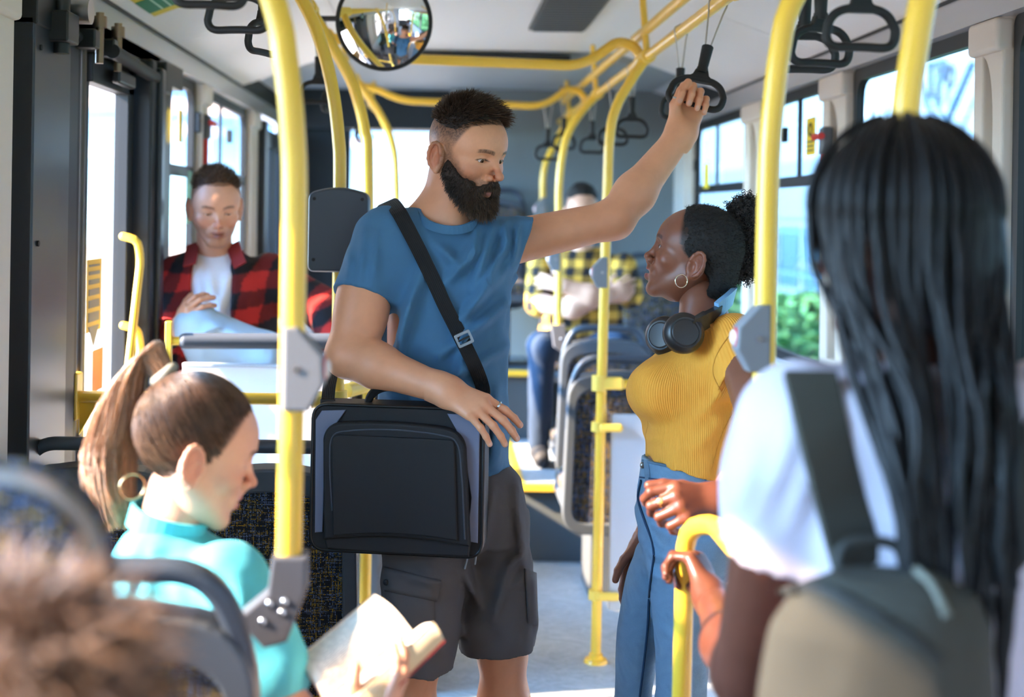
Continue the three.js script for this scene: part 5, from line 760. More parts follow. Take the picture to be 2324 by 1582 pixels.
  const jm = addm(folds([[1460, 1180, 1500, 1240, 1], [1470, 1250, 1540, 1262, 1], [1474, 1300, 1560, 1290, 0.8], [1480, 1225, 1540, 1235, 0.8], [1490, 1420, 1560, 1440, 0.4]], 2.9, 0.007, 0.011), rumple(18, 0.003, 1)), denim = phys('#ffffff', 0.9, { map: denimTex, bumpMap: clothBump, bumpScale: 0.0008 });
  const je = part(wy, 'jeans', solid(jp, 0.0068, { mod: jm }), denim), jf = field(jp, jm), dark = mat('#1d3a55', 0.9), pale = mat('#8fb0c8', 0.9);
  const sj = (pts, r, m, name, off) => part(je, name, seam(jf, pts, 2.6, 3.2, r, off ?? 0.0025), m);
  sj([[1452, 1083], [1520, 1092], [1600, 1106], [1650, 1110]], 0.0016, dark, 'waistband_seam'); sj([[1458, 1046], [1520, 1058], [1600, 1076], [1648, 1084]], 0.003, denim, 'waistband_edge', 0.002); sj([[1470, 1100], [1476, 1130], [1498, 1150], [1530, 1152]], 0.0024, pale, 'pocket_edge'); sj([[1478, 1098], [1485, 1126], [1504, 1142], [1532, 1144]], 0.0014, dark, 'pocket_stitch'); sj([[1455, 1090], [1448, 1130], [1462, 1180], [1480, 1230], [1484, 1260]], 0.003, dark, 'fly_seam'); sj([[1484, 1262], [1474, 1340], [1470, 1420], [1462, 1500], [1452, 1582]], 0.0026, dark, 'inner_seam');
  for (const u of [[1466, 1044, 1470, 1096], [1606, 1076, 1614, 1112]]) { const a = cast(jf, u[0], u[1], 2.6, 3.2, 0.004), b = cast(jf, (u[0] + u[2]) / 2, (u[1] + u[3]) / 2, 2.6, 3.2, 0.006), c = cast(jf, u[2], u[3], 2.6, 3.2, 0.003); part(je, 'belt_loop', ribbon(smooth([a, b, c]).getPoints(8), V(1, 0, 0.1), 0.011, 0.003), denim); }
  { const p = cast(jf, 1458, 1056, 2.6, 3.2, 0.003); part(je, 'button', ball(p, V(0.006, 0.0075, 0.006), 12), MT.steel); }
  { const j = hN.joints[1], p = j[0].clone().lerp(j[1], 0.62), d = j[1].clone().sub(j[0]).normalize(), g = new THREE.TorusGeometry(0.0092, 0.0013, 8, 24); g.applyQuaternion(new THREE.Quaternion().setFromUnitVectors(V(0, 0, 1), d)); g.translate(p.x, p.y, p.z); const gold = mat('#e3b76a', 0.2, { metalness: 1 }), o = part(wy, 'finger_ring', g, gold); part(o, 'ring_stone', ball(p.clone().add(V(-0.002, 0.004, 0.0095)), V(0.0065, 0.006, 0.003), 12), mat('#ead7b4', 0.3, { metalness: 0.5 })); }
  for (const x of [-0.0, 0.06]) part(wy, 'shoe', solid([cap(V(0.6 - x, 0.045, -2.93 - x * 2.5), V(0.42 - x, 0.04, -2.93 - x * 2.5), 0.048, 0.036, 0.02), cut(V(0, 0.002, 0), V(0, -1, 0))], 0.009), mat('#e8e6e2', 0.7));
}
// ---------- headphones round her neck ----------
{
  const c1 = P(1552, 756, 2.845), c2 = P(1506, 762, 2.98), t = thing('headphones', 'black over-ear headphones with a blue band round the neck of the woman in yellow', 'headphones', c1), blk = phys('#1c1a1a', 0.42, { clearcoat: 0.3, clearcoatRoughness: 0.3 }), pad = mat('#141313', 0.7), blue = phys('#7fb0d8', 0.4, {});
  const cup = (c, n, name) => {
    n = n.clone().normalize(); const q = new THREE.Quaternion().setFromUnitVectors(V(0, 1, 0), n), put = (g) => { g.applyQuaternion(q); g.translate(c.x, c.y, c.z); return g; }, lathe = (p) => put(new THREE.LatheGeometry(p.map(([a, b]) => new THREE.Vector2(a, b)), 40));
    const s = part(t, 'ear_cup', lathe([[0.0, 0.016], [0.030, 0.016], [0.032, 0.018], [0.034, 0.0175], [0.042, 0.010], [0.045, 0.0], [0.044, -0.008], [0, -0.008]]), blk); part(s, 'cup_plate', lathe([[0, 0.0185], [0.026, 0.0185], [0.0295, 0.0165], [0.0295, 0.015]]), phys('#2a2624', 0.38));
    part(s, 'ear_pad', put(new THREE.TorusGeometry(0.031, 0.0125, 14, 40).rotateX(Math.PI / 2).scale(1, 1.15, 1).translate(0, -0.016, 0)), pad);
  };
  cup(c1, V(0.05, 0.18, 0.98)); cup(c2, V(-0.62, 0.15, 0.75));
  const top = P(1652, 690, 2.97);
  part(t, 'arm', ribbon(smooth([P(1572, 742, 2.84), P(1592, 728, 2.85), P(1612, 718, 2.87), P(1632, 706, 2.9)]).getPoints(14), V(0.3, 1, 0.1), 0.030, 0.012), blk); part(t, 'hinge', ribbon([P(1572, 745, 2.845), P(1588, 734, 2.85), P(1604, 724, 2.86)], V(0.3, 1, 0.1), 0.036, 0.016), blk);
  const bp = smooth([P(1626, 706, 2.89), P(1646, 688, 2.92), P(1662, 672, 2.99), P(1660, 672, 3.07), P(1640, 690, 3.13)]).getPoints(20); part(t, 'headband', ribbon(bp, V(0.25, 1, 0.0), 0.040, 0.011), blue);
  part(t, 'arm', ribbon(smooth([P(1640, 690, 3.13), P(1590, 715, 3.14), P(1540, 735, 3.1), P(1512, 745, 3.02)]).getPoints(14), V(0.2, 1, 0), 0.03, 0.012), blk);
}

// ---------- woman with long braids, back to the camera ----------
const wb = person('woman with long black braids and a white t-shirt, seen from behind', V(0.56, 0, -1.5));
{
  const SK = lin('#63392a'), skin = plain(SK), H = P(2066, 572, 1.5), hm = headMatrix(H, -2.55, 0.05, 0, 1.0);
  const hp = headPrims({ lips: 1.3, noseW: 1.15, eyeOpen: 0.004 }), fc = faceColor({ skin: SK, lip: lin('#7a4038'), brow: lin('#120c0a'), flush: lin('#6a3826') });
  const sA = P(1800, 965, 1.5), eA = P(1694, 1530, 1.72), wA = P(1618, 1362, 2.2), hA = hand({ wrist: wA, fwd: P(1578, 1262, 2.27).sub(wA), back: V(0.75, 0.1, 0.65), side: 1, curls: [[0.9, 1.2, 0.7], [0.95, 1.2, 0.7], [1.0, 1.2, 0.7], [1.0, 1.2, 0.7]], thumb: [0.5, 0.9, -0.5], scale: 0.94 });
  const sB = P(2420, 965, 1.52), eB = P(2500, 1500, 1.5), wB = P(2420, 1800, 1.75);
  const body = [cap(P(2100, 830, 1.5), P(2080, 640, 1.5), 0.058, 0.052, 0.03), loft([ring(860, 1990, 2230, 1.5, 0.07), ring(960, 1850, 2360, 1.5, 0.09), ring(1300, 1880, 2340, 1.5, 0.09), ring(1700, 1900, 2320, 1.5, 0.1)]), cap(sA, eA, 0.05, 0.042, 0.03), cap(eA, eA.clone().lerp(wA, 0.35), 0.04, 0.041, 0.03), cap(eA.clone().lerp(wA, 0.35), wA, 0.041, 0.026, 0.03), cap(sB, eB, 0.05, 0.042, 0.03), cap(eB, wB, 0.04, 0.027, 0.03), ...hand({ wrist: wB, fwd: V(-0.1, -1, -0.2), back: V(1, 0, 0), side: -1, curls: [[0.4, 0.4, 0.3], [0.4, 0.4, 0.3], [0.4, 0.4, 0.3], [0.4, 0.4, 0.3]] }).prims];
  for (const s of [-0.09, 0.09]) { const h = V(0.57 + s, 0.86, -1.5), k = V(0.57 + s * 1.05, 0.48, -1.5), a = V(0.57 + s * 1.1, 0.08, -1.47); body.push(cap(h, k, 0.085, 0.056, 0.03), cap(k, a, 0.055, 0.04, 0.03), cap(a, V(a.x - 0.03, 0.035, a.z - 0.13), 0.038, 0.03, 0.03)); }
  const near = (c, r) => [c.clone().addScalar(-r), c.clone().addScalar(r)];
  part(wb, 'body', mergeC([solid(body, 0.011, { color: skin }), headGeo(hp, hm, fc, 0.0034), mesh(field([...hA.prims, cap(eA, wA, 0.04, 0.026, 0.03)]), ...near(hA.at(0, 0.07, -0.01), 0.11), 0.0035, skin)]), skinMat(0.38));
  eyeParts(wb, hm, '#241610');
  const tp = [loft([ring(805, 2010, 2215, 1.5, 0.07), ring(845, 1890, 2330, 1.5, 0.095), ring(890, 1790, 2430, 1.5, 0.112), ring(960, 1758, 2465, 1.5, 0.12), ring(1100, 1800, 2430, 1.5, 0.122), ring(1350, 1850, 2390, 1.5, 0.122), ring(1700, 1840, 2400, 1.5, 0.13), ring(1860, 1830, 2410, 1.5, 0.135)], 0.03), cap(P(1825, 955, 1.5), P(1752, 1260, 1.57), 0.074, 0.072, 0.04), cap(P(2400, 955, 1.5), P(2470, 1260, 1.5), 0.074, 0.075, 0.04)];
  const hA2 = cut(P(1762, 1240, 1.56), V(-0.32, -1, 0), 0.004), lA = P(1720, 1420, 1.6), hB2 = cut(P(2460, 1240, 1.5), V(0.22, -1, 0), 0.004), lB = P(2480, 1420, 1.5), loc = (c, l, r) => ({ ...c, f: (x, y, z) => Math.max(c.f(x, y, z), Math.hypot(x - l.x, y - l.y, z - l.z) - r) });
  const tprims = [...tp, loc(hA2, lA, 0.135), loc(hB2, lB, 0.135), ell(P(2110, 800, 1.5), V(0.062, 0.04, 0.065), 0.015, 1)], tm = addm(folds([[1790, 930, 1740, 1180], [1840, 960, 1800, 1200], [1720, 1000, 1690, 1180], [2300, 1000, 2330, 1400], [1880, 1000, 1900, 1300]], 1.45, 0.007, 0.014), rumple(12, 0.004, 8));
  part(wb, 'tshirt', solid(tprims, 0.009, { mod: tm }), phys('#bfb9c4', 0.85, { bumpMap: clothBump, bumpScale: 0.0005 })); var wbShirt = field(tprims, tm);
  part(wb, 'trousers', solid([loft([[0.98, 0.565, -1.5, 0.15, 0.115], [0.90, 0.567, -1.5, 0.17, 0.13], [0.80, 0.57, -1.5, 0.175, 0.13], [0.74, 0.57, -1.5, 0.165, 0.11]]), ...[-0.09, 0.09].map((s) => loft([[0.80, 0.57 + s, -1.5, 0.09, 0.1], [0.5, 0.57 + s * 1.05, -1.5, 0.07, 0.075], [0.1, 0.57 + s * 1.1, -1.47, 0.062, 0.065]]))], 0.014), mat('#2b3442', 0.9));
  // braids: from the parting over the head, then hanging
  const hair = part(wb, 'hair', solid([ell(V(0, 0.052, -0.006), V(0.081, 0.094, 0.100), 0.02), ell(V(0, -0.03, -0.055), V(0.068, 0.07, 0.052), 0.04), cut(V(0, 0.09, 0.07), V(0, -0.55, 1), 0.01), cut(V(0, 0.02, 0.022), V(0, -0.15, 1), 0.02)], 0.006).applyMatrix4(hm), mat('#0c0b0d', 0.5));
  const bm = phys('#060608', 0.5, { specularIntensity: 0.6 }), bm2 = phys('#0c090a', 0.5, { specularIntensity: 0.6 });
  for (let i = 0; i < 84; i++) {
    const layer = i % 3, a = (i * 2.399963) % 6.283, side = Math.sin(a + 0.55);                 // a turns round the head; the face is left open
    const dx = Math.cos(a), dz = Math.sin(a), R = 0.094 + layer * 0.0055, Rz = 0.108 + layer * 0.0055; if (dx * -0.55 + dz * -0.83 > 0.62) continue;
    const top = V(H.x - 0.012, H.y + 0.05, H.z - 0.0), pts = [], th0 = 0.16 + 0.3 * rnd();
    for (let k = 0; k <= 7; k++) { const th = lerp(th0, 1.75, k / 7); pts.push(V(top.x + dx * Math.sin(th) * R, top.y + Math.cos(th) * (0.094 + layer * 0.0055), top.z + dz * Math.sin(th) * Rz)); }
    const p = pts[7], len = rr(0.20, 0.40) + (dz > 0 ? 0.08 : 0), gx = 0.532 + (p.x - 0.535) * 0.52 + rr(-0.012, 0.012), gz = Math.max(p.z, -1.53) + (dz > 0.2 ? 0.055 : 0.02), bk = -1.5 + 0.155 + layer * 0.008 + rr(0, 0.01);
    for (let k = 1; k <= 8; k++) { const t = k / 8, e = smoothstep(t, 0, 0.75); pts.push(V(lerp(p.x, gx, e) + 0.004 * Math.sin(k * 1.3 + i), p.y - len * t * (1 + 0.3 * (layer === 1)), lerp(p.z, Math.max(bk, gz), e))); }
    const cv = smooth(pts), n = 72, r0 = rr(0.0048, 0.0062), g = sweep(cv, r0, n, 6, (t) => (0.86 + 0.22 * Math.abs(Math.sin(t * n * 0.62 + i))) * (1 - 0.45 * smoothstep(t, 0.75, 1)));
    part(hair, 'braid', g, i % 4 ? bm : bm2);
  }
}
// ---------- her backpack ----------
{
  const c = P(1985, 1560, 1.32), t = thing('backpack', 'olive grey backpack on the back of the woman with braids', 'backpack', V(c.x, 0.86, c.z)), ol = mat('#39382f', 0.85, { bumpMap: clothBump, bumpScale: 0.001 }), dk = mat('#24241f', 0.7);
  const bp = [loft([[1.205, c.x + 0.01, c.z, 0.055, 0.035], [1.19, c.x + 0.008, c.z, 0.085, 0.055], [1.15, c.x + 0.004, c.z, 0.108, 0.068], [1.05, c.x, c.z, 0.118, 0.074], [0.92, c.x - 0.004, c.z, 0.122, 0.078], [0.84, c.x - 0.004, c.z, 0.115, 0.07], [0.82, c.x - 0.004, c.z, 0.09, 0.05]], 0.01)], f = field(bp, rumple(14, 0.004, 4)); part(t, 'bag_body', solid(bp, 0.008, { mod: rumple(14, 0.004, 4) }), ol);
  const sm = (pts, r, m, n) => part(t, n, seam(f, pts, 1.15, 1.5, r, 0.002), m); sm([[1770, 1345], [1850, 1335], [1940, 1370], [2060, 1440], [2130, 1500]], 0.006, dk, 'zip'); sm([[1900, 1275], [2000, 1262], [2100, 1310], [2150, 1400]], 0.005, mat('#6b6a5e', 0.8), 'piping');
  part(t, 'pocket', solid([loft([[1.03, c.x, c.z + 0.06, 0.08, 0.02], [1.0, c.x, c.z + 0.066, 0.095, 0.028], [0.9, c.x, c.z + 0.066, 0.1, 0.03], [0.86, c.x, c.z + 0.06, 0.085, 0.02]], 0.01)], 0.008), ol);
  const strapP = (pts, off) => pts.map(([u, v]) => cast(wbShirt, u, v, 1.2, 1.62, off)); const path = strapP([[1838, 848], [1850, 900], [1868, 980], [1888, 1060], [1908, 1140], [1930, 1220], [1950, 1290]], 0.009);
  part(t, 'shoulder_strap', ribbon(smooth(path).getPoints(30), V(1, 0.25, -0.25), 0.056, 0.011), ol); const p2 = strapP([[2385, 850], [2378, 950], [2350, 1080], [2310, 1200], [2240, 1290]], 0.009); part(t, 'shoulder_strap', ribbon(smooth(p2).getPoints(30), V(1, 0.1, 0.2), 0.05, 0.01), dk);
  part(t, 'grab_loop', tube([V(c.x - 0.03, 1.19, c.z - 0.03), V(c.x - 0.02, 1.225, c.z - 0.035), V(c.x + 0.03, 1.225, c.z - 0.035), V(c.x + 0.04, 1.19, c.z - 0.03)], 0.006, 20, 8), dk);
}
// ---------- girl with a ponytail, reading ----------
const girl = person('girl with a brown ponytail in a turquoise shirt reading a book', V(-0.42, 0, -2.06));
{
  const SK = lin('#dba283'), skin = plain(SK), O = P(424, 1040, 2.06), hm = headMatrix(O, 1.955, 0.28, 0.0, 0.955), fc = faceColor({ skin: SK, lip: lin('#c2726a'), brow: lin('#3c261c'), flush: lin('#d68468'), eyeOpen: 0.0016, lidDrop: 0.004 });
  const hl = (x, y, z) => { const zf = y > 0.10 ? lerp(0.066, 0.088, clamp((y - 0.1) / 0.02, 0, 1)) : y > 0.02 ? lerp(0.030, 0.066, (y - 0.02) / 0.08) : lerp(-0.05, 0.024, smoothstep(y, -0.04, 0.02)); return zf - z; }, hc = lin('#3b2417');
  const hp = headPrims({ eyeOpen: 0.0016, lidDrop: 0.004, mouth: 0.0006, lips: 1.1, jaw: 0.92, nose: 1.0 }), sA = P(525, 1350, 2.0), eA = P(660, 1640, 1.9), wA = P(800, 1700, 1.86), sB = P(360, 1330, 2.2), eB = P(560, 1650, 2.2), wB = P(760, 1700, 2.1);
  const hA = hand({ wrist: wA, fwd: P(900, 1580, 1.88).sub(wA), back: V(0.4, -0.75, 0.5), side: -1, curls: [[0.3, 0.4, 0.3], [0.35, 0.4, 0.3], [0.4, 0.45, 0.3], [0.45, 0.45, 0.3]], thumb: [0.5, 0.8, -0.6], scale: 0.9 }), hB = hand({ wrist: wB, fwd: V(0.3, 0.3, -0.4), back: V(-0.2, -0.9, -0.3), side: 1, curls: [[0.3, 0.4, 0.3], [0.3, 0.4, 0.3], [0.4, 0.4, 0.3], [0.4, 0.4, 0.3]], scale: 0.9 });
  const body = [cap(P(372, 1250, 2.07), P(402, 1110, 2.075), 0.050, 0.046, 0.03), cap(P(410, 1185, 2.06), P(432, 1120, 2.065), 0.026, 0.028, 0.03), loft([ring(1230, 320, 440, 2.07, 0.07), ring(1350, 290, 560, 2.07, 0.1), ring(1600, 300, 580, 2.05, 0.1), [0.55, -0.40, -2.08, 0.13, 0.13]]), cap(sA, eA, 0.040, 0.036, 0.03), cap(eA, wA, 0.036, 0.024, 0.03), cap(sB, eB, 0.045, 0.038, 0.03), cap(eB, wB, 0.037, 0.024, 0.03), ...hA.prims, ...hB.prims];
  for (const s of [-0.09, 0.09]) { const h = V(-0.40 + s, 0.58, -2.12), k = V(-0.38 + s, 0.60, -2.5), a = V(-0.38 + s, 0.08, -2.52); body.push(cap(h, k, 0.08, 0.055, 0.03), cap(k, a, 0.052, 0.036, 0.03), cap(a, V(a.x, 0.035, a.z - 0.13), 0.036, 0.03, 0.03)); }
  part(girl, 'body', mergeC([solid(body, 0.009, { color: skin }), headGeo(hp, hm, (x, y, z) => mixc(fc(x, y, z), hc, 0.8 * smoothstep(hl(x, y, z), -0.004, 0.006) * (Math.abs(x) > 0.0765 && y < 0.04 ? 0 : 1)), 0.0024), mesh(field(hA.prims), hA.at(0, 0.08, 0).addScalar(-0.11), hA.at(0, 0.08, 0).addScalar(0.11), 0.004, skin)]), skinMat(0.45)); eyeParts(girl, hm, '#4a3020');
  // hair drawn up to the band, then a long tail
  const band = P(372, 850, 2.09), hg = solid([ell(V(0, 0.05, -0.002), V(0.0785, 0.0915, 0.099), 0.02), { f: (x, y, z) => hl(x, y, z) + 0.001, k: 0.004, op: 1, c: V(), R: 1e9 }, cut(V(0, -0.055, -0.05), V(0, -1, -0.1), 0.01)], 0.004, { mod: rumple(60, 0.001) }), inv = hm.clone().invert(), bl = band.clone().applyMatrix4(inv);
  const pull = fromSurface(hg, 3400, (p, n) => { if (n.z > 0.9 && p.y < 0) return null; const q = [p.clone().addScaledVector(n, 0.0005)], L = rr(0.03, 0.07); let c = p.clone(); for (let i = 1; i <= 4; i++) { const d = bl.clone().sub(c); const nn = c.clone().sub(V(0, 0.05, -0.002)); nn.set(nn.x / 0.0062, nn.y / 0.0084, nn.z / 0.0098).normalize(); d.addScaledVector(nn, -d.dot(nn)).normalize(); c = c.clone().addScaledVector(d, L / 4); const e = c.clone().sub(V(0, 0.05, -0.002)), k = Math.hypot(e.x / 0.0793, e.y / 0.0924, e.z / 0.0998); c = V(0, 0.05, -0.002).addScaledVector(e, 1 / k); q.push(c.clone().addScaledVector(nn, rr(0, 0.0012))); } q.w = rr(0.7, 1.3); return q; });
  const cl = () => { const k = rr(0.4, 1.9); return [[0.052 * k, 0.025 * k, 0.012 * k], [0.09 * k, 0.044 * k, 0.021 * k]]; }, hr = part(girl, 'hair', hg.applyMatrix4(hm), HAIRM('#39231a', 0.55)); part(hr, 'hair_strands', strands(pull, 0.0012, 0.0006, 3, cl).applyMatrix4(hm), VC(0.4)).userData.kind = 'stuff';
  const tail = []; for (let i = 0; i < 1300; i++) { const a = rr(0, 6.283), r = Math.sqrt(rnd()), ox = Math.cos(a) * r, oz = Math.sin(a) * r, len = rr(0.75, 1.04), P0 = [band, P(330, 800, 2.10), P(284, 860, 2.10), P(262, 960, 2.09), P(246, 1080, 2.085), P(268, 1190, 2.08)], W = [0.012, 0.022, 0.032, 0.040, 0.042, 0.026], q = []; for (let k = 0; k < 6; k++) { const w = W[k]; q.push(V(P0[k].x + ox * w + 0.004 * Math.sin(i + k * 1.7), P0[k].y * 1 + (k > 3 ? (1 - len) * 0.16 : 0) + ox * w * (k < 3 ? 0.9 : 0.1), P0[k].z + oz * w)); } const c = smooth(q), l = []; for (let k = 0; k <= 13; k++) l.push(c.getPoint(k / 13)); l.w = rr(0.6, 1.3); tail.push(l); }
  const fly = fromSurface(hg, 260, (p, n) => { const L = rr(0.02, 0.05), d = n.clone().add(V(rr(-0.8, 0.8), rr(-0.3, 0.8), rr(-0.8, 0.8))).normalize(), q = []; for (let i = 0; i < 5; i++) q.push(p.clone().addScaledVector(d, L * i / 4).add(V(0, -0.15 * L * i * i / 16, 0))); q.w = 0.35; return q; });
  const pt = part(girl, 'ponytail', strands(tail, 0.0011, 0.0006, 3, () => { const k = rr(0.5, 1.6); return [[0.34 * k, 0.165 * k, 0.075 * k], [0.70 * k, 0.40 * k, 0.20 * k]]; }), VC(0.5, { transmission: 0.4, thickness: 0 })); pt.userData.kind = 'stuff'; { const fl2 = part(pt, 'loose_hairs', strands(fly, 0.0008, 0.0003, 3, cl).applyMatrix4(hm), VC(0.4, { transmission: 0.4, thickness: 0 })); fl2.userData.kind = 'stuff'; }
  { const g = new THREE.TorusGeometry(0.017, 0.009, 12, 28); g.applyQuaternion(new THREE.Quaternion().setFromUnitVectors(V(0, 0, 1), V(-0.6, 0.75, 0.1).normalize())); g.translate(band.x, band.y, band.z); part(girl, 'hair_band', g, mat('#8d8a7a', 0.6)); }
  { const c = P(300, 1105, 1.99), g = new THREE.TorusGeometry(0.019, 0.0014, 8, 36); g.rotateY(0.5); g.translate(c.x, c.y, c.z); part(girl, 'hoop_earring', g, mat('#d9b98c', 0.2, { metalness: 1 })); }
  const tp = [loft([ring(1180, 322, 424, 2.07, 0.055), ring(1212, 284, 466, 2.07, 0.085), ring(1262, 256, 540, 2.07, 0.112), ring(1330, 246, 580, 2.06, 0.125), ring(1420, 250, 590, 2.06, 0.13), ring(1560, 258, 600, 2.06, 0.13), [0.56, -0.40, -2.08, 0.15, 0.14]], 0.03), cap(P(515, 1335, 1.98), P(612, 1520, 1.935), 0.068, 0.062, 0.04), cap(P(370, 1330, 2.18), P(470, 1500, 2.2), 0.06, 0.058, 0.04)], tm = addm(folds([[300, 1230, 280, 1420], [340, 1240, 330, 1400, 0.8], [470, 1300, 520, 1420], [540, 1300, 590, 1440, 0.9], [400, 1260, 420, 1400, 0.6], [270, 1260, 300, 1330]], 1.95, 0.007, 0.012), rumple(15, 0.0035, 2));
  const tq = [...tp, ell(P(384, 1165, 2.065), V(0.05, 0.04, 0.05), 0.01, 1)], tealM = phys('#55c3cc', 0.8, { bumpMap: clothBump, bumpScale: 0.0005, sheen: 0.3, sheenColor: C('#baf2f4') }), sh = part(girl, 'shirt', solid(tq, 0.008, { mod: tm }), tealM);
  const cp = []; for (let i = 0; i <= 30; i++) { const a = i / 30 * Math.PI * 2, c = P(380, 1190, 2.067); cp.push(V(c.x + Math.cos(a) * 0.057, c.y + 0.004 - Math.cos(a) * 0.016, c.z + Math.sin(a) * 0.058)); } part(sh, 'collar', ribbon(cp, V(0.25, 1, 0), 0.034, 0.006), tealM);
  part(girl, 'trousers', solid([-0.09, 0.09].flatMap((s) => [cap(V(-0.40 + s, 0.58, -2.12), V(-0.38 + s, 0.60, -2.5), 0.09, 0.066, 0.03), cap(V(-0.38 + s, 0.60, -2.5), V(-0.38 + s, 0.14, -2.52), 0.064, 0.055, 0.03)]), 0.014), mat('#2f3a52', 0.9));
}
// ---------- open book ----------
{
  const S0 = P(742, 1592, 1.88), S1 = P(938, 1432, 1.99), A = P(672, 1496, 1.93), B = P(848, 1348, 2.04), E1 = P(984, 1412, 1.94), E0 = P(790, 1600, 1.83), t = thing('open_book', 'open paperback book held by the reading girl', 'book', S0);
  const page = dtex(256, (i, j) => { const l = (j % 9), row = Math.floor(j / 9), m = i > 18 && i < 238 && j > 10 && j < 246, ink = m && l > 2 && l < 6 && hash3(Math.floor(i / 7), row, 3) > 0.22 && !(row % 8 === 7 && i > 150); const k = ink ? 0.60 : 0.90; return [k, k * 0.955, k * 0.87]; }, true), paper = mat('#ffffff', 0.85, { map: page }), edge = mat('#e6cfa6', 0.9), red = mat('#b03a34', 0.6);
  const slab = (a, b, c, d, n, thick, bulge) => { const N = 12, pos = [], uv = [], idx = []; for (const o of [0, thick]) for (let j = 0; j <= N; j++) for (let i = 0; i <= N; i++) { const s = i / N, q = j / N, p = a.clone().lerp(b, s).lerp(d.clone().lerp(c, s), q).addScaledVector(n, bulge * Math.sin(Math.PI * Math.min(1, q * 1.1)) - o); pos.push(p.x, p.y, p.z); uv.push(s, 1 - q); } const w = N + 1, M = w * w; for (let j = 0; j < N; j++) for (let i = 0; i < N; i++) { const k = j * w + i; idx.push(k, k + 1, k + w, k + 1, k + w + 1, k + w, k + M, k + w + M, k + 1 + M, k + 1 + M, k + w + M, k + w + 1 + M); } for (let i = 0; i < N; i++) for (const [k, l] of [[i, i + 1], [N * w + i, N * w + i + 1], [i * w, i * w + w], [i * w + N, i * w + N + w]]) idx.push(k, l, k + M, l, l + M, k + M); const g = new THREE.BufferGeometry(); g.setAttribute('position', new THREE.Float32BufferAttribute(pos, 3)); g.setAttribute('uv', new THREE.Float32BufferAttribute(uv, 2)); g.setIndex(idx); g.computeVertexNormals(); return g; };
  const n1 = B.clone().sub(A).cross(S0.clone().sub(A)).normalize(); if (n1.z < 0) n1.negate(); const n2 = V(0.15, 0.55, -0.25).normalize();
  part(t, 'left_pages', slab(A, B, S1, S0, n1, 0.010, 0.010), paper); part(t, 'cover', slab(A.clone().addScaledVector(n1, -0.0105), B.clone().addScaledVector(n1, -0.0105), S1.clone().addScaledVector(n1, -0.0105), S0.clone().addScaledVector(n1, -0.0105), n1, 0.002, 0.010), red);
  const dn = P(1010, 1455, 1.93).sub(E1), off = (p, k) => p.clone().addScaledVector(dn, k); const blk = part(t, 'right_pages', slab(S0, S1, E1, E0, n2, 0.003, 0.004), paper); part(blk, 'fore_edge', slab(E0, E1, off(E1, 0.92), off(E0, 0.92), V(0.4, 0.3, 0.8).normalize(), 0.004, 0.002), edge);
  part(t, 'cover', slab(off(E0, 0.93), off(E1, 0.93), off(E1, 1.02), off(E0, 1.02), V(0.4, 0.3, 0.8).normalize(), 0.004, 0.0), red); part(t, 'back_cover', slab(off(S0, 0.9), off(S1, 0.9), off(E1, 1.0), off(E0, 1.0), n2, 0.002, 0), red);
}
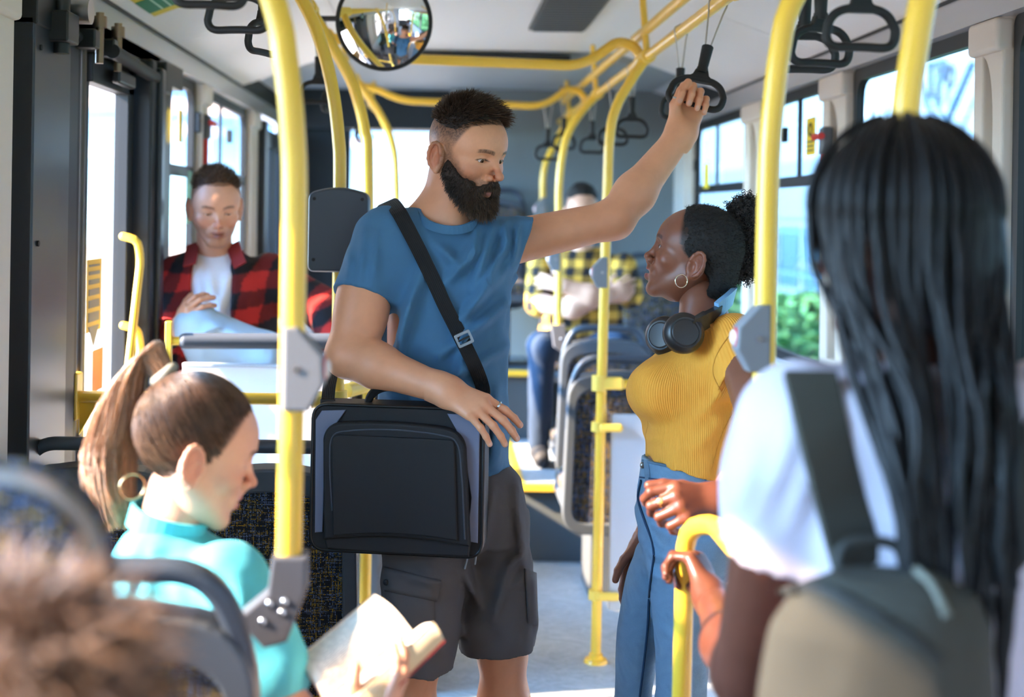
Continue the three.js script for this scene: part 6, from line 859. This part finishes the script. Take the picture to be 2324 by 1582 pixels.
// ---------- seated man in the red plaid shirt ----------
const plaid = (a, b, c, s) => (p, q) => { const m = (v) => (((v / s) % 1) + 1) % 1 < 0.5, i = m(p), j = m(q); return i && j ? c : i || j ? b : a; };
const rm = person('seated man in a red plaid shirt and white t-shirt by the left window', V(-0.7, 0, -4.45));
{
  const SK = lin('#d39b7c'), skin = plain(SK), hm = headMatrix(P(488, 476, 4.42), 0.28, 0.30, 0.02, 1.06), fc = faceColor({ skin: SK, lip: lin('#b8736a'), brow: lin('#5a3b28'), flush: lin('#c77a5e'), eyeOpen: 0.002, lidDrop: 0.0045 }), hb = lin('#6b4429');
  const hc = (x, y, z) => { const zf = y > 0.1 ? 0.085 : lerp(0.032, 0.066, clamp((y - 0.03) / 0.07, 0, 1)); let c = mixc(fc(x, y, z), hb, 0.75 * (1 - smoothstep(z - zf, -0.006, 0.004)) * smoothstep(y, 0.0, 0.07)); return mixc(c, lin('#6d4630'), 0.42 * (1 - smoothstep(y, -0.045, -0.022)) * smoothstep(z, 0.02, 0.05)); };
  const wr = P(398, 752, 4.19), hA = hand({ wrist: wr, fwd: P(440, 690, 4.15).sub(wr), back: V(-0.5, 0.3, 0.8), side: -1, curls: [[0.5, 0.6, 0.4], [0.5, 0.6, 0.4], [0.55, 0.6, 0.4], [0.6, 0.6, 0.4]], scale: 1.0 });
  const body = [cap(P(488, 600, 4.46), P(486, 520, 4.44), 0.062, 0.058, 0.03), loft([ring(590, 440, 540, 4.46, 0.06), ring(640, 400, 600, 4.46, 0.09), ring(850, 410, 600, 4.46, 0.1), [0.62, -0.70, -4.48, 0.15, 0.12]]), cap(P(390, 640, 4.44), P(362, 760, 4.3), 0.05, 0.042, 0.03), cap(P(362, 760, 4.3), wr, 0.042, 0.03, 0.03), cap(P(625, 640, 4.48), P(735, 700, 4.42), 0.05, 0.042, 0.03), cap(P(735, 700, 4.42), P(760, 800, 4.3), 0.042, 0.03, 0.03), ...hand({ wrist: P(760, 800, 4.3), fwd: V(-0.1, -1, 0.2), back: V(0.5, 0, 0.8), side: 1, curls: [[0.4, 0.4, 0.3], [0.4, 0.4, 0.3], [0.4, 0.4, 0.3], [0.4, 0.4, 0.3]] }).prims];
  part(rm, 'body', mergeC([solid(body, 0.011, { color: skin }), headGeo(headPrims({ eyeOpen: 0.002, lidDrop: 0.0045 }), hm, hc, 0.0034), mesh(field(hA.prims), hA.at(0, 0.08, 0).addScalar(-0.11), hA.at(0, 0.08, 0).addScalar(0.11), 0.004, skin)]), skinMat()); eyeParts(rm, hm, '#4a3322', [0.1, -0.3]);
  const capG = solid([ell(V(0, 0.050, 0.002), V(0.077, 0.090, 0.098), 0.02), cut(V(0, 0.078, 0), V(0, -1, -0.12), 0.008), cut(V(0, 0.105, 0.07), V(0, -0.6, 0.8), 0.01)], 0.005, { mod: rumple(60, 0.003) }), lk = fromSurface(capG, 1600, (p, n) => { if (n.y < 0) return null; const d = n.clone().add(V(rr(-0.4, 0.4), 0.4, 0.3 + rr(-0.3, 0.3))).normalize(), L = rr(0.008, 0.018); return [p, p.clone().addScaledVector(d, L * 0.5), p.clone().addScaledVector(d, L)]; });
  const hr = part(rm, 'hair', capG.applyMatrix4(hm), HAIRM('#4a2f1d', 0.7)); part(hr, 'hair_locks', strands(lk, 0.0013, 0.0004, 3, () => { const k = rr(0.5, 1.5); return [[0.07 * k, 0.04 * k, 0.022 * k], [0.17 * k, 0.10 * k, 0.055 * k]]; }).applyMatrix4(hm), VC(0.5)).userData.kind = 'stuff';
  const tor = (e) => loft([ring(568, 440 - e, 535 + e, 4.46, 0.05 + e * 0.0012), ring(596, 412 - e, 566 + e, 4.46, 0.085 + e * 0.0012), ring(630, 390 - e, 606 + e, 4.46, 0.11 + e * 0.0012), ring(720, 392 - e, 612 + e, 4.45, 0.125 + e * 0.0012), ring(860, 400 - e, 616 + e, 4.45, 0.125 + e * 0.0012), [0.66, -0.70, -4.48, 0.17, 0.14]], 0.03);
  part(rm, 'tshirt', solid([tor(0), ell(P(488, 555, 4.44), V(0.062, 0.05, 0.06), 0.01, 1)], 0.009, { mod: addm(folds([[470, 620, 500, 700], [520, 620, 500, 720], [450, 640, 470, 720]], 4.34, 0.01, 0.016), rumple(14, 0.004)) }), mat('#efeef0', 0.85));
  const pr = plaid(lin('#c02a24'), lin('#6a1616'), lin('#17151b'), 0.105), ax = P(735, 700, 4.42).sub(P(625, 640, 4.48)).normalize();
  const col = (x, y, z) => { if (x > P(640, 640, 4.46).x) { const q = V(x, y, z).sub(P(625, 640, 4.48)); return pr(q.dot(ax), (y - x * 0.4) * 1.0 + 0.03); } return pr(x + 0.02 + (z + 4.45) * 0.5, y + (z + 4.45) * 0.25); };
  const sp = [tor(16), cap(P(404, 628, 4.45), P(362, 765, 4.3), 0.072, 0.064, 0.04), cap(P(362, 765, 4.3), P(394, 755, 4.21), 0.06, 0.044, 0.03), cap(P(610, 628, 4.48), P(735, 702, 4.42), 0.078, 0.064, 0.05), cap(P(735, 702, 4.42), P(758, 780, 4.32), 0.062, 0.045, 0.03)], x0 = P(438, 640, 4.36), x1 = P(524, 640, 4.36), op = { f: (x, y, z) => Math.max(x0.x + (y - x0.y) * -0.05 - x, x - x1.x + (y - x1.y) * 0.1, -4.46 - z), k: 0.012, op: 1, c: V(), R: 1e9 };
  const so = part(rm, 'plaid_shirt', solid([...sp, op, ell(P(488, 560, 4.45), V(0.075, 0.07, 0.09), 0.01, 1)], 0.0075, { color: col, mod: addm(rumple(13, 0.006, 2), rumple(30, 0.002)) }), VC(0.9));
  for (const [a, b, c] of [[438, 560, 430], [528, 560, 545]]) part(so, 'collar', ribbon(smooth([P(a, b - 6, 4.44), P((a + c) / 2, b + 20, 4.38), P(c, b + 42, 4.34)]).getPoints(8), V(1, 0.3, 0.2), 0.045, 0.006), mat('#8f2320', 0.9));
  const jm = mat('#a9c4d8', 0.9, { bumpMap: clothBump, bumpScale: 0.0008 }); part(rm, 'jeans', solid([cap(V(-0.62, 0.78, -4.45), P(448, 742, 4.20), 0.088, 0.070, 0.03), cap(P(448, 742, 4.20), P(610, 800, 4.22), 0.070, 0.060, 0.03), cap(P(610, 800, 4.22), P(690, 840, 4.26), 0.06, 0.05, 0.03), cap(V(-0.55, 0.74, -4.45), P(560, 850, 4.28), 0.085, 0.068, 0.03), cap(P(560, 850, 4.28), V(-0.6, 0.22, -4.28), 0.066, 0.056, 0.03), ell(V(-0.66, 0.74, -4.47), V(0.17, 0.1, 0.13), 0.04)], 0.01, { mod: addm(folds([[450, 760, 500, 740], [520, 750, 600, 790], [480, 735, 560, 770]], 4.14, 0.008, 0.014), rumple(14, 0.004)) }), jm);
  part(rm, 'shoe', solid([cap(V(-0.6, 0.17, -4.26), V(-0.6, 0.16, -4.12), 0.05, 0.04, 0.02)], 0.01), mat('#dcdad6', 0.7)); part(rm, 'shoe', solid([cap(P(700, 846, 4.27), P(735, 830, 4.2), 0.045, 0.038, 0.02)], 0.01), mat('#dcdad6', 0.7));
}
// ---------- seated man in the yellow plaid shirt, arms folded ----------
const ym = person('seated man in a yellow and black plaid shirt with folded arms at the back', V(0.74, 0.345, -6.75));
{
  const SK = lin('#d2a188'), skin = plain(SK), hm = headMatrix(P(1319, 486, 6.72), 0.0, 0.12, 0, 1.06), fc = faceColor({ skin: SK, lip: lin('#b8736a'), brow: lin('#2a1c16'), flush: lin('#c88468') });
  const body = [cap(P(1319, 575, 6.74), P(1319, 520, 6.74), 0.062, 0.058, 0.03), loft([ring(570, 1285, 1352, 6.75, 0.06), ring(620, 1250, 1400, 6.75, 0.09), ring(760, 1250, 1390, 6.75, 0.1)]), cap(P(1222, 688, 6.56), P(1300, 700, 6.46), 0.052, 0.048, 0.03), cap(P(1300, 700, 6.46), P(1378, 672, 6.46), 0.048, 0.034, 0.03), cap(P(1425, 664, 6.56), P(1340, 668, 6.44), 0.052, 0.046, 0.03), cap(P(1340, 668, 6.44), P(1275, 648, 6.44), 0.046, 0.034, 0.03)];
  const hA = hand({ wrist: P(1378, 672, 6.46), fwd: V(0.8, 0.5, -0.1), back: V(0, 0.3, 1), side: -1, curls: [[0.3, 0.4, 0.3], [0.3, 0.4, 0.3], [0.3, 0.4, 0.3], [0.3, 0.4, 0.3]] }), hB = hand({ wrist: P(1275, 648, 6.44), fwd: V(-0.8, 0.2, -0.5), back: V(0, 0.3, 1), side: 1, curls: [[0.3, 0.4, 0.3], [0.3, 0.4, 0.3], [0.3, 0.4, 0.3], [0.3, 0.4, 0.3]] });
  part(ym, 'body', mergeC([solid([...body, ...hA.prims, ...hB.prims], 0.01, { color: skin }), headGeo(headPrims({}), hm, (x, y, z) => mixc(fc(x, y, z), lin('#1d1512'), 0.85 * (1 - smoothstep(z - (y > 0.1 ? 0.085 : 0.05), -0.006, 0.004)) * smoothstep(y, 0.01, 0.06)), 0.004)]), skinMat()); eyeParts(ym, hm, '#3a281c');
  part(ym, 'hair', solid([ell(V(0, 0.058, 0.002), V(0.078, 0.096, 0.1), 0.02), cut(V(0, 0.085, 0), V(0, -1, -0.15), 0.01), cut(V(0, 0.108, 0.078), V(0, -0.5, 1), 0.01)], 0.006, { mod: rumple(60, 0.004) }).applyMatrix4(hm), HAIRM('#16110f', 0.7));
  const pr = plaid(lin('#e3b048'), lin('#8a6a2a'), lin('#16161c'), 0.085), sp = [loft([ring(562, 1280, 1360, 6.75, 0.07), ring(584, 1236, 1402, 6.75, 0.1), ring(620, 1218, 1424, 6.75, 0.125), ring(700, 1226, 1414, 6.74, 0.135), ring(780, 1222, 1420, 6.74, 0.135)], 0.03), cap(P(1228, 608, 6.72), P(1222, 690, 6.58), 0.075, 0.068, 0.04), cap(P(1416, 608, 6.72), P(1426, 668, 6.58), 0.075, 0.068, 0.04), ell(P(1319, 555, 6.73), V(0.065, 0.05, 0.07), 0.01, 1)];
  part(ym, 'plaid_shirt', solid(sp, 0.008, { color: (x, y, z) => pr(x + (z + 6.7) * 0.4 + 0.02, y + 0.03), mod: rumple(12, 0.006) }), VC(0.9));
  part(ym, 'jeans', solid([ell(V(0.73, 0.90, -6.75), V(0.19, 0.11, 0.15), 0.04), cap(V(0.64, 0.89, -6.72), V(0.50, 0.92, -6.36), 0.088, 0.072, 0.03), cap(V(0.50, 0.92, -6.36), V(0.50, 0.44, -6.44), 0.068, 0.056, 0.03), cap(V(0.82, 0.89, -6.72), V(0.86, 0.92, -6.36), 0.088, 0.072, 0.03), cap(V(0.86, 0.92, -6.36), V(0.84, 0.44, -6.46), 0.068, 0.056, 0.03)], 0.011, { mod: rumple(14, 0.004) }), mat('#22344a', 0.9));
  for (const [x, z] of [[0.50, -6.42], [0.84, -6.44]]) part(ym, 'shoe', solid([cap(V(x, 0.395, z - 0.03), V(x, 0.385, z + 0.13), 0.048, 0.038, 0.02), cut(V(0, 0.348, 0), V(0, -1, 0))], 0.01), mat('#2a2a2c', 0.7));
}
// ---------- passenger out of focus in the lower left corner ----------
const fp = person('blurred brown-haired passenger in the lower left corner', V(-0.25, 0, -0.8));
{
  const SK = lin('#d6a184'), H = P(10, 1890, 0.80), hm = headMatrix(H, 2.6, 0.1, 0, 1.0), skin = plain(SK), x = H.x, y = H.y, z = H.z;
  part(fp, 'body', mergeC([headGeo(headPrims({}), hm, faceColor({ skin: SK, lip: lin('#b8736a'), brow: lin('#3c261c') }), 0.004), solid([cap(V(x, y - 0.2, z), V(x, y - 0.06, z), 0.056, 0.052, 0.03), loft([[y - 0.14, x, z, 0.06, 0.06], [y - 0.2, x, z, 0.17, 0.08], [y - 0.45, x, z, 0.16, 0.1], [0.46, x, z, 0.17, 0.13]]), cap(V(x - 0.08, 0.55, z), V(x - 0.09, 0.56, z - 0.36), 0.07, 0.055), cap(V(x + 0.08, 0.55, z), V(x + 0.09, 0.56, z - 0.36), 0.07, 0.055), cap(V(x - 0.09, 0.56, z - 0.36), V(x - 0.09, 0.06, z - 0.36), 0.05, 0.04), cap(V(x + 0.09, 0.56, z - 0.36), V(x + 0.09, 0.06, z - 0.36), 0.05, 0.04)], 0.013, { color: skin })]), skinMat());
  part(fp, 'jacket', solid([loft([[y - 0.15, x, z, 0.075, 0.075], [y - 0.19, x, z, 0.18, 0.1], [y - 0.3, x, z, 0.2, 0.12], [y - 0.6, x, z, 0.19, 0.13]]), cap(V(x - 0.17, y - 0.22, z), V(x - 0.2, y - 0.5, z - 0.02), 0.06, 0.05, 0.04), cap(V(x + 0.17, y - 0.22, z), V(x + 0.2, y - 0.5, z - 0.02), 0.06, 0.05, 0.04)], 0.013), mat('#6b5f58', 0.9));
  const hg = solid([ell(V(0, 0.05, -0.006), V(0.086, 0.097, 0.104), 0.02), ell(V(0, -0.05, -0.05), V(0.085, 0.1, 0.06), 0.04), cut(V(0, 0, 0.03), V(0, -0.4, 1), 0.02)], 0.006), fz = fromSurface(hg, 2600, (p, n) => { const L = rr(0.02, 0.06), d = n.clone().multiplyScalar(0.8).add(V(rr(-0.8, 0.8), rr(-0.9, 0.5), rr(-0.8, 0.8))).normalize(), q = []; for (let i = 0; i < 5; i++) q.push(p.clone().addScaledVector(d, L * i / 4).add(V(0, -0.3 * L * i * i / 16, 0))); return q; });
  const hr = part(fp, 'hair', hg.applyMatrix4(hm), HAIRM('#4d2d1b', 0.6)); part(hr, 'hair_strands', strands(fz, 0.0014, 0.0007, 3, () => { const k = rr(0.6, 1.5); return [[0.14 * k, 0.07 * k, 0.036 * k], [0.34 * k, 0.19 * k, 0.10 * k]]; }).applyMatrix4(hm), VC(0.5, { transmission: 0.4, thickness: 0 })).userData.kind = 'stuff';
}

// ---------- laptop bag slung from the bearded man's shoulder ----------
{
  const D = 2.915, s = FPX / D, C0 = P(900, 1090, D), Zb = V(-0.13, 0.02, 0.99).normalize(), Xb = V(0, 1, 0).cross(Zb).normalize(), Yb = Zb.clone().cross(Xb), q = basisQ(Xb, Yb, Zb), m4 = M4(C0, q);
  const t = thing('laptop_bag', 'black and grey laptop bag hanging in front of the bearded man', 'bag', P(900, 1250, D)), L = (u, v, k = 0) => [(u - 900) / s, (1090 - v) / s], put = (g) => g.applyMatrix4(m4);
  const blk = phys('#0c0e12', 0.62, { bumpMap: clothBump, bumpScale: 0.0007 }), blk2 = phys('#090b0f', 0.55, { bumpMap: clothBump, bumpScale: 0.0007 }), gry = phys('#747a8e', 0.75, { bumpMap: clothBump, bumpScale: 0.0006 }), piping = mat('#070809', 0.4), web = mat('#090a0c', 0.8, { bumpMap: ribBump, bumpScale: 0.0005 }), metal = mat('#8e969c', 0.3, { metalness: 0.8 });
  const W = 0.378, H = 0.318, dep = 0.085, shp = rrShape(W, H, 0.032);
  part(t, 'bag_body', put(new THREE.ExtrudeGeometry(shp, { depth: dep, bevelEnabled: true, bevelSize: 0.006, bevelThickness: 0.006, bevelSegments: 3, curveSegments: 8 }).translate(0, 0, -dep - 0.006)), blk2);
  const loop = (w, h, r, z, rad, mm, name) => { const pts = rrShape(w, h, r).getSpacedPoints(90).map((p) => V(p.x, p.y, z)); part(t, name, put(new THREE.TubeGeometry(new THREE.CatmullRomCurve3(pts.slice(0, -1), true), 140, rad, 8, true)), mm); };
  loop(W + 0.004, H + 0.004, 0.034, -0.002, 0.0042, piping, 'piping'); loop(W + 0.006, H + 0.006, 0.034, -0.045, 0.003, piping, 'zip'); loop(W + 0.006, H + 0.006, 0.034, -0.056, 0.003, metal, 'zip_teeth'); loop(W + 0.004, H + 0.004, 0.034, -dep, 0.0042, piping, 'piping');
  const panel = (px, th, z, mm, name) => part(t, name, put(extrude(px.map((p) => L(...p)), th, 0.002).translate(0, 0, z)), mm);
  panel([[716, 1214], [713, 960], [726, 940], [778, 936], [738, 994], [732, 1100], [730, 1212]], 0.004, 0.002, gry, 'side_panel'); panel([[1016, 936], [1078, 938], [1086, 950], [1086, 1220], [1066, 1217], [1074, 1121], [1058, 1027], [1036, 968]], 0.004, 0.002, gry, 'side_panel');
  const pk = new THREE.Shape(), mv = (f, ...a) => { const o = []; for (let i = 0; i < a.length; i += 2) o.push(...L(a[i], a[i + 1])); pk[f](...o); }; mv('moveTo', 745, 1220); mv('lineTo', 740, 1000); mv('quadraticCurveTo', 744, 968, 782, 967); mv('quadraticCurveTo', 890, 958, 1002, 970); mv('quadraticCurveTo', 1046, 974, 1052, 1010); mv('lineTo', 1066, 1220); mv('quadraticCurveTo', 900, 1196, 745, 1220);
  const pg = new THREE.ExtrudeGeometry(pk, { depth: 0.016, bevelEnabled: true, bevelSize: 0.007, bevelThickness: 0.009, bevelSegments: 4, curveSegments: 10 }); part(t, 'front_pocket', put(pg.clone().translate(0, 0, 0.001)), blk);
  const pp = smooth([[752, 1150], [744, 1040], [750, 982], [790, 968], [890, 962], [1004, 970], [1044, 988], [1056, 1060], [1066, 1200]].map(([u, v]) => V(...L(u, v), 0.022))); part(t, 'pocket_zip', put(new THREE.TubeGeometry(pp, 90, 0.0035, 8)), piping); part(t, 'zip_tape', put(new THREE.TubeGeometry(smooth(pp.getPoints(30).map((p) => V(p.x * 0.965 + 0.001, p.y - 0.010, 0.025))), 90, 0.0022, 6)), mat('#3c4048', 0.6));
  const ip = new THREE.Shape(); { const A = L(765, 1212), B = L(758, 1000), c = L(775, 990), d = L(1022, 992), e = L(1032, 1002), f = L(1042, 1210), k = L(900, 1192); ip.moveTo(...A); ip.lineTo(...B); ip.quadraticCurveTo(L(760, 990)[0], L(760, 990)[1], ...c); ip.lineTo(...d); ip.quadraticCurveTo(L(1031, 992)[0], L(1031, 992)[1], ...e); ip.lineTo(...f); ip.quadraticCurveTo(...k, ...A); }
  part(t, 'pocket_face', put(new THREE.ExtrudeGeometry(ip, { depth: 0.004, bevelEnabled: true, bevelSize: 0.003, bevelThickness: 0.004, bevelSegments: 3, curveSegments: 8 }).translate(0, 0, 0.024)), blk);
  part(t, 'bottom_panel', put(extrude([[742, 1226], [800, 1214], [900, 1208], [1000, 1214], [1068, 1226], [1066, 1248], [900, 1250], [748, 1246]].map((p) => L(...p)), 0.012, 0.004).translate(0, 0, 0.004)), blk2);
  // handle on top
  const hp = smooth([[822, 922], [832, 902], [856, 886], [900, 880], [960, 884], [990, 902], [1000, 922]].map(([u, v]) => V(...L(u, v), -dep / 2))); part(t, 'handle', put(sweep(hp, 0.0115, 60, 10, (k) => 0.75 + 0.3 * Math.sin(Math.PI * k))), blk2);
  // strap over the shoulder
  const front = [[903, 478], [922, 512], [936, 539], [950, 566], [965, 597], [980, 628], [994, 659], [1008, 690], [1034, 742], [1056, 786], [1078, 832], [1092, 868]].map(([u, v]) => cast(manShirtF, u, v, 2.85, 3.35, 0.011)), ringR = V(...L(1082, 930), -dep / 2).applyMatrix4(m4), ringL = V(...L(728, 930), -dep / 2).applyMatrix4(m4);
  front.push(P(1098, 896, 2.985), ringR.clone().add(V(0.002, 0.012, 0))); const back = [P(884, 458, 3.17), P(868, 470, 3.24), P(850, 520, 3.275), P(820, 640, 3.275), P(790, 740, 3.25), P(762, 824, 3.10)], left = [P(758, 830, 3.09), P(748, 872, 3.02), ringL.clone().add(V(0, 0.012, 0))];
  part(t, 'shoulder_strap', ribbon(smooth([...back.slice().reverse(), ...front]).getPoints(90), V(0.9, 0.42, -0.1), (k) => lerp(0.036, 0.032, k), 0.0035), web); part(t, 'shoulder_strap', ribbon(smooth(left).getPoints(14), V(0.95, 0.12, 0.1), 0.03, 0.0035), web);
  for (const r of [ringL, ringR]) { part(t, 'strap_clip', box(r.x - 0.017, r.x + 0.017, r.y - 0.006, r.y + 0.014, r.z - 0.006, r.z + 0.006, 0.004), piping); const g = new THREE.TorusGeometry(0.012, 0.0025, 8, 24); g.scale(1.2, 0.8, 1); g.translate(r.x, r.y - 0.008, r.z); part(t, 'ring', g, metal); }
  { const c = cast(manShirtF, 1053, 769, 2.85, 3.35, 0.0145), tan = V(0.43, -0.9, 0).normalize(), ac = V(0.9, 0.43, 0).normalize(), qq = basisQ(ac, tan.clone().negate(), V(0, 0, 1)), f = rrShape(0.036, 0.030, 0.004); f.holes.push(rrShape(0.028, 0.020, 0.002, THREE.Path)); const g = extrude(f, 0.004, 0.001); g.applyQuaternion(qq); g.translate(c.x, c.y, c.z); part(t, 'slide_buckle', g, metal); const b = box(-0.015, 0.015, -0.002, 0.002, -0.002, 0.003, 0.001); b.applyQuaternion(qq); b.translate(c.x, c.y, c.z); part(t, 'buckle_bar', b, piping); }
}

// ---------- hand over ----------
const renderer = new THREE.WebGLRenderer({ antialias: true });
renderer.toneMapping = THREE.LinearToneMapping;
renderer.toneMappingExposure = EXPOSURE;
renderer.shadowMap.enabled = true;
renderer.render(scene, camera);
